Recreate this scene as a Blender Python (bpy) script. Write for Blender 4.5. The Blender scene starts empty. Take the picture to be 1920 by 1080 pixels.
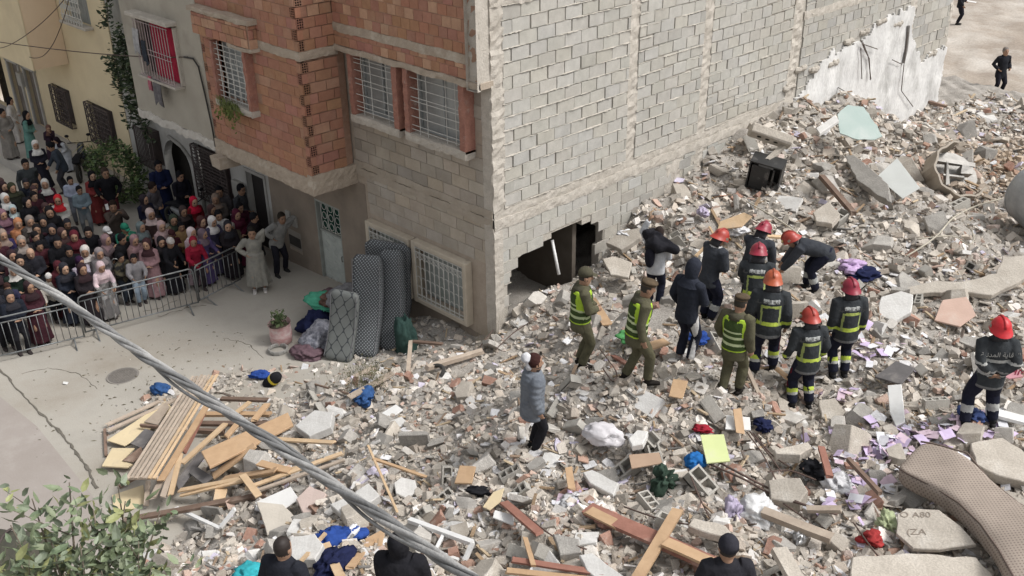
import bpy, bmesh, math, random
import numpy as np
from mathutils import Vector, Matrix, Euler
random.seed(7); RNG = np.random.default_rng(11)
SC = bpy.context.scene
COL = SC.collection
PI = math.pi
# ---------------------------------------------------------------- camera
CR = np.array([[0.7023324102, -0.3174021176, 0.6371657244],
               [0.7117107844, 0.3295178246, -0.6203539030],
               [-0.0130543218, 0.8891892576, 0.4573454611]])
CF = 1879.24
CPOS = np.array([13.26935, -12.42820, 10.6])
cam_d = bpy.data.cameras.new('camera'); cam = bpy.data.objects.new('camera', cam_d); COL.objects.link(cam)
cam_d.sensor_width = 36.0; cam_d.lens = 36.0 * CF / 1920.0
cam_d.clip_start = 0.05; cam_d.clip_end = 2000
M4 = Matrix([list(CR[0]) + [CPOS[0]], list(CR[1]) + [CPOS[1]], list(CR[2]) + [CPOS[2]], [0, 0, 0, 1]])
cam.matrix_world = M4
SC.camera = cam
# ---------------------------------------------------------------- light (overcast)
SUN_EL = math.radians(52)
w = bpy.data.worlds.new("World"); SC.world = w; w.use_nodes = True
nt = w.node_tree; nt.nodes.clear()
sky = nt.nodes.new('ShaderNodeTexSky'); sky.sky_type = 'NISHITA'; sky.sun_disc = False
sky.sun_elevation = SUN_EL; sky.dust_density = 4.0; sky.air_density = 1.0; sky.ozone_density = 0.6
hsv = nt.nodes.new('ShaderNodeHueSaturation'); hsv.inputs['Saturation'].default_value = 0.10
bg = nt.nodes.new('ShaderNodeBackground'); bg.inputs['Strength'].default_value = 0.128
wo = nt.nodes.new('ShaderNodeOutputWorld')
nt.links.new(sky.outputs[0], hsv.inputs['Color']); nt.links.new(hsv.outputs[0], bg.inputs[0]); nt.links.new(bg.outputs[0], wo.inputs[0])
sd = bpy.data.lights.new('sun', 'SUN'); sd.energy = 1.6; sd.angle = math.radians(13); sd.color = (1.0, 0.965, 0.92)
sun = bpy.data.objects.new('sun', sd); COL.objects.link(sun)
SUNV = Vector((math.cos(math.radians(33)) * math.cos(SUN_EL), math.sin(math.radians(33)) * math.cos(SUN_EL), math.sin(SUN_EL)))
sun.rotation_euler = SUNV.to_track_quat('Z', 'Y').to_euler(); sun.location = (0, 0, 30)
sky.sun_rotation = math.radians(90 - 33)
SC.view_settings.view_transform = 'Standard'; SC.view_settings.look = 'None'
SC.view_settings.exposure = 0.45; SC.view_settings.gamma = 1.0
SC.cycles.max_bounces = 5; SC.cycles.diffuse_bounces = 3; SC.cycles.glossy_bounces = 2
SC.cycles.transparent_max_bounces = 6; SC.cycles.use_adaptive_sampling = True

# ---------------------------------------------------------------- pixel <-> world
def ray(px, py):
    return CR @ np.array([px - 960.0, -(py - 540.0), -CF]) / CF
def on_z(px, py, z):
    r = ray(px, py); t = (CPOS[2] - z) / -r[2]; return CPOS + r * t
def on_x(px, py, x=0.0):
    r = ray(px, py); t = (x - CPOS[0]) / r[0]; return CPOS + r * t
def on_y(px, py, y=0.0):
    r = ray(px, py); t = (y - CPOS[1]) / r[1]; return CPOS + r * t
def proj(P):
    c = CR.T @ (np.array(P, float) - CPOS); return np.array([960 + c[0] / -c[2] * CF, 540 - c[1] / -c[2] * CF])
# cheap smooth noise made of sines (vectorised)
_nd = {}
def snoise(P, freq=1.0, seed=0, octaves=3):
    P = np.asarray(P, float); out = np.zeros(len(P)); amp = 1.0; tot = 0
    for o in range(octaves):
        k = (seed, o)
        if k not in _nd:
            r = np.random.default_rng(seed * 13 + o + 1); d = r.normal(size=(7, 3)); d /= np.linalg.norm(d, axis=1)[:, None]
            _nd[k] = (d, r.uniform(0, 6.28, 7), r.uniform(0.7, 1.4, 7))
        d, ph, fm = _nd[k]
        s = np.sin((P @ d.T) * (freq * 2 ** o) * fm * 2.2 + ph).sum(1) / 3.2
        out += amp * s; tot += amp; amp *= 0.5
    return out / tot
# ---------------------------------------------------------------- terrain
def street(x, y):
    x = np.asarray(x, float)
    return -0.35 - 0.05 * np.clip(-x, 0, 9) - 0.012 * np.clip(-x - 9, 0, 14)
TC = []
for y, z in [(0.15, .35), (.6, .75), (1.1, .82), (1.7, .8), (2.2, .75), (3.0, .95), (3.7, 1.45), (4.6, 1.75), (6.7, 2.0), (7.2, 2.3), (8.8, 2.6), (10.7, 2.75), (13.2, 2.5), (14.5, 1.8), (16, .7), (18, .6), (20, .75), (22, .3)]:
    TC.append((0.1, y, z))
for y in (2, 5, 9, 13, 17): TC.append((-3, y, 0.3))
for y in (.4, 1.1, 1.8, 2.5, 3.2): TC.append((-.55, y, .05)); TC.append((-1.2, y, -.1))
for a in [(4.76, -3.75, 1.55), (4.36, -2.32, 2.12), (5.31, -2.03, 2.2), (5.81, -1.6, 2.4), (6.28, -1.01, 2.0), (6.91, .14, 1.52), (6.25, .01, 1.9), (6.97, 1.17, 1.68),
          (4.18, -.18, 2.3), (9.3, .96, 1.85), (2.2, -2.0, 0.9), (1.2, -1.0, .35), (2.0, .8, 1.25), (6.0, 2.2, 2.0), (5.0, 1.6, 2.1)]:
    TC.append(a)
for px, py, z in [(190, 890, -.5), (195, 800, -.52), (300, 745, -.5), (430, 712, -.5), (540, 700, -.5), (620, 690, -.45), (700, 668, -.4), (790, 640, -.37), (880, 650, -.3), (930, 640, -.1),
                  (330, 965, -.42), (250, 930, -.45), (300, 1060, -.3), (480, 960, .1), (560, 850, .2), (700, 740, .25), (640, 1000, 1.0), (800, 800, .75), (760, 900, .9), (900, 720, .55),
                  (640, 1080, 1.5), (525, 1080, 1.4), (430, 1060, .7), (900, 900, 1.3), (1360, 1080, 2.0), (1100, 1000, 1.8), (1100, 850, 1.6), (1900, 1080, 2.1), (1700, 1000, 2.1), (1900, 700, 1.8),
                  (1900, 560, 1.7), (1700, 560, 1.6), (1900, 420, 1.2), (1900, 350, 1.2), (1900, 290, .25), (1850, 250, .0), (1800, 210, .1), (1770, 190, .3), (1650, 400, 1.8), (1550, 330, 2.0), (1450, 400, 1.9),
                  (1700, 300, 1.5), (1780, 330, 1.5), (1300, 400, 1.8), (1600, 700, 1.55), (1700, 800, 1.75), (1400, 850, 1.8), (1250, 780, 1.8)]:
    p = on_z(px, py, z); TC.append((p[0], p[1], z))
for x, y, z in [(14, -8, 2.2), (10, -9, 2.2), (6, -11, 2.0), (16, 0, 2.2), (16, 8, 1.2), (12, 12, .5), (8, 17, .0), (3, 23, -.1), (18, 16, 0.), (1.5, -10.5, .3), (-1.2, -9.5, -.5), (12, 5, 1.7)]:
    TC.append((x, y, z))
for px, py in [(60, 620), (150, 660), (240, 620), (330, 600), (420, 560), (500, 560), (560, 600), (480, 640), (380, 660), (300, 690), (200, 700), (100, 740), (40, 850), (120, 820), (160, 960), (60, 980), (120, 1060), (0, 1060), (190, 760), (560, 660), (640, 660), (700, 630), (600, 560), (660, 560), (230, 1010), (-100, 900), (-100, 1100), (20, 500), (300, 420), (450, 480)]:
    p = on_z(px, py, -.7); TC.append((p[0], p[1], -1.0))
for x, y in [(-6, -12), (-3, -12), (-8, -9), (-1, -12.5)]: TC.append((x, y, -1.0))
TC = np.array(TC)
def base_level(x, y):
    x = np.asarray(x, float); y = np.asarray(y, float)
    s = street(x, y)
    far = -0.16 + 0.012 * np.clip(y - 24, 0, 60)
    k = np.clip((y - 3) / 10, 0, 1)
    return s * (1 - k) + far * k
def heap(x, y, lumps=True):
    x = np.atleast_1d(np.asarray(x, float)); y = np.atleast_1d(np.asarray(y, float))
    out = np.empty(len(x))
    for i in range(0, len(x), 20000):
        X = x[i:i + 20000, None]; Y = y[i:i + 20000, None]
        d2 = (X - TC[:, 0]) ** 2 + (Y - TC[:, 1]) ** 2 + 0.12
        wgt = d2 ** -1.7
        out[i:i + 20000] = (wgt * TC[:, 2]).sum(1) / wgt.sum(1)
    if lumps:
        P = np.stack([x, y, np.zeros_like(x)], 1)
        edge = np.clip((out - base_level(x, y)) / 0.6, 0, 1)
        out = out + edge * (0.13 * snoise(P, 1.2, 3, 2) + 0.085 * snoise(P, 4.2, 5, 2) * (.6 + .6 * np.clip(y / 8, 0, 1)))
    return out
def ground(x, y):
    return np.maximum(heap(x, y), base_level(np.atleast_1d(x), np.atleast_1d(y)))
def at(px, py, dz=0.0):
    """first point of the ground (heap or street) seen along a ray"""
    r = ray(px, py)
    t = np.linspace(5, 60, 1400)
    P = CPOS[None] + r[None] * t[:, None]
    g = ground(P[:, 0], P[:, 1]) + dz
    k = np.argmax(P[:, 2] <= g)
    if k == 0: k = len(t) - 1
    return np.array([P[k, 0], P[k, 1], g[k]])
# ---------------------------------------------------------------- materials
MATS = {}
def mat(name, c1, c2=None, scale=3.0, rough=0.85, bump=0.3, bscale=25.0, tint=False, metal=0.0, speck=0.0, objvar=0.0, spec=0.3, stain=None, stain_scale=1.2, detail=6.0, coord='Object', aniso=None, stain_lo=0.55, stain_hi=0.75):
    if name in MATS: return MATS[name]
    m = bpy.data.materials.new(name); m.use_nodes = True; t = m.node_tree; N = t.nodes; L = t.links
    b = N['Principled BSDF']; b.inputs['Roughness'].default_value = rough; b.inputs['Metallic'].default_value = metal
    b.inputs['Specular IOR Level'].default_value = spec
    if c2 is None: c2 = tuple(v * 0.72 for v in c1)
    tc = N.new('ShaderNodeTexCoord'); src = tc.outputs[coord]
    if aniso:
        mp = N.new('ShaderNodeMapping'); mp.inputs['Scale'].default_value = aniso; L.new(src, mp.inputs[0]); src = mp.outputs[0]
    n1 = N.new('ShaderNodeTexNoise'); n1.inputs['Scale'].default_value = scale; n1.inputs['Detail'].default_value = detail; n1.inputs['Roughness'].default_value = 0.6
    L.new(src, n1.inputs['Vector'])
    cr = N.new('ShaderNodeValToRGB'); cr.color_ramp.elements[0].position = 0.3; cr.color_ramp.elements[1].position = 0.7
    cr.color_ramp.elements[0].color = (*c2, 1); cr.color_ramp.elements[1].color = (*c1, 1)
    L.new(n1.outputs['Fac'], cr.inputs[0]); col = cr.outputs[0]
    def mix(blend, a, bcol, fac):
        x = N.new('ShaderNodeMix'); x.data_type = 'RGBA'; x.blend_type = blend
        if isinstance(fac, float): x.inputs[0].default_value = fac
        else: L.new(fac, x.inputs[0])
        L.new(a, x.inputs[6])
        if isinstance(bcol, tuple): x.inputs[7].default_value = (*bcol, 1)
        else: L.new(bcol, x.inputs[7])
        return x.outputs[2]
    if stain is not None:
        n3 = N.new('ShaderNodeTexNoise'); n3.inputs['Scale'].default_value = stain_scale; n3.inputs['Detail'].default_value = 8; n3.inputs['Roughness'].default_value = .65
        L.new(src, n3.inputs['Vector'])
        r3 = N.new('ShaderNodeMapRange'); r3.inputs['From Min'].default_value = stain_lo; r3.inputs['From Max'].default_value = stain_hi; L.new(n3.outputs['Fac'], r3.inputs[0])
        col = mix('MIX', col, stain, r3.outputs[0])
    if speck > 0:
        n4 = N.new('ShaderNodeTexNoise'); n4.inputs['Scale'].default_value = bscale * 2.2; n4.inputs['Detail'].default_value = 3; L.new(src, n4.inputs['Vector'])
        r4 = N.new('ShaderNodeMapRange'); r4.inputs['From Min'].default_value = .35; r4.inputs['From Max'].default_value = .65; r4.inputs['To Min'].default_value = 1 - speck; r4.inputs['To Max'].default_value = 1 + speck * .6
        L.new(n4.outputs['Fac'], r4.inputs[0])
        col = mix('MULTIPLY', col, r4.outputs[0], 1.0)
    if tint:
        a = N.new('ShaderNodeAttribute'); a.attribute_name = 'tint'
        col = mix('MULTIPLY', col, a.outputs['Color'], 1.0)
    if objvar > 0:
        oi = N.new('ShaderNodeObjectInfo')
        r5 = N.new('ShaderNodeMapRange'); r5.inputs['To Min'].default_value = 1 - objvar; r5.inputs['To Max'].default_value = 1 + objvar * .5
        L.new(oi.outputs['Random'], r5.inputs[0]); col = mix('MULTIPLY', col, r5.outputs[0], 1.0)
    L.new(col, b.inputs['Base Color'])
    if bump > 0:
        n2 = N.new('ShaderNodeTexNoise'); n2.inputs['Scale'].default_value = bscale; n2.inputs['Detail'].default_value = 5; L.new(src, n2.inputs['Vector'])
        bp = N.new('ShaderNodeBump'); bp.inputs['Strength'].default_value = bump; bp.inputs['Distance'].default_value = 0.02
        L.new(n2.outputs['Fac'], bp.inputs['Height']); L.new(bp.outputs[0], b.inputs['Normal'])
    MATS[name] = m
    return m
def cloth(name, c, **k):
    return mat('cloth_' + name, c, tuple(v * 0.6 for v in c), scale=9, rough=0.95, bump=0.35, bscale=18, spec=0.1, **k)
# ---------------------------------------------------------------- mesh builder
def frame_of(d, up=(0, 0, 1)):
    d = Vector(d).normalized(); u = Vector(up)
    if abs(d.dot(u)) > 0.98: u = Vector((0, 1, 0))
    s = d.cross(u).normalized(); v = s.cross(d).normalized()
    return s, v
class MB:
    def __init__(s): s.v = []; s.f = []; s.t = []; s.m = []; s.marks = []
    def mark(s): s.marks.append((len(s.v), len(s.f)))
    def split(s):
        out = []; M = [(0, 0)] + [m for m in s.marks if m[1] > 0] + [(len(s.v), len(s.f))]
        for (v0, f0), (v1, f1) in zip(M[:-1], M[1:]):
            if f1 > f0: q = MB(); q.v = s.v[v0:v1]; q.f = [[i - v0 for i in f] for f in s.f[f0:f1]]; q.t = s.t[f0:f1]; q.m = s.m[f0:f1]; out.append(q)
        return out
    def add(s, vs, fs, tint=(1, 1, 1), mi=0):
        o = len(s.v); s.v.extend([tuple(p) for p in vs])
        for f in fs: s.f.append([o + i for i in f]); s.t.append(tint); s.m.append(mi)
    def box(s, c, size, rot=None, tint=(1, 1, 1), mi=0, cham=0.0, jit=0.0):
        hx, hy, hz = [d / 2 for d in size]
        if cham > 0:
            k = cham; vs = []
            for sx in (-1, 1):
                for sy in (-1, 1):
                    for sz in (-1, 1):
                        vs += [(sx * (hx - k), sy * (hy - k), sz * hz), (sx * (hx - k), sy * hy, sz * (hz - k)), (sx * hx, sy * (hy - k), sz * (hz - k))]
            bm = bmesh.new()
            for p in vs: bm.verts.new([q + random.uniform(-jit, jit) for q in p])
            r = bmesh.ops.convex_hull(bm, input=bm.verts)
            bm.verts.ensure_lookup_table(); bm.verts.index_update()
            pv = [v.co.copy() for v in bm.verts]; fs = [[v.index for v in f.verts] for f in bm.faces]; bm.free()
        else:
            pv = [Vector((sx * hx, sy * hy, sz * hz)) for sx in (-1, 1) for sy in (-1, 1) for sz in (-1, 1)]
            if jit: pv = [p + Vector([random.uniform(-jit, jit) for _ in range(3)]) for p in pv]
            fs = [(0, 1, 3, 2), (4, 6, 7, 5), (0, 4, 5, 1), (2, 3, 7, 6), (0, 2, 6, 4), (1, 5, 7, 3)]
        if rot is not None:
            R = rot if isinstance(rot, Matrix) else Euler(rot).to_matrix()
            pv = [R @ p for p in pv]
        s.add([Vector(c) + p for p in pv], fs, tint, mi)
    def bar(s, a, b, wdt, h=None, tint=(1, 1, 1), mi=0, up=(0, 0, 1)):
        a = Vector(a); b = Vector(b); d = b - a
        if d.length < 1e-6: return
        h = h or wdt; sd_, up_ = frame_of(d, up); vs = []
        for p in (a, b):
            for i, j in ((-1, -1), (1, -1), (1, 1), (-1, 1)): vs.append(p + sd_ * i * wdt / 2 + up_ * j * h / 2)
        s.add(vs, [(3, 2, 1, 0), (4, 5, 6, 7), (0, 1, 5, 4), (1, 2, 6, 5), (2, 3, 7, 6), (3, 0, 4, 7)], tint, mi)
    def tube(s, pts, rad, n=8, tint=(1, 1, 1), mi=0, flat=1.0, side=None, caps=True, round_ends=False):
        pts = [Vector(p) for p in pts]
        if not hasattr(rad, '__len__'): rad = [rad] * len(pts)
        rad = list(rad)
        if round_ends:
            d0 = (pts[0] - pts[1]).normalized(); d1 = (pts[-1] - pts[-2]).normalized(); r0, r1 = rad[0], rad[-1]
            g = lambda r: r if not isinstance(r, tuple) else min(r)
            q = lambda r, k: r * k if not isinstance(r, tuple) else (r[0] * k, r[1] * k)
            pts = [pts[0] + d0 * g(r0) * .95, pts[0] + d0 * g(r0) * .7] + pts + [pts[-1] + d1 * g(r1) * .7, pts[-1] + d1 * g(r1) * .95]
            rad = [q(r0, .3), q(r0, .72)] + rad + [q(r1, .72), q(r1, .3)]
        rings = []; ps = None
        for i, p in enumerate(pts):
            d = (pts[min(i + 1, len(pts) - 1)] - pts[max(i - 1, 0)]).normalized()
            if side is not None: sv = Vector(side) - d * d.dot(Vector(side))
            elif ps is None: sv = frame_of(d)[0]
            else: sv = ps - d * d.dot(ps)
            if sv.length < 1e-5: sv = frame_of(d)[0]
            sv.normalize(); ps = sv; uv = sv.cross(d)
            r = rad[i]; ra, rb = (r if isinstance(r, tuple) else (r, r * flat))
            rings.append([p + sv * math.cos(2 * PI * k / n) * ra + uv * math.sin(2 * PI * k / n) * rb for k in range(n)])
        vs = [q for r in rings for q in r]; fs = []
        for i in range(len(rings) - 1):
            for k in range(n):
                a = i * n + k; b = i * n + (k + 1) % n; fs.append((a, b, b + n, a + n))
        if caps: fs.append(tuple(range(n - 1, -1, -1))); fs.append(tuple((len(rings) - 1) * n + k for k in range(n)))
        s.add(vs, fs, tint, mi)
    def ell(s, c, r, rot=None, nu=12, nv=8, tint=(1, 1, 1), mi=0):
        vs = [Vector((0, 0, r[2]))]
        for j in range(1, nv):
            th = PI * j / nv
            for i in range(nu): vs.append(Vector((r[0] * math.sin(th) * math.cos(2 * PI * i / nu), r[1] * math.sin(th) * math.sin(2 * PI * i / nu), r[2] * math.cos(th))))
        vs.append(Vector((0, 0, -r[2]))); fs = []
        for i in range(nu): fs.append((0, 1 + i, 1 + (i + 1) % nu))
        for j in range(nv - 2):
            for i in range(nu):
                a = 1 + j * nu + i; b = 1 + j * nu + (i + 1) % nu; fs.append((a, a + nu, b + nu, b))
        L = len(vs) - 1
        for i in range(nu): fs.append((L, L - nu + (i + 1) % nu, L - nu + i))
        if rot is not None:
            R = rot if isinstance(rot, Matrix) else Euler(rot).to_matrix(); vs = [R @ p for p in vs]
        s.add([Vector(c) + p for p in vs], fs, tint, mi)
    def prism(s, poly, n_off, tint=(1, 1, 1), mi=0):
        """polygon (3D points, in order) extruded by vector n_off"""
        k = len(poly); P = [Vector(p) for p in poly]; o = Vector(n_off)
        vs = P + [p + o for p in P]
        fs = [tuple(range(k - 1, -1, -1)), tuple(range(k, 2 * k))] + [(i, (i + 1) % k, (i + 1) % k + k, i + k) for i in range(k)]
        s.add(vs, fs, tint, mi)
    def mesh(s, name):
        me = bpy.data.meshes.new(name)
        me.from_pydata(s.v, [], s.f)
        a = me.attributes.new('tint', 'FLOAT_COLOR', 'FACE')
        arr = np.ones((len(s.f), 4), dtype=np.float32); arr[:, :3] = np.array(s.t, dtype=np.float32).reshape(-1, 3)
        a.data.foreach_set('color', arr.ravel())
        if any(s.m): me.polygons.foreach_set('material_index', np.array(s.m, dtype=np.int32))
        return me
    def build(s, name, mats, parent=None, smooth=False, fixn=True):
        me = s.mesh(name)
        for m in (mats if isinstance(mats, (list, tuple)) else [mats]): me.materials.append(m)
        if fixn:
            bm = bmesh.new(); bm.from_mesh(me); bmesh.ops.recalc_face_normals(bm, faces=bm.faces); bm.to_mesh(me); bm.free()
        if smooth: me.polygons.foreach_set('use_smooth', np.ones(len(me.polygons), dtype=bool))
        o = bpy.data.objects.new(name, me); COL.objects.link(o)
        if parent is not None: o.parent = parent
        return o
def tag(o, label=None, cat=None, group=None, kind=None):
    if label: o['label'] = label
    if cat: o['category'] = cat
    if group: o['group'] = group
    if kind: o['kind'] = kind
    return o
def empty(name, label, cat, loc=(0, 0, 0), rot=(0, 0, 0), group=None):
    o = bpy.data.objects.new(name, None); COL.objects.link(o); o.location = loc; o.rotation_euler = rot
    o.empty_display_size = 0.2
    return tag(o, label, cat, group)
def np_mesh(name, V, F, tints, mats, smooth=False):
    """V (n,3), F (m,3) triangles"""
    me = bpy.data.meshes.new(name)
    me.vertices.add(len(V)); me.vertices.foreach_set('co', V.astype(np.float32).ravel())
    me.loops.add(len(F) * 3); me.loops.foreach_set('vertex_index', F.astype(np.int32).ravel())
    me.polygons.add(len(F)); me.polygons.foreach_set('loop_start', np.arange(0, len(F) * 3, 3, dtype=np.int32))
    try: me.polygons.foreach_set('loop_total', np.full(len(F), 3, dtype=np.int32))
    except Exception: pass
    me.update(calc_edges=True); me.validate()
    if tints is not None:
        a = me.attributes.new('tint', 'FLOAT_COLOR', 'FACE')
        arr = np.ones((len(F), 4), dtype=np.float32); arr[:, :3] = tints; a.data.foreach_set('color', arr.ravel())
    for m in mats: me.materials.append(m)
    me.polygons.foreach_set('use_smooth', np.full(len(me.polygons), smooth, dtype=bool))
    o = bpy.data.objects.new(name, me); COL.objects.link(o)
    return o
JOBS = []
def remesh_later(o, voxel, smooth=3, post=None, disp=None):
    JOBS.append((o, voxel, smooth, post, disp))
def run_jobs():
    for o, vx, sm, post, disp in JOBS:
        r = o.modifiers.new('r', 'REMESH'); r.mode = 'VOXEL'; r.voxel_size = vx; r.use_smooth_shade = True
        if sm: s_ = o.modifiers.new('s', 'SMOOTH'); s_.factor = 0.5; s_.iterations = sm
    dg = bpy.context.evaluated_depsgraph_get(); dg.update()
    new = []
    for o, vx, sm, post, disp in JOBS:
        new.append(bpy.data.meshes.new_from_object(o.evaluated_get(dg)))
    for (o, vx, sm, post, disp), me in zip(JOBS, new):
        old = o.data; o.modifiers.clear(); mats = list(old.materials); o.data = me
        me.materials.clear()
        for m in mats: me.materials.append(m)
        if disp:
            nv = len(me.vertices); co = np.empty(nv * 3, dtype=np.float32); me.vertices.foreach_get('co', co); co = co.reshape(-1, 3)
            vn = np.empty(nv * 3, dtype=np.float32); me.vertex_normals.foreach_get('vector', vn); vn = vn.reshape(-1, 3)
            amp, fr, sd_, zs = disp; Q = co * np.array([1, 1, zs]); d = snoise(Q, fr, sd_, 3); d = d * .5 + (.5 - np.abs(snoise(Q, fr * .8, sd_ + 5, 2)))
            co = co + vn * (amp * d)[:, None]; me.vertices.foreach_set('co', co.astype(np.float32).ravel()); me.update()
        n = len(me.polygons)
        me.polygons.foreach_set('use_smooth', np.ones(n, dtype=bool))
        C = np.empty(n * 3, dtype=np.float32); me.polygons.foreach_get('center', C); C = C.reshape(-1, 3)
        Nn = np.empty(n * 3, dtype=np.float32); me.polygons.foreach_get('normal', Nn); Nn = Nn.reshape(-1, 3)
        if 'tint' in me.attributes: me.attributes.remove(me.attributes['tint'])
        arr = np.ones((n, 4), dtype=np.float32)
        if post:
            mi = np.zeros(n, dtype=np.int32)
            post(C, Nn, arr, mi)
            if mi.any(): me.polygons.foreach_set('material_index', mi)
        a = me.attributes.new('tint', 'FLOAT_COLOR', 'FACE')
        a.data.foreach_set('color', arr.ravel())
        nm = old.name; bpy.data.meshes.remove(old); me.name = nm
    JOBS.clear()
# ================================================================= GROUND
M_street = mat('street_concrete', (.44, .415, .37), (.36, .338, .30), scale=.9, rough=.9, bump=.18, bscale=30, speck=.06, stain=(.30, .268, .225), stain_scale=.45, stain_lo=.47, stain_hi=.72)
M_dirt = mat('bare_dirt', (.40, .345, .29), (.27, .225, .185), scale=.35, rough=1, bump=.6, bscale=6, speck=.15, stain=(.55, .51, .46), stain_scale=.16, stain_lo=.45, stain_hi=.62)
M_rub = mat('rubble_dust', (.43, .40, .365), (.26, .24, .215), scale=2.2, rough=1, bump=1.0, bscale=22, speck=.30)  # dusty ground, toned darker so gaps between chunks look shaded
def grid(name, x0, x1, y0, y1, step, zf, m, off=0.0, smooth=True):
    xs = np.arange(x0, x1 + step * .5, step); ys = np.arange(y0, y1 + step * .5, step)
    X, Y = np.meshgrid(xs, ys); Z = zf(X.ravel(), Y.ravel()) + off
    V = np.stack([X.ravel(), Y.ravel(), Z], 1); nx = len(xs); ny = len(ys)
    i = np.arange(nx - 1)[None] + np.arange(ny - 1)[:, None] * nx; i = i.ravel()
    F = np.concatenate([np.stack([i, i + 1, i + nx + 1], 1), np.stack([i, i + nx + 1, i + nx], 1)])
    return np_mesh(name, V, F, None, [m], smooth)
def zfar(x, y):
    b = base_level(x, y); P = np.stack([x, y, 0 * x], 1)
    k = np.clip((y - 12) / 6, 0, 1)
    return b + k * (.10 * snoise(P, .5, 21, 3) + .035 * snoise(P, 3.0, 22, 2)) - 0.02
tag(grid('ground', -90, 90, -40, 160, .8, zfar, M_dirt), kind='structure')
tag(grid('bare_earth_yard', -14, 26, 13, 60, .16, zfar, M_dirt, .03), kind='structure')
tag(grid('street', -60, 3.2, -30, .0, .5, lambda x, y: street(x, y), M_street, .006), kind='structure')
# raised pavement in front of the far yellow house
M_pave = mat('pavement', (.42, .40, .37), (.35, .33, .31), scale=1.5, bump=.15)
M_kerb = mat('kerb_earth', (.30, .25, .19), (.22, .18, .14), scale=2, bump=.5)
b = MB(); b.box((-31, -1.15, -.88), (22.5, 2.3, .5)); tag(b.build('pavement', M_pave), kind='structure')
# darker, brownish slab of old concrete and the joint between the slabs
M_slab = mat('old_slab', (.36, .325, .30), (.31, .275, .25), scale=1.2, bump=.15, stain=(.40, .37, .34), stain_scale=.6)
def sheet(name, pix, z_off, m, sub=1):
    bm = bmesh.new(); vs = []
    for px, py in pix:
        p = on_z(px, py, -.75)
        for _ in range(4): p = on_z(px, py, float(street(p[0], p[1])) + z_off)
        vs.append(bm.verts.new(p))
    bm.faces.new(vs); me = bpy.data.meshes.new(name); bmesh.ops.triangulate(bm, faces=bm.faces); bmesh.ops.recalc_face_normals(bm, faces=bm.faces); bm.to_mesh(me); bm.free(); me.materials.append(m)
    o = bpy.data.objects.new(name, me); COL.objects.link(o); return o
tag(sheet('street_slab', [(-60, 700), (-2, 742), (70, 800), (150, 900), (235, 1010), (300, 1150), (-60, 1150)], .012, M_slab), kind='structure')
# dirt collected in the joint
b = MB(); jl = [(-40, 660), (5, 702), (45, 750), (85, 795), (120, 832), (148, 868), (172, 905), (190, 950)]
pts = []
for (a, c), (d, e) in zip(jl[:-1], jl[1:]):
    for k in range(8):
        u = k / 8; p = on_z(a + (d - a) * u + random.uniform(-2, 2), c + (e - c) * u + random.uniform(-2, 2), -.78); p[2] = float(street(p[0], p[1])) + .012; pts.append(p)
b.tube(pts, [random.uniform(.012, .04) for _ in pts], n=6, flat=.35, side=(0, 0, 1) if False else None)
tag(b.build('joint_dirt', mat('joint_dirt', (.17, .155, .13), scale=8, bump=.6)), kind='structure')
b = MB()
for crack in ([(296, 592), (330, 583), (360, 574), (392, 571)], [(330, 560), (300, 575), (262, 583)], [(40, 700), (90, 690), (150, 705), (190, 742)], [(420, 640), (470, 655), (500, 690)]):
    pts = []
    for (a, c), (d, e) in zip(crack[:-1], crack[1:]):
        for k in range(7): u = k / 7; p = on_z(a + (d - a) * u + random.uniform(-1.5, 1.5), c + (e - c) * u + random.uniform(-1.5, 1.5), -.7); p[2] = float(street(p[0], p[1])) + .008; pts.append(p)
    b.mark(); b.tube(pts, [random.uniform(.004, .014) for _ in pts], n=5, flat=.4)
for q in b.split(): tag(q.build('street_crack', MATS['joint_dirt']), kind='structure')
# heap base
def zheap(x, y):
    h = heap(x, y); b_ = base_level(x, y)
    P = np.stack([x, y, 0 * x], 1)
    e = np.clip((h - b_) / .5, 0, 1)
    return np.where(h > b_ - .02, h + e * (.03 * snoise(P, 9, 31, 3) + .02 * snoise(P, 22, 32, 2)), b_ - .12)
tag(grid('rubble_ground', -5, 18, -12, 25, .085, zheap, M_rub, 0), kind='structure')
# manhole
mc = on_z(230, 703, -.58); mc[2] = float(street(mc[0], mc[1])) + .012
b = MB(); b.tube([mc, mc + np.array([0, 0, .012])], .33, n=32); b.tube([mc + np.array([0, 0, .001]), mc + np.array([0, 0, .018])], .29, n=32, tint=(.7, .7, .7))
for i in range(-6, 7):
    for j in range(-6, 7):
        if i * i + j * j < 34 and (i + j) % 2 == 0: b.box(mc + np.array([i * .045, j * .045, .02]), (.034, .02, .008), (0, 0, (i % 2) * 1.57), tint=(.9, .88, .85))
o = b.build('manhole_cover', mat('manhole_iron', (.25, .23, .21), (.19, .175, .16), scale=8, bump=.4, tint=True)); tag(o, 'round patterned iron manhole cover set in the street left of the timber pile', 'manhole cover')

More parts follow.
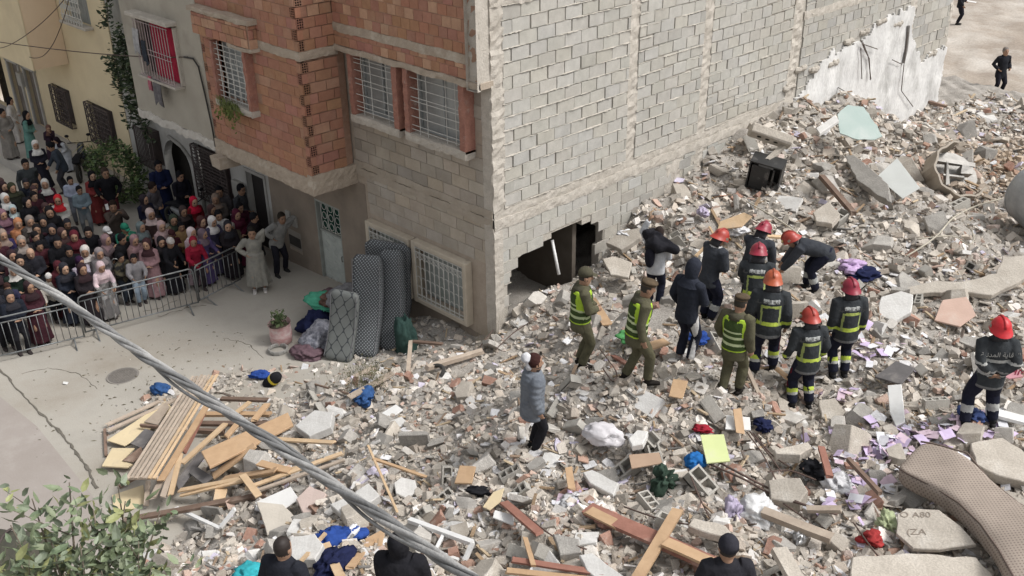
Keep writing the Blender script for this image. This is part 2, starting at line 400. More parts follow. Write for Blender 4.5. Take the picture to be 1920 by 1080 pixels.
# ================================================================= MAIN BUILDING
M_block = mat('concrete_block', (.485, .468, .428), (.40, .386, .352), scale=5, rough=.95, bump=.45, bscale=45, tint=True, speck=.10, stain=(.375, .355, .315), stain_scale=.45, stain_lo=.48, stain_hi=.85)
M_mort = mat('mortar', (.52, .485, .43), (.41, .38, .33), scale=9, rough=1, bump=.8, bscale=40, speck=.16)
M_conc = mat('rough_concrete', (.55, .51, .455), (.42, .385, .335), scale=3.5, rough=.95, bump=.7, bscale=28, speck=.12, stain=(.36, .325, .28), stain_scale=1.3)
M_fblock = mat('smeared_block', (.45, .40, .34), (.37, .325, .27), scale=3, rough=.95, bump=.35, bscale=30, tint=True, speck=.06, stain=(.50, .455, .395), stain_scale=1.0)
M_fmort = mat('smeared_mortar', (.44, .375, .31), (.35, .295, .24), scale=4, rough=.95, bump=.4, bscale=30, speck=.08)
M_brick = mat('red_brick', (.43, .225, .150), (.35, .175, .118), scale=6, rough=.9, bump=.4, bscale=40, tint=True, speck=.10, stain=(.42, .255, .18), stain_scale=1.4)
M_bmort = mat('brick_mortar', (.40, .27, .20), (.32, .19, .135), scale=7, rough=1, bump=.7, bscale=40, speck=.12)
M_dark = mat('painted_void', (.03, .027, .024), rough=1, bump=0)  # flat near-black standing for unlit depth in openings and block holes
M_taupe = mat('taupe_plaster', (.28, .235, .19), (.205, .17, .14), scale=1.5, rough=.95, bump=.3, bscale=20, stain=(.29, .25, .21), stain_scale=.7)
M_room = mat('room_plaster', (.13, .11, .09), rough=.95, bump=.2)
M_whbar = mat('white_paint_iron', (.62, .62, .59), (.48, .47, .44), scale=20, rough=.6, bump=.1)
M_glass = mat('frosted_glass', (.33, .34, .335), (.22, .23, .225), scale=2.0, rough=.28, bump=.05, spec=.6)
M_jamb = mat('jamb_brick', (.40, .20, .15), (.29, .14, .11), scale=7, rough=.95, bump=.6, bscale=30, speck=.12, stain=(.42, .35, .31), stain_scale=3)
house = empty('unfinished_house', 'unfinished corner house of grey block and red brick with a broken hole', 'house', (0, 0, -.35))
def child(mb, name, m, parent=None, smooth=False):
    o = mb.build(name, m, smooth=smooth); p = parent or house
    o.parent = p
    # parts are modelled in world space: shift so that they stay put under their parent
    bpy_w = Matrix.Translation(p_world(p)); o.matrix_parent_inverse = bpy_w.inverted() if rot_free(p) else o.matrix_parent_inverse
    return o
def child_split(mb, name, m, parent=None):
    r = None
    for q in mb.split(): r = child(q, name, m, parent)
    return r
def p_world(p):
    v = Vector((0, 0, 0)); q = p
    while q is not None: v += q.location; q = q.parent
    # meshes shifted by a parent-inverse have zero own location
    if p.parent is not None and p.type == 'MESH': return Vector((0, 0, 0))
    return v
def rot_free(p): return True
def inpoly(x, y, poly):
    c = False; j = len(poly) - 1
    for i in range(len(poly)):
        xi, yi = poly[i]; xj, yj = poly[j]
        if (yi > y) != (yj > y) and x < (xj - xi) * (y - yi) / (yj - yi + 1e-9) + xi: c = not c
        j = i
    return c
def masonry(mb, O, u, n, u0, u1, z0, z1, bw, bh, gap=.014, depth=.02, skip=None, tones=None, jit=.006, start_row=0, cham=.006, wob=0.0, ends=None):
    """courses of blocks whose faces stand proud of the mortar plane; u=unit along, n=outward normal"""
    mb.mark(); O = Vector(O); u = Vector(u); n = Vector(n); Z = Vector((0, 0, 1)); r = start_row; z = z0
    while z < z1 - .04:
        zt = min(z + bh, z1); off = (bw / 2 if r % 2 else 0) + random.uniform(-.03, .03)
        x = u0 - off
        while x < u1 - .02:
            w_ = bw * random.uniform(.96, 1.04); gg = gap * random.choice([.5, .7, 1, 1, 1.4, 2.4]) if gap > .0135 else gap; a = max(x + gg / 2, u0); c = min(x + w_ - gg / 2, u1)
            if c - a > .05 and not (skip and skip((a + c) / 2, (z + zt) / 2, c - a)):
                wz = wob * math.sin(x * .9 + r * .35) + (wob * .5) * math.sin(x * 2.1 + r)
                zz0 = z + gap / 2 + wz + random.uniform(-.004, .004); zz1 = zt - gap / 2 + wz + random.uniform(-.004, .004)
                d = depth + random.uniform(-jit, jit) ; tl = random.uniform(-jit, jit) * .6
                tt = tones(r, (a + c) / 2, z) if tones else (1, 1, 1)
                k = cham
                bl = [O + u * a + Z * zz0, O + u * c + Z * zz0, O + u * c + Z * zz1, O + u * a + Z * zz1]
                fr = [O + u * (a + k) + Z * (zz0 + k) + n * (d + tl), O + u * (c - k) + Z * (zz0 + k) + n * (d - tl), O + u * (c - k) + Z * (zz1 - k) + n * (d - tl), O + u * (a + k) + Z * (zz1 - k) + n * (d + tl)]
                mb.add(bl + fr, [(4, 5, 6, 7), (0, 1, 5, 4), (1, 2, 6, 5), (2, 3, 7, 6), (3, 0, 4, 7)], tt)
            x += w_
        z += bh; r += 1
def bead(mb, O, u, n, ua, ub, z, size=.02, step=.035, base=.015, seed=0, drop=.25):
    """lumpy squeezed-out mortar along a bed joint"""
    O = Vector(O); u = Vector(u); n = Vector(n); Z = Vector((0, 0, 1)); vs = []; fs = []; m = max(2, int((ub - ua) / step)); live = 1.0
    for i in range(m + 1):
        x = ua + (ub - ua) * i / m
        live = max(0.0, min(1.3, live + random.uniform(-.45, .45)))
        s_ = size * live * random.uniform(.4, 1.3); dz = random.uniform(-.006, .006)
        p = O + u * x + Z * (z + dz)
        vs += [p + Z * (.004 + s_ * .5) + n * base * .6, p + n * (base + s_), p - Z * (.004 + s_ * .35) + n * base * .6]
    for i in range(m):
        a = i * 3; fs += [(a, a + 3, a + 4, a + 1), (a + 1, a + 4, a + 5, a + 2)]
    mb.add(vs, fs)
def gtone(lo=.9, hi=1.08, warm=.03):
    def f(r, x, z):
        v = random.uniform(lo, hi); w_ = random.uniform(-warm, warm)
        if random.random() < .06: v *= .86
        return (v * (1 + w_), v, v * (1 - w_ * 1.2 + random.uniform(-.02, .02)))
    return f
NX = (1, 0, 0); NY = (0, -1, 0); UY = (0, 1, 0); UX = (1, 0, 0)
# ---- side wall, plane x = 0
HOLE = [(.30, -.6), (.36, .87), (.42, 1.30), (.55, 1.60), (.80, 1.83), (1.2, 1.86), (1.5, 1.82), (1.9, 1.95), (2.3, 1.95), (2.6, 1.88), (3.15, 1.85), (3.32, 1.6), (3.3, 1.1), (3.25, -.6)]
def hskip(y, z, w_=0): return inpoly(y, z, HOLE)
COLS = [(4.02, 4.34), (6.66, 7.02)]
def colskip(y, z, w_=0):
    if hskip(y, z): return True
    return any(a < y < b_ for a, b_ in COLS if z > 2.9)
b = MB(); tn = gtone(.95, 1.05, .012)
for i, (a, c) in enumerate([(.30, 4.03), (4.33, 6.68), (7.0, 10.55)]):
    masonry(b, (0, 0, 0), UY, NX, a, c, 2.93, 6.86 if i == 0 else 8.6, .485 if i < 2 else .44, .262, gap=.015, depth=.024, tones=tn, jit=.008, start_row=i, wob=.012 + .018 * i)
masonry(b, (0, 0, 0), UY, NX, .16, 3.95, -.6, 2.52, .49, .26, gap=.010, depth=.012, skip=hskip, tones=gtone(.95, 1.04, .02), jit=.004, wob=.01)
masonry(b, (0, 0, 0), UY, NX, 3.95, 10.5, -.6, 2.50, .46, .25, gap=.010, depth=.012, skip=lambda y, z, w_: (5.6 < y < 6.1) or (6.7 < y < 7.0), tones=gtone(.88, 1.02, .03), jit=.004, wob=.02)
side = child_split(b, 'side_blockwork', M_block)
b = MB()
for i, (a, c) in enumerate([(.30, 4.03), (4.33, 6.68), (7.0, 10.55)]):
    b.mark(); k = 0; z = 2.93
    while z < (6.9 if i == 0 else 8.6):
        bead(b, (0, 0, 0), UY, NX, a, c, z + (.010 + .018 * i) * 0, size=.024 if i < 2 else .020, base=.021); z += .262
z = -.6 + .26; b.mark()
while z < 2.5: 
    segs = [(.16, 3.95)]
    for a, c in segs:
        x = a
        while x < c:
            if not hskip(x + .15, z): bead(b, (0, 0, 0), UY, NX, x, min(x + .3, c), z, size=.010, base=.008)
            x += .3
    z += .26
child_split(b, 'mortar_bead', M_mort)
# backing wall (with the hole) and mortar plane
b = MB()
ys = np.arange(0, 10.56, .12); zs = np.arange(-.7, 8.7, .12)
for y in ys:
    run = None
    for z in list(zs) + [99]:
        solid = z < 98 and not hskip(y + .06, z + .06)
        if solid and run is None: run = z
        if (not solid) and run is not None:
            zt = z if z < 98 else 8.66
            b.box((-.11, y + .06, (run + zt) / 2), (.21, .1201, zt - run)); run = None
child(b, 'side_wall_core', M_mort)
b = MB()
# horizontal slab bands: lumpy cast concrete, built as displaced strips
def lump_slab(mb, O, u, n, ua, ub, z0, z1, proud, amp=.012, step=.09, seed=0, edge=.02, back=-.12):
    mb.mark(); O = Vector(O); u = Vector(u); n = Vector(n); Z = Vector((0, 0, 1)); m = max(2, int((ub - ua) / step)); k = max(2, int((z1 - z0) / step) + 1)
    xs = [ua + (ub - ua) * i / m for i in range(m + 1)]; rows = []
    for j in range(k + 1):
        t = j / k
        for x in xs:
            e0 = edge * math.sin(x * 5.1 + seed) * .5 + random.uniform(-edge, edge) * .5
            z = z0 + (z1 - z0) * t + (e0 if j in (0, k) else 0)
            rows.append(O + u * x + Z * z + n * (proud + random.uniform(-amp, amp) - (.006 if j in (0, k) else 0)))
    M = m + 1; vs = rows[:]; fs = []
    for j in range(k):
        for i in range(m): a = j * M + i; fs.append((a, a + 1, a + M + 1, a + M))
    # close the sides back to the wall
    bo = [p + n * (back - proud) for p in rows[:M]]; to = [p + n * (back - proud) for p in rows[-M:]]
    nb = len(vs); vs += bo; nt_ = len(vs); vs += to
    for i in range(m):
        fs.append((i + 1, i, nb + i, nb + i + 1)); fs.append((k * M + i, k * M + i + 1, nt_ + i + 1, nt_ + i))
    L = [j * M for j in range(k + 1)]; Rr = [j * M + m for j in range(k + 1)]
    fs.append(tuple(L + [nt_, nb])); fs.append(tuple([nb + m, nt_ + m] + Rr[::-1]))
    mb.add(vs, fs)
lump_slab(b, (0, 0, 0), UY, NX, .02, 10.5, 2.50, 2.72, .030, .010)
lump_slab(b, (0, 0, 0), UY, NX, .02, 10.5, 2.72, 2.94, .014, .010, seed=2)
lump_slab(b, (0, 0, 0), UY, NX, .0, 4.1, 6.86, 7.35, .05, .02, edge=.05)
for a, c in COLS: lump_slab(b, (0, 0, 0), UY, NX, a, c, 2.9, 8.6, .012, .022, seed=a, edge=.03)
lump_slab(b, (0, 0, 0), UY, NX, 6.66, 7.0, -.3, 2.5, .012, .02)
lump_slab(b, (0, 0, 0), UY, NX, 5.55, 6.1, -.3, 2.5, .008, .015)
lump_slab(b, (0, 0, 0), UY, NX, 10.5, 10.95, -.3, 8.6, .02, .03)
# corner column
lump_slab(b, (0, 0, 0), UY, NX, -.0, .33, 2.9, 6.9, .028, .022, edge=.04)
lump_slab(b, (0, 0, 0), UY, NX, -.0, .24, -.6, 2.52, .022, .012)
child_split(b, 'concrete_member', M_conc)
b = MB()   # front of the corner column and beam bands on the front
lump_slab(b, (0, 0, 0), UX, NY, -.24, .0, -.6, 5.44, .012, .008, edge=.01)
lump_slab(b, (0, -.25, 0), UX, NY, -.27, .03, 5.40, 8.6, .01, .022, edge=.03, back=.1)
b.box((-.12, -.12, 7.0), (.25, .245, 3.15)); 
child(b, 'corner_column', M_conc)
# room behind the hole
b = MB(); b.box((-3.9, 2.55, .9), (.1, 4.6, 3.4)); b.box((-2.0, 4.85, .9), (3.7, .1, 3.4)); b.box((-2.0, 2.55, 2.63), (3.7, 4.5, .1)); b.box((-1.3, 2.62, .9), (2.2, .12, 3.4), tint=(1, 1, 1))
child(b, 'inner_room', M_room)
b = MB(); b.box((-2.0, 2.55, -.15), (3.7, 4.5, .3)); child(b, 'room_floor', M_rub)
# ---- front wall, plane y = 0
b = MB()
def cutbox(mb, x0, x1, z0, z1, y, th, holes):
    """wall slab with rectangular openings, plane y (front) going back th"""
    xs = sorted(set([x0, x1] + [h[0] for h in holes] + [h[1] for h in holes])); zs_ = sorted(set([z0, z1] + [h[2] for h in holes] + [h[3] for h in holes]))
    xs = [x for x in xs if x0 <= x <= x1]; zs_ = [z for z in zs_ if z0 <= z <= z1]
    for i in range(len(xs) - 1):
        for j in range(len(zs_) - 1):
            cx, cz = (xs[i] + xs[i + 1]) / 2, (zs_[j] + zs_[j + 1]) / 2
            if any(h[0] < cx < h[1] and h[2] < cz < h[3] for h in holes): continue
            mb.box((cx, y + th / 2, cz), (xs[i + 1] - xs[i], th, zs_[j + 1] - zs_[j]))
W_LOW = [(-4.02, -2.56, .22, 1.52), (-2.36, -.72, .20, 1.55)]
DOOR = (-6.35, -5.32, -.75, 1.46)
cutbox(b, -8.38, -.23, -1.2, 2.40, .0, .22, W_LOW + [DOOR])
cutbox(b, -8.4, -.23, 2.40, 8.7, .012, .20, [(-3.98, -2.64, 4.12, 5.43), (-2.16, -.62, 4.12, 5.43)])
child(b, 'front_wall', M_fmort)
b = MB()
masonry(b, (0, 0, 0), UX, NY, -4.45, -.24, 2.92, 5.42, .50, .262, gap=.012, depth=.004, tones=gtone(.82, 1.10, .03), jit=.002, cham=.003,
        skip=lambda x, z, w_: (-4.15 < x < -.45 and 4.0 < z))
masonry(b, (0, 0, 0), UX, NY, -4.1, -.24, 1.72, 2.60, .50, .26, gap=.010, depth=.012, tones=gtone(.92, 1.06, .03), jit=.002, cham=.003)
child_split(b, 'front_blockwork', M_fblock)
b = MB(); lump_slab(b, (0, 0, 0), UX, NY, -4.5, .0, 2.58, 2.76, .022, .006); lump_slab(b, (0, 0, 0), UX, NY, -4.5, .0, 2.77, 2.93, .032, .008, seed=3)
child(b, 'floor_beam', mat('beam_front', (.42, .37, .31), (.34, .295, .24), scale=3, bump=.5, bscale=25))
b = MB(); cutbox(b, -8.38, -4.2, -1.2, 2.38, -.012, .012, [DOOR, (-7.75, -7.15, -.35, .25)]); lump_slab(b, (0, 0, 0), UX, NY, -4.6, -.24, -.9, .0, .016, .006)
child(b, 'ground_floor_plaster', M_taupe)
# ---- red brick upper storey with the overhang (plane y = -.25) and the brick bay (plane y = -1.15)
BX0, BX1, BY = -8.62, -4.5, -1.15
def btone(r, x, z):
    v = random.uniform(.90, 1.07); q = random.random()
    if z > 5.3 and q < .14: return (v * 1.25, v * 1.5, v * 1.5)
    if q < .05: return (v * .86, v * .84, v * .84)
    if q < .15: return (v * 1.08, v * 1.22, v * 1.25)
    return (v, v * random.uniform(.92, 1.1), v * random.uniform(.92, 1.1))
b = MB()
BZ = 2.86; RH = .2275
WB = (-7.80, -6.50, 3.95, 5.28)
lint = lambda z: 5.36 < z < 5.52
masonry(b, (0, BY, 0), UX, NY, BX0 + .13, BX1 - .13, 2.72, 5.34, .46, RH, gap=.013, depth=.012, tones=btone, jit=.004, cham=.004, skip=lambda x, z, w_: WB[0] - .15 < x < WB[1] + .15 and WB[2] - .1 < z < WB[3] + .1)
masonry(b, (0, BY, 0), UX, NY, BX0 + .13, BX1 - .13, 5.53, 8.4, .33, RH, gap=.013, depth=.012, tones=btone, jit=.004, cham=.004)
masonry(b, (BX1, BY, 0), UY, NX, .14, .92, 2.80, 5.34, .42, RH, gap=.013, depth=.012, tones=btone, jit=.004, cham=.004)
masonry(b, (BX1, BY, 0), UY, NX, .14, .92, 5.53, 8.4, .30, RH, gap=.013, depth=.012, tones=btone, jit=.004, cham=.004)
# upper front bricks
masonry(b, (0, -.25, 0), UX, NY, -4.48, -.26, 5.55, 5.84, .26, .20, gap=.012, depth=.010, tones=btone, jit=.003, cham=.003)
masonry(b, (0, -.25, 0), UX, NY, -4.48, -.26, 6.02, 8.4, .27, .21, gap=.012, depth=.010, tones=btone, jit=.003, cham=.003)
# brick hood over the bay window
masonry(b, (0, BY - .22, 0), UX, NY, -8.5, -6.12, 5.36, 5.86, .30, .21, gap=.013, depth=.012, tones=btone, jit=.003, cham=.003)
masonry(b, (-6.06, BY - .22, 0), UY, NX, 0, .2, 5.36, 5.86, .24, .21, gap=.013, depth=.012, tones=btone, jit=.003, cham=.003)
# end bricks showing their cells at the corner of the bay
def cell_brick(c, u, n, w_, h, nc, nr, tone):
    c = Vector(c); u = Vector(u); n = Vector(n); Z = Vector((0, 0, 1))
    xs = [-w_ / 2]; zs_ = [-h / 2]
    cw = w_ / (nc + (nc + 1) * .28); ww = cw * .28; x = -w_ / 2
    for i in range(nc): xs += [x + ww, x + ww + cw]; x += ww + cw
    xs.append(w_ / 2); ch = h / (nr + (nr + 1) * .28); wh = ch * .28; z = -h / 2
    for j in range(nr): zs_ += [z + wh, z + wh + ch]; z += wh + ch
    zs_.append(h / 2)
    for i in range(len(xs) - 1):
        for j in range(len(zs_) - 1):
            hole = i % 2 == 1 and j % 2 == 1
            p = lambda a, d, k: c + u * a + Z * d + n * k
            a0, a1, d0, d1 = xs[i], xs[i + 1], zs_[j], zs_[j + 1]
            if not hole: b.add([p(a0, d0, .016), p(a1, d0, .016), p(a1, d1, .016), p(a0, d1, .016)], [(0, 1, 2, 3)], tone)
            else:
                q = [p(a0, d0, .016), p(a1, d0, .016), p(a1, d1, .016), p(a0, d1, .016)]; r = [p(a0, d0, -.10), p(a1, d0, -.10), p(a1, d1, -.10), p(a0, d1, -.10)]
                b.add(q + r, [(4, 5, 6, 7)] + [(k, (k + 1) % 4, (k + 1) % 4 + 4, k + 4) for k in range(4)], (tone[0] * .25, tone[1] * .25, tone[2] * .3))  # cell insides tinted dark to paint in the shade of the recess
r = 0; z = 2.80
while z < 8.3:
    if not (5.30 < z + .1 < 5.55):
        t_ = btone(0, 0, 0)
        if r % 2 == 0:
            cell_brick((BX1, BY + .095, z + RH / 2), UY, NX, .185, .215, 3, 4, t_)
            b.box((BX1 - .065, BY + .005, z + RH / 2), (.13, .05, .205), tint=t_)
        else:
            cell_brick((BX1 - .085, BY, z + RH / 2), UX, NY, .165, .21, 3, 4, t_)
            b.box((BX1 - .012, BY + .07, z + RH / 2), (.05, .135, .205), tint=t_)
        cell_brick((BX0 + .07, BY, z + RH / 2), UX, NY, .11, .19, 2, 4, t_) if r % 2 else b.box((BX0 + .07, BY + .01, z + RH / 2), (.13, .05, .2), tint=t_)
    z += RH; r += 1
bay = child(b, 'red_brickwork', M_brick)
b = MB()
cutbox(b, BX0, BX1 - .11, 2.7, 8.5, BY, .14, [WB]); b.box((BX1 - .10, (BY + .10) / 2 + .0, 5.6), (.0 + .10, -BY - .14, 5.8))
b.box((BX0 + .06, (BY + .1) / 2, 5.6), (.1, -BY - .14, 5.8))
b.box(((-4.5 - .0) / 2, -.12, 7.05), (4.45, .26, 2.98)); 
b.box((-7.28, BY - .10, 5.61), (2.42, .22, .5))
child(b, 'brick_mortar', M_bmort)
b = MB()
lump_slab(b, (0, BY, 0), UX, NY, BX0 - .05, BX1 + .05, 2.36, 2.74, .05, .012, back=-.14)
lump_slab(b, (BX1, BY, 0), UY, NX, -.05, 1.15, 2.36, 2.82, .05, .012, back=-.14)
b.box(((BX0 + BX1) / 2, BY / 2, 2.50), (BX1 - BX0, -BY - .02, .20))
b.box((BX0 + .25, BY + .2, 2.22), (.45, .9, .3), jit=.02)
lump_slab(b, (0, BY, 0), UX, NY, -6.15, BX1 + .01, 5.34, 5.53, .022, .008); lump_slab(b, (BX1, BY, 0), UY, NX, -.02, .95, 5.34, 5.53, .024, .008)
lump_slab(b, (0, BY - .21, 0), UX, NY, -8.6, -6.0, 5.87, 5.98, .05, .012, back=-.25); lump_slab(b, (0, BY - .21, 0), UX, NY, -7.0, -6.0, 5.28, 5.36, .03, .01, back=-.25)
lump_slab(b, (0, -.25, 0), UX, NY, -4.5, .03, 5.43, 5.55, .05, .012, back=-.30); lump_slab(b, (0, -.25, 0), UX, NY, -4.5, -.25, 5.84, 6.02, .022, .010)
b.box((-2.3, -.12, 5.49), (4.5, .25, .08))
child_split(b, 'concrete_band', mat('band_concrete', (.46, .39, .315), (.36, .30, .24), scale=4, bump=.6, bscale=30, speck=.1, stain=(.55, .50, .43), stain_scale=2))
# ---- windows
def bars(mb, x0, x1, z0, z1, y, nv, nh, r=.011, hz=None, vx=None, rr=None):
    vx = vx or [x0 + (x1 - x0) * (i + .5) / nv for i in range(nv)]; hz = hz or [z0 + (z1 - z0) * (i + .5) / nh for i in range(nh)]
    for x in vx: mb.tube([(x, y, z0), (x, y, z1)], r, n=6)
    for z in hz: mb.tube([(x0, y - r, z), (x1, y - r, z)], r * .9, n=6)
def ring(mb, c, r, rr=.007, n=12, a0=0, a1=2 * PI):
    mb.tube([(c[0] + r * math.cos(a0 + (a1 - a0) * i / n), c[1], c[2] + r * math.sin(a0 + (a1 - a0) * i / n)) for i in range(n + 1)], rr, n=5)
def surround(x0, x1, z0, z1, y, d, mj, ms, name='window', jw=.13, parent=None):
    """projecting surround: jambs, sill; returns the window part"""
    b = MB()
    for x in (x0 - jw / 2, x1 + jw / 2): lump_slab(b, (0, y, 0), UX, NY, x - jw / 2, x + jw / 2, z0, z1, 0.0, .008, back=-d, step=.07)
    return b
# upper windows A and B
for (x0, x1, vx, hz) in [(-3.98, -2.64, [.18, .40, .80, .95], [.08, .14, .22, .34, .52, .60, .74, .86, .93]), (-2.14, -.62, [.16, .32, .70, .88], [.06, .13, .27, .40, .52, .58, .72, .88])]:
    z0, z1 = 4.12, 5.42
    b = MB(); b.box(((x0 + x1) / 2, .09, (z0 + z1) / 2), (x1 - x0, .02, z1 - z0)); win = child(b, 'window', M_glass)
    b = MB()
    for x in (x0 - .07, x1 + .09): lump_slab(b, (0, -.25, 0), UX, NY, x - .07 if x < -3 or x == x0 - .07 else x - .09, x + .07, z0 - .05, z1, 0, .010, back=-.27, step=.07, edge=.008)
    child_split(b, 'jamb', M_jamb, win)
    b = MB(); lump_slab(b, (0, -.25, 0), UX, NY, x0 - .14, x1 + .16, z0 - .17, z0, .02, .010, back=-.30, step=.08); b.box(((x0 + x1) / 2, -.12, z0 - .04), (x1 - x0 + .1, .24, .06)); child(b, 'sill', M_conc, win)
    b = MB(); bars(b, x0, x1, z0, z1, -.17, 0, 0, .0085, hz=[z0 + (z1 - z0) * k for k in hz], vx=[x0 + (x1 - x0) * k for k in vx]); child(b, 'grille', M_whbar, win)
    b = MB()
    for k in (0.02, .5, .98): b.box((x0 + (x1 - x0) * k, .05, (z0 + z1) / 2), (.045, .04, z1 - z0))
    for z in (z0 + .03, z1 - .03): b.box(((x0 + x1) / 2, .05, z), (x1 - x0 - .09, .036, .05))
    child(b, 'sash', mat('sash_grey', (.36, .38, .38), bump=.1, rough=.5), win)
# lower windows
M_surr = mat('window_surround', (.55, .49, .40), (.44, .385, .31), scale=4, bump=.35, bscale=30)
M_frost = mat('lace_glass', (.42, .45, .43), (.30, .33, .32), scale=3, rough=.35, bump=.1, stain=(.20, .25, .20), stain_scale=1.5)
for k, (x0, x1, z0, z1) in enumerate([(-3.95, -2.62, .26, 1.50), (-2.32, -.78, .26, 1.52)]):
    b = MB(); b.box(((x0 + x1) / 2, .10, (z0 + z1) / 2), (x1 - x0, .02, z1 - z0)); win = child(b, 'window', M_frost)
    b = MB(); pd = -.20
    for xx in (x0 - .055, x1 + .055): b.box((xx, pd / 2, (z0 + z1) / 2), (.11, -pd, z1 - z0 + .22), cham=.012)
    b.box(((x0 + x1) / 2, pd / 2 + .002, z1 + .055), (x1 - x0 - .002, -pd - .004, .11), cham=.012); b.box(((x0 + x1) / 2, pd / 2 + .002, z0 - .055), (x1 - x0 - .002, -pd - .004, .11), cham=.012)
    child(b, 'surround', M_surr, win)
    b = MB(); nv = 10 if k else 9; y = pd + .03
    xs_ = [x0 + (x1 - x0) * i / nv for i in range(nv + 1)]
    for x in xs_: b.tube([(x, y, z0), (x, y, z1)], .012, n=6)
    for z in (z0 + .02, z0 + .10, z1 - .12, z1 - .02): b.tube([(x0, y - .01, z), (x1, y - .01, z)], .010, n=6)
    for i in range(nv):
        c = (xs_[i] + xs_[i + 1]) / 2; hw = (x1 - x0) / nv / 2
        for z in (z0 + .24, z0 + .48, z0 + .72, z0 + .94): ring(b, (c, y, z), hw * .9, a0=0, a1=PI * 1.0)
        ring(b, (c, y, z1 - .2), hw * .95, a0=0, a1=PI); ring(b, (c, y, z1 - .2), hw * .55)
    child(b, 'grille', M_whbar, win)
# bay window
x0, x1, z0, z1 = WB
b = MB(); b.box(((x0 + x1) / 2, BY + .10, (z0 + z1) / 2), (x1 - x0, .02, z1 - z0)); win = child(b, 'window', mat('curtained_glass', (.36, .39, .39), (.19, .21, .215), scale=3.5, rough=.3, bump=.3, aniso=(4, 1, .5), spec=.5))
b = MB()
lump_slab(b, (0, BY - .2, 0), UX, NY, x0 - .10, x0, z0 - .05, z1, 0, .01, back=-.25, step=.08); lump_slab(b, (0, BY - .2, 0), UX, NY, x1, x1 + .12, z0 - .05, z1 + .08, 0, .012, back=-.25, step=.08)
child_split(b, 'jamb', M_jamb, win)
b = MB(); lump_slab(b, (0, BY - .2, 0), UX, NY, x0 - .12, x1 + .16, z0 - .16, z0 - .03, .03, .012, back=-.25, step=.08); child(b, 'sill', M_conc, win)
b = MB(); bars(b, x0, x1, z0, z1, BY - .12, 5, 11, .010); 
for i in range(5): b.tube([(x0 + .1 + i * .24, BY - .12, z0), (x0 + .2 + i * .24, BY - .12, (z0 + z1) / 2 - .1), (x0 + .1 + i * .24, BY - .12, z1 - .3)], .007, n=5)
child(b, 'grille', M_whbar, win)
# ---- street door
x0, x1, z0, z1 = DOOR
M_door = mat('door_white', (.50, .53, .50), (.38, .41, .39), scale=6, rough=.5, bump=.1)
b = MB(); b.box(((x0 + x1) / 2, .10, (z0 + .62) / 2), (x1 - x0 - .08, .04, .62 - z0)); dr = child(b, 'door', M_door)
b = MB()
for i in range(3):
    for j in range(6):
        c = (x0 + .2 + i * .31, .07, z0 + .14 + j * .22); b.prism([(c[0] - .13, .079, c[2]), (c[0], .079, c[2] - .09), (c[0] + .13, .079, c[2]), (c[0], .079, c[2] + .09)], (0, -.012, 0))
child(b, 'door_panel', M_door, dr)
b = MB(); b.box(((x0 + x1) / 2, .13, (.66 + z1) / 2), (x1 - x0 - .08, .012, z1 - .66)); child(b, 'door_pane', mat('green_glass', (.02, .075, .05), (.01, .03, .025), scale=4, rough=.15, bump=0), dr)
b = MB()
for i in range(4): b.tube([(x0 + .1 + i * .27, .09, .64), (x0 + .1 + i * .27, .09, z1)], .010, n=6)
for i in range(3):
    for j in range(3): ring(b, (x0 + .23 + i * .27, .09, .80 + j * .24), .09, .008)
child(b, 'door_grille', M_whbar, dr)
b = MB()
for x in (x0 + .02, x1 - .02): b.box((x, .06, (z0 + z1) / 2), (.045, .13, z1 - z0))
b.box(((x0 + x1) / 2, .06, z1 - .03), (x1 - x0 - .09, .13, .05)); b.box(((x0 + x1) / 2, .08, .64), (x1 - x0 - .09, .08, .04)); child(b, 'door_frame', mat('door_frame', (.33, .345, .32), bump=.1), dr)
b = MB(); b.tube([(x1 - .13, .06, .02), (x1 - .13, .02, .02), (x1 - .13, .02, .15), (x1 - .13, .06, .15)], .012, n=6); child(b, 'door_handle', mat('handle_metal', (.3, .29, .27), metal=.8, rough=.4, bump=0), dr)
# meter boxes let into the plaster
b = MB(); b.box((-7.45, .02, .02), (.6, .05, .55), tint=(1, 1, 1)); mb_ = child(b, 'meter_panel', mat('meter_panel', (.36, .33, .29), bump=.2))
b = MB(); b.box((-7.6, -.03, .62), (.2, .06, .3), cham=.01); b.box((-7.32, -.03, .55), (.2, .06, .3), cham=.01); child(b, 'meter_box', mat('meter_box', (.40, .39, .36), bump=.1))
b = MB(); b.box((-7.45, -.012, -.05), (.5, .02, .26)); child(b, 'meter_hatch', mat('meter_hatch', (.07, .065, .06), bump=.1))
# grass tuft hanging below the bay window
b = MB()
for i in range(130):
    x = random.uniform(-7.7, -6.85); p = Vector((x, BY - .22, 3.92)); q = p + Vector((random.uniform(-.12, .12), -random.uniform(.02, .12), random.uniform(-.05, .15))); r_ = q + Vector((random.uniform(-.1, .1), random.uniform(-.03, .02), -random.uniform(.1, .55)))
    b.add([p, p + Vector((.015, 0, 0)), q + Vector((.018, 0, 0)), q, r_], [(0, 1, 2, 3), (3, 2, 4)])
for i in range(160):
    c = Vector((random.gauss(-7.25, .22), BY - .22 - random.uniform(0, .12), 3.85 - abs(random.gauss(0, .2)))); d = Vector([random.gauss(0, .03) for _ in range(3)]); e = Vector([random.gauss(0, .03) for _ in range(3)]); b.add([c, c + d, c + d + e, c + e], [(0, 1, 2, 3)])
o = b.build('weed', mat('weed_leaf', (.17, .20, .06), (.08, .11, .03), scale=8, bump=0)); tag(o, 'yellowish green weed growing out of the sill of the brick bay window', 'weed')
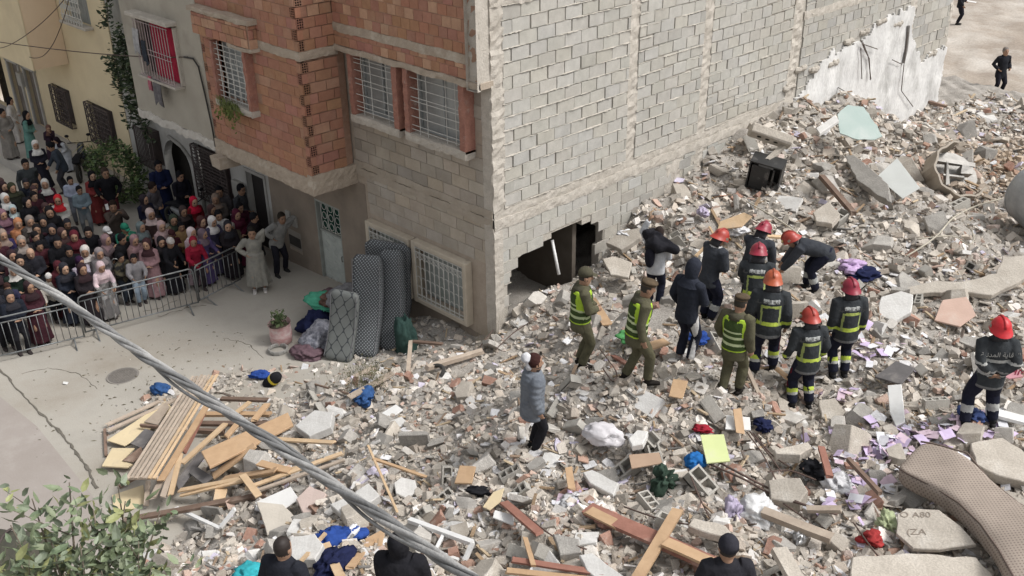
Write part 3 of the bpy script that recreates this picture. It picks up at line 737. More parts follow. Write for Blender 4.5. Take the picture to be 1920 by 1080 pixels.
# ================================================================= GREY PLASTERED HOUSE (second)
M_gplas = mat('grey_plaster', (.44, .41, .35), (.36, .33, .28), scale=1.2, rough=.95, bump=.25, bscale=18, stain=(.29, .26, .22), stain_scale=.7)
M_wplas = mat('whitewashed_wall', (.46, .455, .44), (.37, .36, .34), scale=2, rough=.95, bump=.25, stain=(.30, .28, .25), stain_scale=1.2)
M_yplas = mat('yellow_plaster', (.70, .60, .41), (.62, .52, .35), scale=.9, rough=.95, bump=.2, bscale=14, stain=(.56, .47, .32), stain_scale=.5)
M_yplas2 = mat('peach_plaster', (.70, .55, .39), (.63, .485, .34), scale=1.1, rough=.95, bump=.2, bscale=14)
M_iron = mat('dark_iron', (.09, .07, .065), (.05, .04, .04), scale=9, rough=.7, bump=.2)
M_raggd = mat('ragged_plaster', (.60, .575, .53), (.5, .47, .43), scale=5, bump=.6)
main_house = house
house = empty('plastered_house', 'grey plastered house with a red curtain behind its barred window and an arched street entrance', 'house', (-12, 0, -.9))
G0, G1 = -12.75, -8.66
b = MB(); ARCH = (-14.25, -12.65)
cutbox(b, -16.4, -8.39, -1.3, 2.45, 0, .25, [(-15.5, -14.3, .12, 1.35), (ARCH[0], ARCH[1], -1.3, 1.25), (-12.25, -10.35, -.12, 1.5), (-9.5, -8.62, -1.3, 1.36)])
# round the arch head
import itertools
for sgn in (1, -1):
    cx = (ARCH[0] + ARCH[1]) / 2; R_ = (ARCH[1] - ARCH[0]) / 2; zc = 1.25 - R_; pts = [(cx + sgn * R_, .0, 1.25)]
    pts += [(cx + sgn * R_ * math.cos(t), 0, zc + R_ * math.sin(t)) for t in np.linspace(PI / 2, 0, 9)]
    pts = pts[:1] + pts[1:]; P = [(x, .001, z) for x, y, z in pts]; b.prism(P, (0, .24, 0))
child(b, 'street_wall', M_wplas)
b = MB(); b.box((-16.4 + (16.4 - 12.75) / 2, .14, 5.6), (3.65, .25, 6.3)); b.box((-10.6, .14, 5.6), (4.5, .25, 6.3)); child(b, 'rear_wall', mat('grey_strip', (.37, .36, .33), scale=2, bump=.2))
b = MB()
OW = (-11.75, -9.85, 3.80, 5.22)
cutbox(b, G0, G1, 2.62, 8.7, BY, .16, [OW]); b.box((G1 - .08, (BY + .16) / 2, 5.65), (.16, -BY - .17, 6.05)); b.box((G0 + .08, (BY + .16) / 2, 5.65), (.16, -BY - .17, 6.05))
child(b, 'upper_wall', M_gplas)
b = MB(); lump_slab(b, (0, BY, 0), UX, NY, G0, G1 + .02, 2.42, 2.64, .03, .012, edge=.05, back=-.16); b.box(((G0 + G1) / 2, BY / 2, 2.52), (G1 - G0, -BY, .16)); child(b, 'broken_plaster_edge', M_raggd)
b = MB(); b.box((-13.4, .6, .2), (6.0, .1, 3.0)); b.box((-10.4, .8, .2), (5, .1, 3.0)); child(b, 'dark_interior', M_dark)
# window with red curtain
x0, x1, z0, z1 = OW
b = MB(); b.box(((x0 + x1) / 2, BY + .13, (z0 + z1) / 2), (x1 - x0, .02, z1 - z0)); win = child(b, 'window', mat('dark_pane', (.05, .035, .035), rough=.3, bump=0))
b = MB()
for i in range(36):
    x = x0 + .55 + i * .034; w_ = .02; b.box((x, BY + .02 + .02 * (i % 2), (z0 + z1) / 2 - .02), (.040, .02, z1 - z0 - .08), rot=(0, 0, .5 if i % 2 else -.5))
child(b, 'red_curtain', mat('red_curtain', (.55, .05, .10), (.34, .02, .05), scale=7, bump=.2, aniso=(5, 5, .6)), win)
b = MB(); bars(b, x0 + .02, x1 - .02, z0, z1, BY - .20, 13, 2, .010, hz=[z0 + .02, z0 + .62, z0 + .74, z1 - .02]); child(b, 'grille', mat('pinkish_bars', (.50, .42, .42), bump=.1), win)
b = MB(); b.box(((x0 + x1) / 2, BY - .14, z1 + .12), (x1 - x0 + .25, .32, .11), cham=.02, jit=.008); b.box(((x0 + x1) / 2, BY - .14, z0 - .03), (x1 - x0 + .1, .26, .05)); 
for x in (x0 - .04, x1 + .04): b.box((x, BY - .04, (z0 + z1) / 2 + .02), (.06, .10, z1 - z0 + .0))
child(b, 'surround', M_conc, win)
def hanging(name, label, x, z, w_, h, m, y=BY - .24, k=3, folds=.03, group=None):
    nx, nz = 10, 8; vs = []; fs = []
    for j in range(nz + 1):
        for i in range(nx + 1):
            u, v = i / nx, j / nz
            vs.append((x + w_ * (u - .5) * (1 - .12 * v) + .02 * math.sin(v * 5 + k), y - folds * math.sin(u * 6 * k + v) * (.3 + v) - .01, z - h * v * (1 + .15 * math.sin(u * 7 + k))))
    for j in range(nz):
        for i in range(nx): a = j * (nx + 1) + i; fs.append((a, a + 1, a + nx + 2, a + nx + 1))
    bb = MB(); bb.add(vs, fs); bb.add([(p[0], p[1] + .012, p[2]) for p in vs], [tuple(reversed(f)) for f in fs])
    o = bb.build(name, m, smooth=True, fixn=False); tag(o, label, 'laundry', group); return o
hanging('laundry', 'white and black cloth hung on the left half of the red curtained window grille', -11.55, 5.0, .32, .6, cloth('whiteish', (.45, .45, .46)), k=2)
hanging('laundry', 'dark grey shirt hung in the middle of the red curtained window grille', -11.2, 4.75, .22, .55, cloth('darkshirt', (.06, .07, .09)), k=3)
hanging('laundry', 'small pink rag hanging below the red curtained window', -11.2, 3.85, .16, .35, cloth('pinkrag', (.55, .2, .25)), k=2)
hanging('laundry', 'grey trousers hanging below the red curtained window', -10.85, 3.82, .42, .62, cloth('greytrous', (.2, .19, .2)), k=2)
# ground floor grilles
def iron_window(x0, x1, z0, z1, nv, nh, proud=.22, parent=None, dense=False):
    b = MB(); b.box(((x0 + x1) / 2, .12, (z0 + z1) / 2), (x1 - x0, .02, z1 - z0)); win = child(b, 'window', mat('dark_pane', (.05, .035, .035)), parent)
    b = MB(); bars(b, x0, x1, z0, z1, -proud, nv, nh, .016)
    for z in (z0, z1): b.tube([(x0, -proud, z), (x1, -proud, z)], .022, n=6); b.tube([(x0, -proud, z), (x0, 0, z)], .018, n=6); b.tube([(x1, -proud, z), (x1, 0, z)], .018, n=6)
    for x in (x0, x1): b.tube([(x, -proud, z0), (x, -proud, z1)], .022, n=6)
    if dense:
        for i in range(7):
            for j in range(5): ring(b, (x0 + (x1 - x0) * (i + .5) / 7, -proud, z0 + (z1 - z0) * (j + .5) / 5), .1, .012, 8)
    child(b, 'grille', M_iron, win); return win
iron_window(-15.45, -14.35, .15, 1.33, 11, 2, .25)
iron_window(-12.2, -10.4, -.10, 1.48, 3, 16, .12, dense=True)
b = MB(); b.box((-9.06, .16, .1), (.86, .04, 2.5)); dr = child(b, 'door', mat('dark_door', (.035, .03, .03), rough=.6, bump=.1))
b = MB()
for x in (-9.53, -8.59): b.box((x, -.01, .05), (.09, .04, 2.6))
b.box((-9.06, -.01, 1.40), (1.02, .04, .09)); child(b, 'door_frame', mat('pale_frame', (.42, .41, .39), bump=.1), dr)
b = MB(); b.box((-9.95, -.06, .75), (.42, .14, .42), cham=.02); child(b, 'meter_box', mat('meter_box', (.40, .39, .36)))
b = MB()
pts = [on_y(px, py, BY - .04) for px, py in [(345, 107), (362, 110), (372, 125), (385, 180), (398, 240), (404, 275)]]; b.tube(pts, .022, n=6)
child(b, 'service_cable', mat('cable_black', (.04, .038, .036), rough=.6, bump=0))
b = MB(); b.tube([on_y(px, py, -.05) for px, py in [(315, 255), (340, 275), (365, 310), (378, 350), (384, 400)]], .05, n=7); child(b, 'arch_moulding', mat('arch_mould', (.30, .29, .27), bump=.3))
# ================================================================= YELLOW HOUSE (third)
house = empty('yellow_house', 'pale yellow house with a peach coloured balcony box and rusty window grilles', 'house', (-22, 0, -.9))
b = MB()
cutbox(b, -40, -16.42, -1.3, 8.7, -.02, .25, [(-19.2, -17.35, -.08, 1.30), (-21.95, -20.55, .0, 1.34), (-19.25, -17.6, 3.88, 5.3), (-24.35, -23.35, -.66, 1.45), (-25.9, -24.8, -.66, 1.45), (-28.6, -26.6, -.66, 1.5)])
child(b, 'street_wall', M_yplas)
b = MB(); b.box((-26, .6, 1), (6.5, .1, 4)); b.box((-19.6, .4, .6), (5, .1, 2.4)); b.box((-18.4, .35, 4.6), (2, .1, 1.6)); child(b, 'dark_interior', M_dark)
for w_ in [(-19.15, -17.4, -.05, 1.28, 6, 8), (-21.9, -20.6, .03, 1.32, 5, 7)]: iron_window(*w_, proud=.16, dense=True)
b = MB(); b.box((-18.42, .14, 4.58), (1.64, .02, 1.4)); win = child(b, 'window', mat('curtained_glass', (.3, .3, .3)))
b = MB(); bars(b, -19.2, -17.65, 3.9, 5.3, -.24, 8, 3, .014); 
for i in range(8):
    for j in range(4): ring(b, (-19.1 + i * .19, -.24, 4.05 + j * .33), .09, .010, 8)
child(b, 'grille', M_whbar, win)
b = MB(); b.box((-18.42, -.15, 3.86), (1.9, .28, .08), cham=.01); child(b, 'sill', M_conc, win)
b = MB(); yb = -1.15
b.box((-24.9, (yb - .02) / 2, 5.4), (9.8, -yb - .05, 6.1)); child(b, 'balcony_box', M_yplas2)
b = MB(); b.box((-24.9, yb - .012, 5.4), (9.84, .03, 6.14)); child(b, 'balcony_front', M_yplas)
b = MB(); b.box((-23.0, yb - .04, 5.2), (1.2, .02, 1.1)); child(b, 'balcony_window', mat('dark_pane', (.05, .035, .035)))
for x0, x1 in [(-24.35, -23.35), (-25.9, -24.8)]:
    b = MB(); b.box(((x0 + x1) / 2, .12, .38), (x1 - x0 - .1, .04, 2.1)); dr = child(b, 'door', mat('taupe_door', (.20, .175, .15), (.13, .11, .10), scale=4, bump=.2))
    b = MB()
    for x in (x0, x1): b.box((x, -.05, .4), (.12, .08, 2.2))
    b.box(((x0 + x1) / 2, -.05, 1.5), (x1 - x0 + .24, .08, .1)); child(b, 'door_frame', mat('pale_frame', (.42, .41, .39)), dr)
b = MB(); b.box((-24.55, -.12, 1.0), (.4, .2, .5), cham=.02); child(b, 'meter_box', mat('meter_box', (.4, .39, .36)))
house = main_house
# ================================================================= FAR BLOCK HOUSE behind (side wall continues)
far = empty('block_house', 'far grey block house with torn off white plaster on its long side wall', 'house', (-3, 15, -.3)); house = far
Y0, Y1 = 10.97, 20.15
PL = [(10.72, -.3), (10.72, 2.2), (10.85, 2.75), (11.3, 2.95), (11.6, 3.15), (12.1, 3.62), (12.7, 3.70), (13.6, 3.83), (14.6, 3.86), (14.75, 4.25), (16.9, 4.3), (17.25, 4.4), (17.45, 3.4), (17.9, 2.85), (18.4, 2.45), (19.2, 2.62), (20.2, 2.60), (20.2, -.4)]
b = MB(); tn2 = gtone(.86, .98, .015)
masonry(b, (0, 0, 0), UY, NX, Y0 + .1, 17.1, 2.0, 4.88, .46, .27, gap=.014, depth=.02, tones=tn2, jit=.008, wob=.02)
masonry(b, (0, 0, 0), UY, NX, Y0 + .1, 17.1, 5.05, 8.6, .44, .27, gap=.014, depth=.02, tones=tn2, jit=.008, wob=.02)
masonry(b, (0, 0, 0), UY, NX, 17.5, Y1, .6, 8.6, .52, .33, gap=.016, depth=.02, tones=gtone(.88, 1.02, .02), jit=.008, wob=.0)
child_split(b, 'side_blockwork', M_block)
b = MB(); z = 2.0
while z < 8.6:
    bead(b, (0, 0, 0), UY, NX, Y0 + .1, 17.1, z, size=.02, base=.016); z += .27
z = .6; b.mark()
while z < 8.6: bead(b, (0, 0, 0), UY, NX, 17.5, Y1, z, size=.022, base=.016); z += .33
child_split(b, 'mortar_bead', M_mort)
b = MB(); b.box((-4.0, (Y0 + Y1) / 2, 4.1), (7.98, Y1 - Y0, 9.4)); child(b, 'wall_core', M_mort)
b = MB(); lump_slab(b, (0, 0, 0), UY, NX, Y0 + .05, 17.2, 4.86, 5.08, .03, .012); lump_slab(b, (0, 0, 0), UY, NX, 17.05, 17.5, 0, 8.6, .02, .02); lump_slab(b, (0, 0, 0), UY, NX, Y1 - .2, Y1 + .02, -.3, 8.6, .02, .03)
child_split(b, 'concrete_member', M_conc)
# torn plaster sheet
bm = bmesh.new(); GRY = np.arange(10.7, 20.25, .06); GRZ = np.arange(-.4, 4.6, .06); idx = {}
for i, y in enumerate(GRY):
    for j, z in enumerate(GRZ):
        q = np.array([[0, y, z]]); jy = y + .12 * float(snoise(q, 9, 41, 3)[0]); jz = z + .16 * float(snoise(q, 6, 42, 3)[0])
        if inpoly(jy, jz, PL): idx[(i, j)] = bm.verts.new((.075 + .028 * float(snoise(q, 1.4, 43, 3)[0]) + random.uniform(-.003, .003), y, z))
for (i, j) in list(idx):
    k = [(i, j), (i + 1, j), (i + 1, j + 1), (i, j + 1)]
    if all(q in idx for q in k): bm.faces.new([idx[q] for q in k])
ret = bmesh.ops.extrude_face_region(bm, geom=bm.faces[:]); vsx = [g for g in ret['geom'] if isinstance(g, bmesh.types.BMVert)]
for v in vsx: v.co.x = -.01
for v in [v for v in bm.verts if not v.link_faces]: bm.verts.remove(v)
bmesh.ops.recalc_face_normals(bm, faces=bm.faces); me = bpy.data.meshes.new('torn_plaster'); bm.to_mesh(me); bm.free()
me.materials.append(mat('torn_plaster', (.74, .735, .72), (.53, .525, .515), scale=2.0, rough=.95, bump=.5, bscale=14, speck=.05, stain=(.34, .335, .32), stain_scale=1.2, aniso=(1, 1, .6), stain_lo=.50, stain_hi=.72))
o = bpy.data.objects.new('torn_plaster', me); COL.objects.link(o); o.parent = far; o.matrix_parent_inverse = Matrix.Translation(far.location).inverted()
b = MB()
for px, py, r_ in [(1620, 60, .14), (1560, 118, .13), (1525, 130, .10), (1478, 165, .16), (1500, 130, .1), (1590, 78, .1), (1650, 40, .1), (1745, 100, .1), (1680, 45, .1)]:
    p = on_x(px, py, .02); b.mark()
    for _ in range(7): b.ell(p + np.array([random.uniform(0, .06), (_ - 3) * .07, random.uniform(-.03, .03)]), (random.uniform(.05, .09),) * 3, nu=6, nv=4)
child_split(b, 'broken_beam_stub', M_conc)
b = MB()
for path in [[(1614, 75), (1622, 95), (1630, 110), (1632, 150)], [(1618, 80), (1628, 105), (1633, 148)], [(1616, 82), (1645, 92)], [(1614, 90), (1616, 148)], [(1690, 120), (1673, 112)], [(1703, 60), (1695, 120), (1690, 170), (1712, 200)]]:
    b.mark(); b.tube([on_x(px, py, .14 + .05 * random.random()) for px, py in path], .014, n=5)
child_split(b, 'bent_rebar', mat('rebar', (.14, .115, .10), rough=.8, bump=.2))
b = MB(); b.tube([on_x(px, py, .12) for px, py in [(1704, 48), (1700, 90), (1694, 118)]], .045, n=7); child(b, 'drain_pipe', mat('pipe_grey', (.28, .27, .26), bump=.1))
house = main_house
# ================================================================= RUBBLE
def chopped(dims, cuts, seed, jit=.06, rounds=0.0):
    rnd = random.Random(seed); bm = bmesh.new(); bmesh.ops.create_cube(bm, size=1.0)
    for v in bm.verts: v.co = Vector((v.co.x * dims[0], v.co.y * dims[1], v.co.z * dims[2])) + Vector([rnd.uniform(-jit, jit) * min(dims) for _ in range(3)])
    for _ in range(cuts):
        n = Vector([rnd.gauss(0, 1) for _ in range(3)]).normalized(); n = Vector((n.x / dims[0], n.y / dims[1], n.z / dims[2] * .6)).normalized()
        sup = sum(abs(n[i]) * dims[i] / 2 for i in range(3)); d = sup * rnd.uniform(.42, .85)
        g = bm.verts[:] + bm.edges[:] + bm.faces[:]
        r = bmesh.ops.bisect_plane(bm, geom=g, plane_co=n * d, plane_no=n, clear_outer=True)
        ed = [e for e in r['geom_cut'] if isinstance(e, bmesh.types.BMEdge)]
        if ed:
            try: bmesh.ops.edgeloop_fill(bm, edges=ed)
            except Exception: pass
    return bm
def bm_arrays(bm):
    bmesh.ops.triangulate(bm, faces=bm.faces); bm.verts.index_update()
    V = np.array([v.co[:] for v in bm.verts]); F = np.array([[v.index for v in f.verts] for f in bm.faces]); bm.free(); return V, F
def heap_points(n, seed, edge_keep=.06):
    """points spread over the heap, denser where it is near"""
    r = np.random.default_rng(seed); out = []
    while sum(len(o) for o in out) < n:
        m = n * 3; px = r.uniform(150, 1990, m); py = r.uniform(150, 1180, m); zz = np.full(m, 1.2)
        D = np.stack([(px - 960), -(py - 540), np.full(m, -CF)], 1) / CF @ CR.T
        for _ in range(7):
            t = (CPOS[2] - zz) / -D[:, 2]; P = CPOS + D * t[:, None]; zz = .5 * zz + .5 * heap(P[:, 0], P[:, 1], False)
        hh = heap(P[:, 0], P[:, 1]); ok = (P[:, 0] > .06) | (P[:, 1] < -.05)
        ok &= (hh - base_level(P[:, 0], P[:, 1]) > -edge_keep) & (P[:, 0] < 17.5) & (P[:, 1] < 24.5) & (P[:, 1] > -11.5) & (P[:, 0] > -4.9)
        Q = np.stack([P[:, 0], P[:, 1], hh], 1)[ok]; out.append(Q)
    A = np.concatenate(out)[:n]
    if n > 1000:      # the slope against the far wall, seen at a grazing angle
        m = n // 7; x = r.uniform(.08, 5.5, m); y = r.uniform(9, 23, m); h_ = heap(x, y); k_ = h_ - base_level(x, y) > .02
        A = np.concatenate([A, np.stack([x, y, h_], 1)[k_]])
    return A
def zone_brown(P):   # earth-coloured zone beside the excavator, upper right
    return np.clip((P[:, 1] - 9) / 6, 0, 1) * np.clip((P[:, 0] - 2.2) / 2, 0, 1)
PAL = np.array([(.47, .445, .41), (.40, .38, .345), (.33, .315, .29), (.52, .49, .445), (.44, .40, .355), (.62, .61, .59), (.72, .71, .70), (.43, .33, .285), (.38, .26, .21), (.50, .43, .40)])
PW = np.array([.22, .20, .12, .14, .13, .06, .035, .05, .025, .02]); PW /= PW.sum()
def pal_pick(r, n, P):
    k = r.choice(len(PAL), n, p=PW); C = PAL[k] * np.array([1.19, 1.145, 1.11]) * r.uniform(.72, 1.20, (n, 1))
    zb = zone_brown(P)[:, None]; C = C * (1 - zb) + (C * np.array([.86, .74, .62])) * zb
    return C
def rot_mats(r, n, flat=0.5):
    a = r.uniform(0, 2 * PI, n); tx = r.normal(0, flat, n); ty = r.normal(0, flat, n)
    ca, sa, cx, sx, cy, sy = np.cos(a), np.sin(a), np.cos(tx), np.sin(tx), np.cos(ty), np.sin(ty)
    Z = np.zeros(n); O = np.ones(n)
    Rz = np.stack([ca, -sa, Z, sa, ca, Z, Z, Z, O], 1).reshape(-1, 3, 3); Rx = np.stack([O, Z, Z, Z, cx, -sx, Z, sx, cx], 1).reshape(-1, 3, 3); Ry = np.stack([cy, Z, sy, Z, O, Z, -sy, Z, cy], 1).reshape(-1, 3, 3)
    return Rx @ Ry @ Rz
def scatter_stuff(name, n, smin, smax, power, seed, shapes, sink=.1, flat=.6, cols=None, keep=None):
    r = np.random.default_rng(seed); P = heap_points(n, seed + 1)
    if keep is not None: P = P[keep(P)]
    n = len(P); u = r.uniform(0, 1, n); S = smin * (smax / smin) ** (u ** power) * (1 + .45 * np.clip((P[:, 1] - 2) / 8, 0, 1)); R = rot_mats(r, n, flat); C = pal_pick(r, n, P) if cols is None else cols[r.integers(0, len(cols), n)] * r.uniform(.85, 1.1, (n, 1))
    which = r.integers(0, len(shapes), n); Vs = []; Fs = []; Ts = []; o = 0
    for k, (V, F) in enumerate(shapes):
        m = np.where(which == k)[0]
        if not len(m): continue
        X = np.einsum('nij,vj->nvi', R[m], V) * S[m][:, None, None] + P[m][:, None, :]; X[:, :, 2] += (S[m] * sink)[:, None]
        FF = F[None] + (np.arange(len(m)) * len(V))[:, None, None] + o
        Vs.append(X.reshape(-1, 3)); Fs.append(FF.reshape(-1, 3)); Ts.append(np.repeat(C[m], len(F), 0)); o += len(m) * len(V)
    return np.concatenate(Vs), np.concatenate(Fs), np.concatenate(Ts)
M_chunk = mat('broken_masonry', (1, 1, 1), (.78, .775, .76), scale=7, rough=.95, bump=.55, bscale=35, tint=True, speck=.14)
SH = []
for k in range(14):
    d = random.choice([(1, .8, .7), (1, .7, .45), (1, .9, .3), (1, .5, .35), (1, .6, .6)]); SH.append(bm_arrays(chopped(d, random.choice([3, 4, 5]), 100 + k)))
SHF = [bm_arrays(chopped((1, random.uniform(.5, .9), .12), 3, 200 + k)) for k in range(6)]
SHS = [bm_arrays(chopped((1, .09, .05), 1, 300 + k)) for k in range(4)]
parts = [scatter_stuff('a', 52000, .015, .11, 1.8, 5, SH, .12), scatter_stuff('b', 5600, .09, .21, 1.5, 6, SH, .12), scatter_stuff('c', 5200, .05, .22, 1.3, 7, SHF, .18, .35)]
o = 0; VV = []; FF = []; TT = []
for V, F, T in parts: VV.append(V); FF.append(F + o); TT.append(T); o += len(V)
g = np_mesh('rubble_debris', np.concatenate(VV), np.concatenate(FF), np.concatenate(TT), [M_chunk]); tag(g, 'small broken pieces of concrete, brick and plaster covering the whole heap', 'rubble', kind='stuff')
V, F, T = scatter_stuff('d', 2600, .15, .55, 1.6, 8, SHS, .05, .3, cols=np.array([(.40, .29, .19), (.30, .22, .16), (.16, .13, .11), (.50, .40, .28), (.25, .24, .23)]))
g = np_mesh('wood_splinters', V, F, T, [M_chunk]); tag(g, 'thin splinters and sticks strewn through the rubble', 'splinters', kind='stuff')
V, F, T = scatter_stuff('e', 1500, .06, .20, 1.2, 9, SHF, .25, .35, cols=np.array([(.74, .74, .76), (.70, .69, .70), (.60, .56, .68), (.62, .6, .58)]))
g = np_mesh('paper_scraps', V, F, T, [M_chunk]); tag(g, 'scraps of white and lilac paper scattered over the rubble', 'scraps', kind='stuff')
# crumbs on the street around the edge
r = np.random.default_rng(77); cr = []
for _ in range(420):
    px, py = r.uniform(180, 900), r.uniform(610, 1000); p = on_z(px, py, -.5)
    h_ = float(heap(p[0], p[1])[0]); b_ = float(street(p[0], p[1]))
    if h_ < b_ and h_ > b_ - .5 and p[1] < -.1: cr.append((p[0], p[1], b_ + .01))
cr = np.array(cr); Vs = []; Fs = []; Ts = []; o = 0
for p in cr:
    V, F = SH[r.integers(len(SH))]; s_ = r.uniform(.015, .05); X = V * s_ + p; Vs.append(X); Fs.append(F + o); Ts.append(np.repeat([PAL[r.integers(0, 6)]], len(F), 0)); o += len(V)
g = np_mesh('street_crumbs', np.concatenate(Vs), np.concatenate(Fs), np.concatenate(Ts), [M_chunk]); tag(g, 'crumbs of masonry scattered on the street at the foot of the heap', 'crumbs', kind='stuff')
# ------------------------------------------------------------ individual pieces
def unit_mesh(bm, name, m, bevel=.02, rough=0.0):
    if bevel: bmesh.ops.bevel(bm, geom=bm.edges[:], offset=bevel, segments=1, affect='EDGES', clamp_overlap=True)
    bmesh.ops.recalc_face_normals(bm, faces=bm.faces); me = bpy.data.meshes.new(name); bm.to_mesh(me); bm.free(); me.materials.append(m); return me
M_cg = mat('chunk_concrete', (.50, .475, .44), (.37, .35, .322), scale=3.5, rough=.95, bump=.7, bscale=20, speck=.16, objvar=.42, stain=(.58, .55, .50), stain_scale=2.0)
M_cb = mat('chunk_beige', (.52, .475, .415), (.40, .36, .31), scale=3, rough=.95, bump=.6, bscale=20, speck=.14, objvar=.22, stain=(.60, .57, .52), stain_scale=2.0)
M_cw = mat('chunk_plaster', (.70, .69, .67), (.57, .555, .53), scale=4, rough=.95, bump=.4, bscale=18, speck=.07, objvar=.2)
M_cr = mat('chunk_brick', (.44, .27, .21), (.33, .19, .145), scale=5, rough=.95, bump=.5, bscale=25, speck=.14, objvar=.25, stain=(.50, .44, .39), stain_scale=2.2)
M_hb = mat('hollow_block_grey', (.47, .45, .41), (.38, .36, .325), scale=5, rough=.95, bump=.5, bscale=30, speck=.14, objvar=.22)
var_c = []
for k in range(26):
    d = random.choice([(1, .8, .6), (1, .75, .35), (1, .9, .22), (1, .55, .4), (1, .85, .8), (1, .7, .28)])
    var_c.append(unit_mesh(chopped(d, random.choice([2, 3, 4]), 500 + k, .1), 'rubble_chunk', M_cg if k % 3 else M_cb, .018))
var_w = [unit_mesh(chopped((1, random.uniform(.6, .9), random.uniform(.10, .3)), random.choice([2, 3]), 600 + k, .08), 'plaster_piece', M_cw, .012) for k in range(10)]
var_r = [unit_mesh(chopped((1, .62, .5), random.choice([1, 2, 3]), 700 + k, .05), 'brick_piece', M_cr, .015) for k in range(8)]
def hollow_block(nc=3, broken=0, seed=0, dims=(1, .5, .5)):
    b = MB(); L, W_, H_ = dims; t = .07 * L; b.box((0, 0, -H_ / 2 + t * .5), (L, W_, t)); 
    b.box((0, -W_ / 2 + t / 2, .0), (L, t, H_ - .001)); b.box((0, W_ / 2 - t / 2, 0), (L, t, H_ - .001))
    rnd = random.Random(seed); n = nc + 1 - broken
    for i in range(nc + 1):
        if i >= n and broken: continue
        x = -L / 2 + t / 2 + (L - t) * i / nc; b.box((x, 0, -.002), (t, W_ - 2 * t + .002, H_ - .004))
    me = b.mesh('hollow_block'); me.materials.append(M_hb); return me
var_h = [hollow_block(3), hollow_block(2), hollow_block(3, 1, 2), hollow_block(2, 0, 3, (1, .5, .4)), hollow_block(3, 0, 4, (1, .38, .5))]
AVOID = []   # (x, y, radius) kept clear of big pieces (people, named objects)
for a_ in [(4.76, -3.75), (4.36, -2.32), (5.31, -2.03), (5.81, -1.6), (6.28, -1.01), (6.91, .14), (6.25, .01), (6.97, 1.17), (9.3, .96)]: AVOID.append((*a_, .35))
def scatter_ind(variants, name, label, cat, group, n, smin, smax, seed, sink=.12, flat=.5, power=1.3, keep=None, pts=None):
    r = np.random.default_rng(seed); P = heap_points(n * 3, seed + 3, 0) if pts is None else pts; k = 0
    # spread: reject close neighbours
    used_ = []
    for p in P:
        if k >= n: break
        if keep is not None and not keep(p): continue
        if any((p[0] - a) ** 2 + (p[1] - c) ** 2 < q * q for a, c, q in AVOID): continue
        s_ = smin * (smax / smin) ** (r.uniform() ** power) * (1 + .45 * min(1, max(0, (p[1] - 2) / 8)))
        if p[0] < s_ * .6 and p[1] > -.2: continue
        if any((p[0] - q[0]) ** 2 + (p[1] - q[1]) ** 2 < (.55 * (s_ + q[2])) ** 2 * .35 for q in used_): continue
        used_.append((p[0], p[1], s_))
        me = variants[r.integers(len(variants))]; o = bpy.data.objects.new(name, me); COL.objects.link(o)
        o.location = (p[0], p[1], p[2] + s_ * sink); o.scale = (s_, s_ * r.uniform(.8, 1.15), s_ * r.uniform(.85, 1.2)); o.rotation_euler = (r.normal(0, flat), r.normal(0, flat), r.uniform(0, 6.28)); tag(o, label, cat, group); k += 1
    return used_
# ================================================================= OBJECTS ON THE HEAP AND STREET
M_w1 = mat('pine_wood', (.62, .46, .30), (.50, .355, .215), scale=4, rough=.8, bump=.3, bscale=20, objvar=.2, aniso=(1, 1, 1), stain=(.45, .36, .27), stain_scale=2)
M_w2 = mat('weathered_wood', (.50, .42, .34), (.38, .31, .25), scale=5, rough=.9, bump=.4, bscale=24, objvar=.2, stain=(.33, .27, .22), stain_scale=2)
M_w3 = mat('orange_wood', (.53, .365, .225), (.43, .285, .17), scale=4, rough=.7, bump=.25, bscale=18, objvar=.12, stain=(.40, .27, .17), stain_scale=2.5)
M_yb = mat('yellow_board', (.66, .55, .36), (.58, .48, .31), scale=2, rough=.7, bump=.1, objvar=.1, stain=(.5, .42, .3), stain_scale=3)
M_dg = mat('dark_board', (.15, .14, .14), (.105, .10, .10), scale=4, bump=.2, objvar=.15, stain=(.28, .26, .24), stain_scale=2.5)
M_db = mat('dark_wood', (.24, .165, .125), (.16, .11, .085), scale=5, bump=.35, objvar=.25, stain=(.36, .29, .24), stain_scale=2)
M_rw = mat('red_brown_wood', (.34, .165, .125), (.25, .12, .09), scale=4, bump=.25, stain=(.42, .30, .25), stain_scale=1.8)
M_wh = mat('white_board', (.76, .76, .75), (.66, .655, .64), scale=3, rough=.55, bump=.1, stain=(.52, .50, .47), stain_scale=2)
def pt(px, py, lift=0.0): p = at(px, py); r_ = ray(px, py); t = (CPOS[2] - p[2] - lift) / -r_[2]; return CPOS + r_ * t
def clear_here(p, r_=.3): AVOID.append((p[0], p[1], r_))
def c5(x, y): return x / 2.572, 660 + y / 2.572
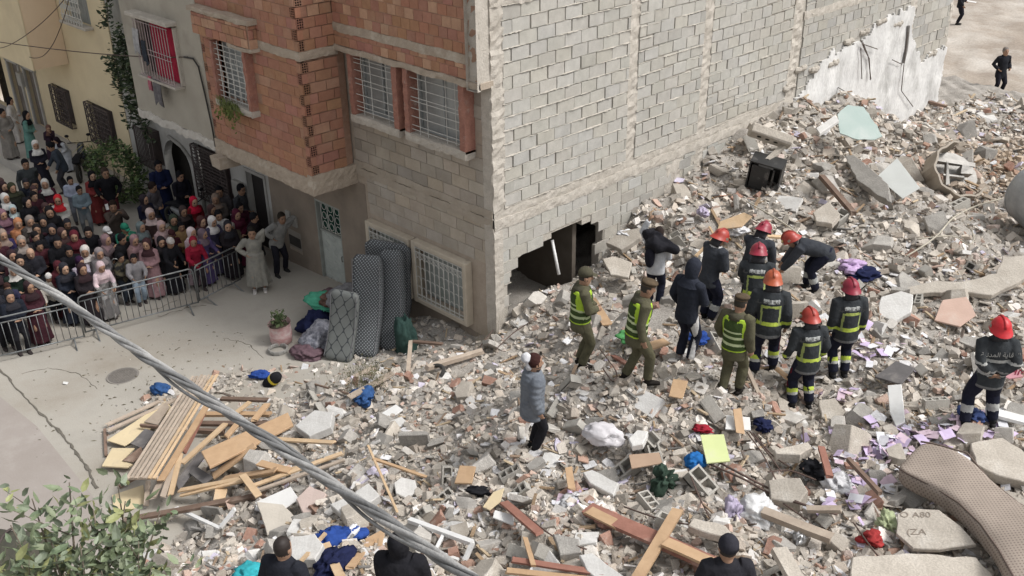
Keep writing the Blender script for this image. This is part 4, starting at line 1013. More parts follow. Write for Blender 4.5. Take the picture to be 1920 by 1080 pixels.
def plank(label, a, b_, w_, th, m, la=.1, lb=.1, group=None, name='plank', cat='plank', ext=0.0):
    A, B = Vector(pt(*a, la)), Vector(pt(*b_, lb)); d = (B - A); A -= d * ext; B += d * ext; L = d.length * (1 + 2 * ext)
    n = max(3, int(L / .25)); mb = MB(); s, u = frame_of(d); vs = []; rnd = random.Random(int(a[0] * 7 + a[1]))
    for i in range(n + 1):
        q = i / n; c = Vector((-L / 2 + L * q, 0, rnd.uniform(-.003, .003)))
        for sx, sz in ((-1, -1), (1, -1), (1, 1), (-1, 1)): vs.append(c + Vector(((rnd.uniform(-.03, .03) if i in (0, n) else 0), sx * w_ / 2 * rnd.uniform(.97, 1.02), sz * th / 2)))
    fs = [(0, 1, 2, 3), tuple(n * 4 + k for k in (3, 2, 1, 0))]
    for i in range(n):
        for k in range(4): fs.append((i * 4 + k, i * 4 + (k + 1) % 4, i * 4 + 4 + (k + 1) % 4, i * 4 + 4 + k))
    mb.add(vs, fs); o = mb.build(name, m); X = d.normalized(); R = Matrix((X, s, X.cross(s))).transposed()
    if R.col[2].z < 0: R = Matrix((X, -s, X.cross(-s))).transposed()
    o.matrix_world = Matrix.Translation((A + B) / 2) @ R.to_4x4(); tag(o, label, cat, group); return o
def board(label, pix, th, m, lift=.1, normal=(0, 0, 1), name='board', cat='board', group=None, rough=.0, center=None, clear=True, holes=None):
    cx = sum(p[0] for p in pix) / len(pix); cy = sum(p[1] for p in pix) / len(pix)
    if center: cx, cy = center
    C0 = Vector(pt(cx, cy, lift)); N = Vector(normal).normalized(); P = []
    for px, py in pix:
        r_ = Vector(ray(px, py)); o_ = Vector(CPOS); t = (C0 - o_).dot(N) / r_.dot(N); P.append(o_ + r_ * t)
    rnd = random.Random(int(cx * 3 + cy)); Q = []
    for i in range(len(P)):
        a, b_ = P[i], P[(i + 1) % len(P)]; L = (b_ - a).length; k = max(1, int(L / .12)) if rough else 1
        for j in range(k):
            q = a + (b_ - a) * j / k
            if rough and j: q += Vector([rnd.uniform(-rough, rough) for _ in range(3)]) - N * 0
            Q.append(q - N * (q - C0).dot(N) if rough else q)
    s, u = frame_of(N, (0, 1, 0) if abs(N.z) > .9 else (0, 0, 1)); R = Matrix((s, u, N)).transposed()
    if R.determinant() < 0: R = Matrix((-s, u, N)).transposed()
    loc = [R.transposed() @ (q - C0) for q in Q]
    mb = MB(); mb.prism([(p.x, p.y, 0) for p in loc], (0, 0, -th)); me = mb.mesh(name)
    bm = bmesh.new(); bm.from_mesh(me); bmesh.ops.recalc_face_normals(bm, faces=bm.faces)
    bmesh.ops.bevel(bm, geom=[e for e in bm.edges if abs(e.verts[0].co.z - e.verts[1].co.z) < 1e-5 and e.verts[0].co.z > -1e-4], offset=min(th * .2, .012), segments=1, affect='EDGES', clamp_overlap=True)
    bmesh.ops.triangulate(bm, faces=[f for f in bm.faces if len(f.verts) > 4]); bm.to_mesh(me); bm.free(); me.materials.append(m)
    o = bpy.data.objects.new(name, me); COL.objects.link(o); o.matrix_world = Matrix.Translation(C0) @ R.to_4x4(); tag(o, label, cat, group)
    if clear: clear_here(C0, .25)
    return o
# ---- timber pile: the slatted panel
tl, tr, br_, bl_ = [Vector(pt(*c5(*q), l)) for q, l in (((925, 118), .55), ((1062, 118), .55), ((752, 618), .50), ((600, 618), .50))]
sp = empty('slatted_panel', 'long slatted wooden panel lying across the top of the timber pile', 'pallet', (tl + bl_) / 2)
X = (tl - bl_).normalized(); Yv = (br_ - bl_) - X * (br_ - bl_).dot(X); wdt = Yv.length; Yv.normalize(); Zv = X.cross(Yv); 
if Zv.z < 0: Zv = -Zv
R = Matrix((X, Yv, X.cross(Yv))).transposed(); L = (tl - bl_).length; mid = (tl + tr + bl_ + br_) / 4; sp.matrix_world = Matrix.Translation(mid) @ R.to_4x4(); sg = 1 if X.cross(Yv).z > 0 else -1
for i in range(7):
    mb = MB(); y = -wdt / 2 + wdt * (i + .5) / 7; mb.box((random.uniform(-.02, .02), y, .03 * sg), (L * random.uniform(.98, 1.01), wdt / 7 * .62, .022), jit=.003); mb.build('slat', M_w2 if i < 5 else M_w1, sp)
for k in (-.48, -.05, .45): mb = MB(); mb.box((k * L, 0, 0), (.07, wdt, .035)); mb.build('crossbar', M_w2, sp)
G = 'loose planks of the timber pile'
TP = [  # a, b (crop coords), width, thickness, material, lift a, lift b, label
 ((515, 352), (770, 238), .09, .03, M_w2, .10, .12, 'grey brown batten at the upper left edge of the timber pile'),
 ((525, 378), (850, 228), .09, .03, M_w2, .14, .16, 'second weathered batten beside the upper left edge of the timber pile'),
 ((505, 372), (512, 500), .05, .05, M_db, .05, .05, 'short upright brown lath at the far left of the timber pile'),
 ((680, 355), (760, 362), .05, .06, M_db, .22, .22, 'short dark brown beam end under the slatted panel'),
 ((735, 705), (815, 545), .10, .03, M_w2, .30, .40, 'grey plank sticking out below the slatted panel, left of three'),
 ((785, 700), (848, 520), .10, .03, M_w2, .32, .42, 'grey plank sticking out below the slatted panel, middle of three'),
 ((822, 692), (872, 490), .09, .03, M_w1, .34, .44, 'pale plank sticking out below the slatted panel, right of three'),
 ((575, 650), (720, 570), .06, .05, M_db, .06, .2, 'dark batten under the lower end of the slatted panel'),
 ((705, 740), (715, 625), .08, .03, M_w2, .12, .2, 'short plank standing out below the slatted panel over yellow board'),
 ((775, 620), (1000, 255), .12, .03, M_w3, .44, .50, 'honey coloured plank along the right side of the slatted panel'),
 ((890, 480), (985, 290), .05, .10, M_rw, .38, .44, 'broken reddish beam with torn paint right of the slatted panel'),
 ((880, 535), (1090, 345), .10, .04, M_w1, .40, .45, 'pale square batten crossing the middle of the timber pile'),
 ((1065, 225), (1290, 232), .10, .05, M_db, .40, .40, 'brown crate board lying level at the top of the timber pile'),
 ((985, 300), (1300, 300), .12, .05, M_w3, .28, .30, 'brown pallet board behind the orange planks, upper of two'),
 ((965, 345), (1290, 345), .12, .05, M_db, .22, .24, 'brown pallet board behind the orange planks, lower of two'),
 ((955, 380), (1085, 385), .08, .08, M_db, .15, .15, 'dark stub of beam between the slatted panel and the orange planks'),
 ((1130, 300), (1205, 240), .09, .03, M_w1, .46, .48, 'short pale plank standing over the crate boards'),
 ((1225, 330), (1290, 250), .12, .04, M_w3, .44, .50, 'short tan plank at the upper right corner of the timber pile'),
 ((1180, 412), (1610, 437), .10, .03, M_w1, .40, .30, 'long pale plank lying level from the timber pile into the rubble'),
 ((865, 668), (1440, 560), .10, .03, M_w1, .26, .30, 'long pale plank low in the timber pile, uppermost of the long ones'),
 ((870, 692), (1180, 620), .08, .03, M_w1, .20, .26, 'long pale plank low in the timber pile, second of the long ones'),
 ((1180, 660), (1650, 488), .09, .03, M_w1, .30, .35, 'pale lath running from the timber pile towards the thick cable'),
 ((1230, 672), (1660, 520), .07, .03, M_w2, .25, .3, 'lower weathered lath running from the timber pile towards the thick cable'),
 ((1168, 590), (1248, 695), .12, .03, M_w1, .42, .30, 'short tilted plank lying across the long pale planks'),
 ((590, 815), (1285, 685), .12, .05, M_db, .10, .14, 'long dark brown plank along the lower edge of the timber pile'),
 ((1075, 612), (1330, 570), .16, .03, M_w3, .30, .34, 'orange plank under the broad orange board'),
 ((1030, 600), (1230, 450), .14, .04, M_w3, .30, .34, 'orange brown plank slanting below the broad orange board'),
 ((1250, 535), (1405, 575), .15, .03, M_w3, .36, .30, 'tan plank right of the orange boards near the thick cable'),
 ((1000, 560), (1100, 520), .10, .05, M_dg, .2, .25, 'dark grey offcut in the middle of the timber pile'),
]
for a, b_, w_, th, m, la, lb, lab in TP: plank(lab, c5(*a), c5(*b_), w_, th, m, la, lb, G)
BP = [([(515, 425), (600, 452), (700, 392), (830, 268), (800, 236), (560, 395)], .02, M_yb, .14, 'yellow plywood sheet poking out at the upper left of the timber pile'),
 ([(490, 548), (612, 556), (640, 540), (588, 522), (648, 462), (540, 462)], .03, M_yb, .16, 'smaller yellow plywood sheet with a notch at the left of the timber pile'),
 ([(540, 690), (690, 640), (706, 728), (600, 770), (545, 742)], .02, M_yb, .04, 'yellow plywood sheet on the ground below the timber pile'),
 ([(628, 440), (700, 368), (748, 384), (690, 466)], .02, M_dg, .20, 'dark grey sheet between the yellow plywood and the slatted panel'),
 ([(590, 522), (680, 455), (694, 492), (640, 530)], .02, M_db, .19, 'brown offcut between the two yellow plywood sheets'),
 ([(695, 335), (800, 242), (818, 262), (760, 350)], .03, M_w2, .26, 'tan board leaning on the yellow plywood under the slatted panel'),
 ([(845, 620), (965, 478), (990, 500), (862, 668)], .03, M_dg, .30, 'dark grey board right of the three planks of the timber pile'),
 ([(940, 545), (1028, 602), (982, 637), (912, 582)], .03, M_dg, .34, 'short charcoal board below the broad orange board'),
 ([(970, 478), (1012, 556), (1415, 352), (1388, 290)], .04, M_w3, .44, 'broad orange board lying across the right of the timber pile'),
 ([(1080, 398), (1098, 412), (1150, 350), (1130, 340)], .05, M_w3, .40, 'orange offcut tucked above the broad orange board'),
 ([(1040, 648), (1098, 656), (1086, 702), (1028, 712)], .02, M_w1, .36, 'small square pale offcut on the long pale planks'),
 ([(620, 990), (640, 940), (700, 930), (690, 985)], .02, M_wh, .05, 'small white scrap of board on the street below the timber pile')]
for pix, th, m, lf, lab in BP[:-1]: board(lab, [c5(*q) for q in pix], th, m, lf, group=None)
# ---- white frames
def bars_obj(name, label, cat, segs, w_, m, lift=.12):
    mb = MB(); 
    for a, b_ in segs: mb.bar(pt(*a, lift), pt(*b_, lift), w_, w_ * .8)
    o = mb.build(name, m); tag(o, label, cat); return o
M_pvc = mat('white_pvc', (.78, .78, .78), (.68, .68, .67), scale=3, rough=.45, bump=.05, stain=(.5, .49, .47), stain_scale=3)
plank('white plastic strip pointing at the corner of the other below the timber pile', (331, 953), (411, 991), .06, .05, M_pvc, .15, .12, name='frame_strip', cat='frame strip')
plank('short white plastic strip standing up from the end of the longer one', (413, 990), (441, 953), .05, .05, M_pvc, .12, .3, name='frame_strip', cat='frame strip')
wf = empty('window_frame', 'broken white window frame lying on the rubble right of the thick cable', 'window frame', pt(820, 1010, .1))
F_ = [pt(768, 975, .22), pt(886, 1018, .22), pt(872, 1050, .16), pt(842, 1062, .15)]
def localbar(par, a, b_, w_, m, name): mb = MB(); o_ = Vector(par.location); mb.bar(Vector(a) - o_, Vector(b_) - o_, w_, w_ * .8); return mb.build(name, m, par)
localbar(wf, F_[0], F_[1], .075, M_pvc, 'frame_rail'); localbar(wf, F_[1], F_[2], .06, M_pvc, 'frame_stile')
for (a, b_) in [((790, 985), (770, 1018)), ((832, 1002), (815, 1035)), ((770, 1018), (860, 1050))]: localbar(wf, pt(*a, .2), pt(*b_, .14), .045, M_pvc, 'glazing_bar')
# ---- big named slabs and boards
SL = [
 ('concrete_slab', 'slab', [(1665, 548), (1700, 552), (1790, 545), (1860, 553), (1925, 520), (1925, 478), (1880, 480), (1868, 512), (1800, 528), (1755, 525)], .10, M_cb, .28, (0.1, -.25, 1), 'long cream slab with a wavy edge reaching the right of the heap', .02),
 ('floor_slab', 'slab', [(1598, 1044), (1700, 1036), (1830, 1044), (1870, 1090), (1860, 1150), (1600, 1150)], .22, M_cb, .30, (0, -.1, 1), 'large pale concrete slab under the flowered mattress at the bottom', .02),
 ('wall_board', 'panel', [(1682, 965), (1700, 952), (1760, 955), (1800, 985), (1830, 1020), (1760, 1030), (1712, 1028), (1680, 1000)], .05, M_cb, .38, (-.15, -.2, 1), 'flat beige panel with handwritten marks half under the mattress', .01),
 ('concrete_slab', 'slab', [(1645, 590), (1652, 556), (1690, 545), (1712, 552), (1708, 585), (1680, 602)], .10, M_cw, .35, (.1, -.5, 1), 'cream white slab leaning in the rubble below the long wavy slab', .02),
 ('board', 'board', [(1752, 600), (1768, 562), (1812, 556), (1830, 590), (1800, 612)], .03, mat('pink_board', (.56, .40, .33), (.48, .34, .28), bump=.2, stain=(.55, .47, .41), stain_scale=2), .25, (.1, -.3, 1), 'broken pink brown board in the rubble above the lone firefighter', .01),
 ('panel', 'panel', [(1640, 706), (1680, 676), (1716, 690), (1690, 720)], .03, M_dg, .25, (0, -.1, 1), 'square charcoal panel lying flat on the rubble left of the lone firefighter', 0),
 ('door_panel', 'panel', [(1664, 722), (1690, 720), (1697, 790), (1680, 800), (1668, 772)], .03, M_wh, .25, (-.2, -.3, 1), 'narrow white torn panel below the charcoal square panel', 0),
 ('concrete_slab', 'slab', [(1524, 398), (1556, 377), (1575, 402), (1560, 420), (1530, 415)], .12, M_cb, .32, (0, -.4, 1), 'squarish beige slab in the upper middle of the heap', .02),
 ('concrete_beam', 'beam', [(1585, 292), (1600, 290), (1640, 322), (1665, 345), (1672, 380), (1640, 362), (1605, 335)], .18, M_cg, .45, (-.3, -.3, 1), 'curved broken concrete beam sloping down beside the white metal sheet', .02),
 ('sheet', 'sheet', [(1640, 335), (1682, 296), (1725, 352), (1692, 372), (1660, 345)], .02, mat('white_sheet_metal', (.66, .68, .66), (.58, .60, .58), scale=2, rough=.5, bump=.15), .5, (-.1, -.5, 1), 'white metal sheet with a punched rim lying on the upper heap', 0),
 ('sheet', 'sheet', [(1570, 215), (1590, 196), (1620, 200), (1645, 235), (1655, 255), (1640, 262), (1610, 262), (1575, 250)], .03, mat('teal_sheet', (.50, .58, .55), (.40, .50, .47), scale=1.5, rough=.5, bump=.1, stain=(.62, .65, .63), stain_scale=1), .75, (.35, -.5, .7), 'pale turquoise sheet leaning below the torn white plaster wall', .025),
 ('concrete_beam', 'beam', [(1530, 240), (1566, 215), (1573, 225), (1537, 250)], .08, M_cw, .6, (0, -.3, 1), 'short pale beam leaning left of the turquoise sheet', 0),
 ('board', 'board', [(1313, 815), (1357, 814), (1369, 864), (1325, 868)], .02, mat('lime_board', (.62, .68, .34), (.55, .61, .30), scale=2, rough=.6, bump=.05, stain=(.6, .6, .45), stain_scale=2), .26, (0, -.1, 1), 'lime yellow board lying flat in the rubble', 0),
 ('board', 'board', [(1254, 742), (1262, 710), (1290, 714), (1280, 747)], .02, M_w3, .2, (0, -.1, 1), 'small square of tan plywood near the boots of the soldiers', 0),
 ('board', 'board', [(1179, 852), (1236, 848), (1242, 868), (1184, 878)], .02, mat('cardboard', (.42, .30, .215), (.36, .25, .18), bump=.1), .22, (0, -.1, 1), 'brown cardboard piece lying below the white sack', 0),
 ('board', 'board', [(1362, 778), (1406, 782), (1408, 806), (1360, 804)], .02, M_wh, .2, (0, -.1, 1), 'white board lying flat under a tan plank above the lime board', 0),
 ('board', 'board', [(852, 905), (862, 872), (892, 874), (884, 906)], .03, M_w3, .25, (0, -.2, 1), 'ribbed reddish plywood piece in the rubble left of the padded jacket man', 0),
 ('board', 'board', [(905, 950), (925, 922), (945, 915), (938, 940), (918, 956)], .02, M_yb, .25, (0, -.2, 1), 'bent mustard board beside a black rag in the lower middle', 0),
 ('board', 'board', [(924, 970), (928, 956), (965, 966), (962, 984)], .02, M_wh, .22, (0, -.1, 1), 'small white board with grey lines next to the red brown plank', 0),
 ('plaster_slab', 'slab', [(553, 798), (590, 768), (625, 772), (620, 800), (580, 818)], .16, M_cw, .3, (0, -.2, 1), 'white block of plaster lying right of the timber pile', .01),
 ('plaster_slab', 'slab', [(555, 935), (580, 910), (612, 925), (600, 950), (570, 965)], .16, mat('pink_plaster', (.56, .45, .41), (.48, .39, .35), bump=.3), .3, (0, -.2, 1), 'pink faced slab of masonry below the timber pile', .01),
 ('plaster_slab', 'slab', [(618, 945), (652, 930), (678, 952), (648, 972)], .14, M_cw, .3, (0, -.2, 1), 'square white slab beside the pink faced slab', .01),
 ('plaster_slab', 'slab', [(662, 925), (690, 905), (712, 928), (690, 945)], .14, M_cw, .3, (0, -.2, 1), 'square white slab uphill of the one beside the pink slab', .01),
 ('plaster_slab', 'slab', [(738, 905), (752, 894), (778, 900), (782, 920), (762, 935), (742, 925)], .2, M_cw, .25, (.1, -.3, 1), 'rounded white lump of plaster in the rubble above the white window frame', .02),
 ('plaster_slab', 'slab', [(542, 1005), (590, 1000), (606, 1020), (590, 1048), (545, 1052)], .16, M_cw, .4, (0, -.2, 1), 'big cream slab behind the short haired man at the bottom', .02),
 ('plaster_slab', 'slab', [(480, 940), (530, 945), (560, 975), (552, 998), (500, 1002), (492, 975)], .12, mat('cream_plaster', (.60, .55, .48), (.50, .46, .40), bump=.3), .3, (0, -.2, 1), 'cream slab with red hollow brick showing along its edge', .01),
 ('board', 'board', [(478, 942), (545, 912), (560, 935), (505, 972)], .02, M_wh, .25, (-.1, -.1, 1), 'white framed pane lying at the lower right of the timber pile', 0),
 ('board', 'board', [(690, 790), (742, 758), (756, 768), (704, 802)], .02, M_wh, .3, (0, -.2, 1), 'white board with a grey drawing standing out among the grey blocks', 0),
 ('board', 'board', [(684, 1010), (722, 990), (715, 1028), (690, 1030)], .02, M_w3, .4, (0, -.2, 1), 'tan chipboard piece behind the black hooded figure', .0),
 ('plaster_slab', 'slab', [(1178, 822), (1195, 805), (1215, 808), (1205, 832), (1185, 836)], .1, M_cw, .22, (0, -.2, 1), 'white slab fragment right of the white sack', .01),
 ('plaster_slab', 'slab', [(1092, 885), (1110, 880), (1160, 905), (1150, 928), (1105, 905)], .1, M_cw, .22, (0, -.2, 1), 'long white slab fragment left of the plant in the rubble', .01),
 ('concrete_slab', 'slab', [(1036, 1000), (1085, 1010), (1090, 1035), (1050, 1040)], .12, M_cg, .25, (0, -.2, 1), 'grey slab fragment uphill from the reddish planks at the bottom', .01),
 ('concrete_slab', 'slab', [(1085, 1040), (1110, 1036), (1170, 1080), (1150, 1110), (1100, 1070)], .12, M_cw, .3, (0, -.2, 1), 'long white slab at the bottom edge left of the crossing plank', .01),
 ('concrete_slab', 'slab', [(1300, 970), (1360, 985), (1380, 1010), (1330, 1000), (1290, 985)], .12, M_cb, .3, (0, -.2, 1), 'weathered slab lying above the crossing planks', .02),
 ('concrete_slab', 'slab', [(1440, 900), (1500, 895), (1515, 920), (1500, 940), (1445, 935)], .2, M_cb, .3, (0, -.2, 1), 'thick beige slab among the rusty wires', .02),
 ('concrete_slab', 'slab', [(1450, 842), (1515, 828), (1522, 838), (1500, 852), (1455, 850)], .16, M_cb, .35, (0, -.1, 1), 'beige slab edge above the rusty wires', .01),
 ('concrete_slab', 'slab', [(1535, 750), (1565, 745), (1585, 772), (1572, 790), (1540, 782)], .08, M_cb, .2, (0, -.1, 1), 'flat beige slab at the feet of the firefighters', .01),
 ('plaster_slab', 'slab', [(1870, 935), (1930, 935), (1930, 960), (1875, 952)], .1, M_cb, .3, (0, -.2, 1), 'plain slab at the right edge beside the mattress', .01),
 ('concrete_slab', 'slab', [(1820, 830), (1880, 820), (1925, 850), (1925, 905), (1870, 890), (1830, 870)], .15, M_cb, .2, (0, -.1, 1), 'broad dusty slab between the mattress and the lone firefighter', .02),
 ('concrete_slab', 'slab', [(1130, 485), (1150, 480), (1185, 492), (1178, 520), (1145, 515)], .08, M_cb, .35, (.2, -.4, 1), 'beige slab leaning right of the hole in the wall', .01),
 ('concrete_slab', 'slab', [(1136, 455), (1160, 435), (1205, 425), (1200, 445), (1165, 468)], .12, M_cb, .35, (0, -.4, 1), 'broken beam end under a white paper beside the hole', .01),
 ('concrete_slab', 'slab', [(1345, 430), (1390, 425), (1410, 405), (1395, 398), (1350, 415)], .03, M_w1, .4, (0, -.4, 1), 'pale boards behind the firefighters', .0)]
for nm, cat_, pix, th, m, lf, nv, lab, rg in SL: board(lab, pix, th, m, lf, nv, name=nm, cat=cat_, rough=rg)
PLK = [((1104, 955), (1345, 1062), .24, .05, M_rw, .22, .22, 'broad red brown door plank lying across the lower middle'),
 ((1270, 958), (1192, 1090), .14, .05, M_w3, .40, .35, 'tan plank crossing over the red brown door plank'),
 ((1102, 956), (1160, 985), .16, .03, M_w3, .30, .30, 'orange end plank at the upper left end of the red brown plank'),
 ((1250, 1018), (1345, 1060), .16, .04, M_w3, .30, .30, 'orange plank continuing the red brown plank towards the knit cap man'),
 ((945, 942), (1012, 1000), .12, .04, M_rw, .25, .25, 'short red brown plank beside the small white board'),
 ((1382, 766), (1388, 812), .12, .03, M_w3, .26, .26, 'upright looking tan plank over the white board'),
 ((1066, 878), (1072, 918), .10, .03, M_w3, .25, .25, 'short tan plank left of the long white slab fragment'),
 ((1455, 690), (1485, 715), .12, .03, M_w3, .2, .2, 'tan plank between the firefighters boots'),
 ((1400, 690), (1425, 745), .06, .06, M_w2, .2, .15, 'grey branch like beam by the soldier boots'),
 ((1440, 443), (1490, 446), .12, .04, M_w1, .45, .45, 'pale plank behind the red helmets'),
 ((1330, 425), (1352, 465), .04, .03, M_w1, .35, .55, 'thin pale lath standing behind the firefighters'),
 ((1305, 480), (1345, 440), .06, .04, M_w1, .3, .4, 'pale lath lying uphill of the hooded man'),
 ((640, 720), (700, 690), .14, .03, M_w2, .3, .3, 'weathered board with dry plants under the mattress pile, upper'),
 ((655, 745), (735, 700), .14, .03, M_w2, .25, .3, 'weathered board with dry plants under the mattress pile, lower'),
 ((770, 640), (765, 700), .08, .05, M_w2, .35, .1, 'brown board standing beside the grey hollow blocks at the wall'),
 ((775, 640), (830, 645), .08, .04, M_db, .4, .35, 'brown board lying from the standing board along the wall'),
 ((800, 690), (905, 658), .12, .08, M_w2, .2, .2, 'long beam with beige side lying at the foot of the front wall'),
 ((690, 835), (745, 960), .035, .03, M_w1, .4, .3, 'thin stick leaning among grey blocks left of the padded jacket man'),
 ((700, 860), (800, 895), .05, .03, M_w3, .35, .3, 'brown lath in the rubble above the rounded plaster lump'),
 ((570, 715), (660, 740), .03, .03, M_db, .15, .15, 'thin dark rod pointing out over the street'),
 ((1108, 560), (1140, 610), .20, .03, M_w3, .35, .2, 'broken brown board standing behind the first soldier'),
 ((1100, 640), (1190, 690), .08, .04, M_rw, .25, .2, 'red brown batten lying between the first two soldiers'),
 ((1200, 655), (1250, 640), .2, .03, M_w3, .25, .2, 'tan board beside the hooded man shoes'),
 ((1870, 645), (1935, 680), .12, .05, M_rw, .35, .35, 'dark red batten at the right edge behind the lone firefighter'),
 ((1865, 655), (1935, 695), .05, .05, M_wh, .3, .3, 'pale metal rail at the right edge behind the lone firefighter'),
 ((1850, 770), (1925, 790), .20, .05, M_wh, .22, .2, 'white panel strip under the lone firefighter'),
 ((1540, 840), (1556, 895), .09, .05, M_rw, .35, .35, 'brown post standing in the lilac papers'),
 ((1650, 925), (1590, 860), .06, .06, M_db, .45, .3, 'dark crooked root like timber above the lilac papers'),
 ((1580, 955), (1515, 955), .10, .05, M_w2, .35, .3, 'grey plank below the crumpled plastic'),
 ((1430, 960), (1560, 1010), .14, .08, M_w2, .3, .3, 'long weathered beam behind the knit cap man'),
 ((1460, 1030), (1500, 1100), .18, .10, M_cb, .35, .3, 'pale broken beam right of the knit cap man'),
 ((960, 1050), (1130, 1075), .09, .03, M_rw, .35, .3, 'reddish plank at the bottom edge, uppermost of its stack'),
 ((950, 1070), (1130, 1090), .09, .03, M_w3, .3, .28, 'reddish plank at the bottom edge, second of its stack'),
 ((610, 1020), (640, 1085), .12, .03, M_w1, .55, .4, 'pale plank sticking up beside the blue clothes at the bottom'),
 ((655, 1065), (700, 1010), .10, .03, M_w3, .4, .35, 'tan plank under the chipboard piece at the bottom'),
 ((545, 1075), (610, 1000), .05, .03, M_w1, .6, .5, 'pale lath across the cream slab at the bottom'),
 ((1540, 330), (1600, 400), .12, .10, M_db, .3, .2, 'brown beam sloping down the upper heap'),
 ((1480, 265), (1440, 300), .10, .10, M_cb, .6, .5, 'pale beam end next to the black cabinet'),
 ((1720, 185), (1775, 200), .10, .08, M_db, .2, .2, 'brown beam at the foot of the torn white wall'),
 ((985, 1010), (1000, 1060), .06, .04, M_w3, .3, .3, 'thin tan lath standing near the pebbly patch')]
for a, b_, w_, th, m, la, lb, lab in PLK: plank(lab, a, b_, w_, th, m, la, lb)
# ---- handwriting on the beige panel and on the pink sign
def text_on(parent_o, txt, size, loc, rotz, m, name='handwriting', ext=.002, fixflip=False):
    cu = bpy.data.curves.new('t', 'FONT'); cu.body = txt; cu.size = size; cu.extrude = ext; cu.align_x = 'CENTER'; cu.align_y = 'CENTER'; cu.offset = .0
    to = bpy.data.objects.new('t', cu); COL.objects.link(to); dg = bpy.context.evaluated_depsgraph_get(); me = bpy.data.meshes.new_from_object(to.evaluated_get(dg)); bpy.data.objects.remove(to)
    me.materials.append(m); o = bpy.data.objects.new(name, me); COL.objects.link(o); o.parent = parent_o; o.location = loc; o.rotation_euler = (0, 0, rotz); return o
M_ink = mat('dark_ink', (.33, .28, .235), rough=.8, bump=0)
pn = next(o for o in COL.objects if o.get('label', '').startswith('flat beige panel'))
for t_, s_, px, py in (('O A80', .13, 1716, 966), ('(ZA', .14, 1718, 998)):
    r_ = Vector(ray(px, py)); N = pn.matrix_world.to_3x3() @ Vector((0, 0, 1)); C0 = pn.matrix_world.translation; t = (C0 - Vector(CPOS)).dot(N) / r_.dot(N); P = Vector(CPOS) + r_ * t
    # text runs to the right in the picture
    r2 = Vector(ray(px + 20, py)); t2 = (C0 - Vector(CPOS)).dot(N) / r2.dot(N); Xd = (Vector(CPOS) + r2 * t2 - P).normalized(); Yd = N.cross(Xd)
    o = text_on(pn, t_, s_, (0, 0, 0), 0, M_ink); o.parent = None; W = Matrix((Xd, Yd, N)).transposed().to_4x4(); W.translation = P + N * .004; o.parent = pn; o.matrix_parent_inverse = Matrix(); bpy.context.view_layer.update() if False else None
    o.matrix_parent_inverse = pn.matrix_basis.inverted(); o.matrix_basis = W
def sign_board(label, pix, m, lift, normal, txt, size, tm, name='sign', ang=0, cat='sign'):
    s_ = board(label, pix, .02, m, lift, normal, name=name, cat=cat); cx = sum(p[0] for p in pix) / len(pix); cy = sum(p[1] for p in pix) / len(pix)
    N = s_.matrix_basis.to_3x3() @ Vector((0, 0, 1)); C0 = s_.matrix_basis.translation
    f_ = lambda x, y: Vector(CPOS) + Vector(ray(x, y)) * ((C0 - Vector(CPOS)).dot(N) / Vector(ray(x, y)).dot(N))
    P = f_(cx, cy); Xd = (f_(cx + 20 * math.cos(ang), cy + 20 * math.sin(ang)) - P).normalized(); Yd = N.cross(Xd)
    o = text_on(s_, txt, size, (0, 0, 0), 0, tm, name='lettering'); W = Matrix((Xd, Yd, N)).transposed().to_4x4(); W.translation = P + N * .004
    o.matrix_parent_inverse = s_.matrix_basis.inverted(); o.matrix_basis = W; return s_
sign_board('pink board with dark red lettering behind the lone firefighter', [(1872, 700), (1878, 684), (1900, 682), (1918, 706), (1892, 710)], mat('pink_sign', (.72, .38, .42), (.66, .33, .37), bump=.05), .3, (-.2, -.5, 1), 'NHHM', .17, mat('sign_red', (.28, .02, .05), bump=0), ang=math.radians(8))
M4_ = None
# ---- hollow beam block with three holes, black cabinet, tub, bucket, pole
def obj_at(name, label, cat, px, py, lift, rot): o = empty(name, label, cat, pt(px, py, lift), rot); clear_here(o.location, .35); return o
t = obj_at('cabinet', 'black wooden cabinet box with a slot wedged open in the upper heap', 'cabinet', 1436, 325, .30, (.25, .15, .35))
b = MB(); s_ = (.75, .42, .75); k = .03
b.box((0, 0, s_[2] / 2 - k / 2), (s_[0], s_[1], k)); b.box((0, 0, -s_[2] / 2 + k / 2), (s_[0], s_[1], k)); b.box((-s_[0] / 2 + k / 2, 0, 0), (k, s_[1], s_[2] - 2 * k)); b.box((s_[0] / 2 - k / 2, 0, 0), (k, s_[1], s_[2] - 2 * k)); b.box((0, s_[1] / 2 - .01, 0), (s_[0] - 2 * k, .015, s_[2] - 2 * k)); b.build('carcass', mat('black_lacquer', (.045, .045, .045), (.03, .03, .03), rough=.4, bump=.1, stain=(.2, .19, .18), stain_scale=3), t)
b = MB(); b.box((-.1, -.20, -.02), (.42, .02, .62)); b.box((.20, -.20, -.02), (.04, .02, .62)); b.build('front_panel', mat('black_lacquer', (.045, .045, .045)), t)
b = MB(); b.box((.0, -.19, .31), (.34, .025, .05)); b.build('front_trim', mat('grey_trim', (.15, .15, .15), bump=0), t)
t = obj_at('beam_block', 'pale concrete block with three round holes standing above the black cabinet', 'concrete block', 1445, 255, .60, (.9, .3, .6))
b = MB(); b.box((0, 0, 0), (1.0, .22, .42), cham=.03, jit=.01); b.build('block', M_cb, t)
for i in (-1, 0, 1): b = MB(); b.tube([(i * .2 - .05, -.112, .02), (i * .2 - .05, -.118, .02)], .055, n=12); b.build('hole', M_dark, t)  # no bore: dark discs on the face paint the shade of holes
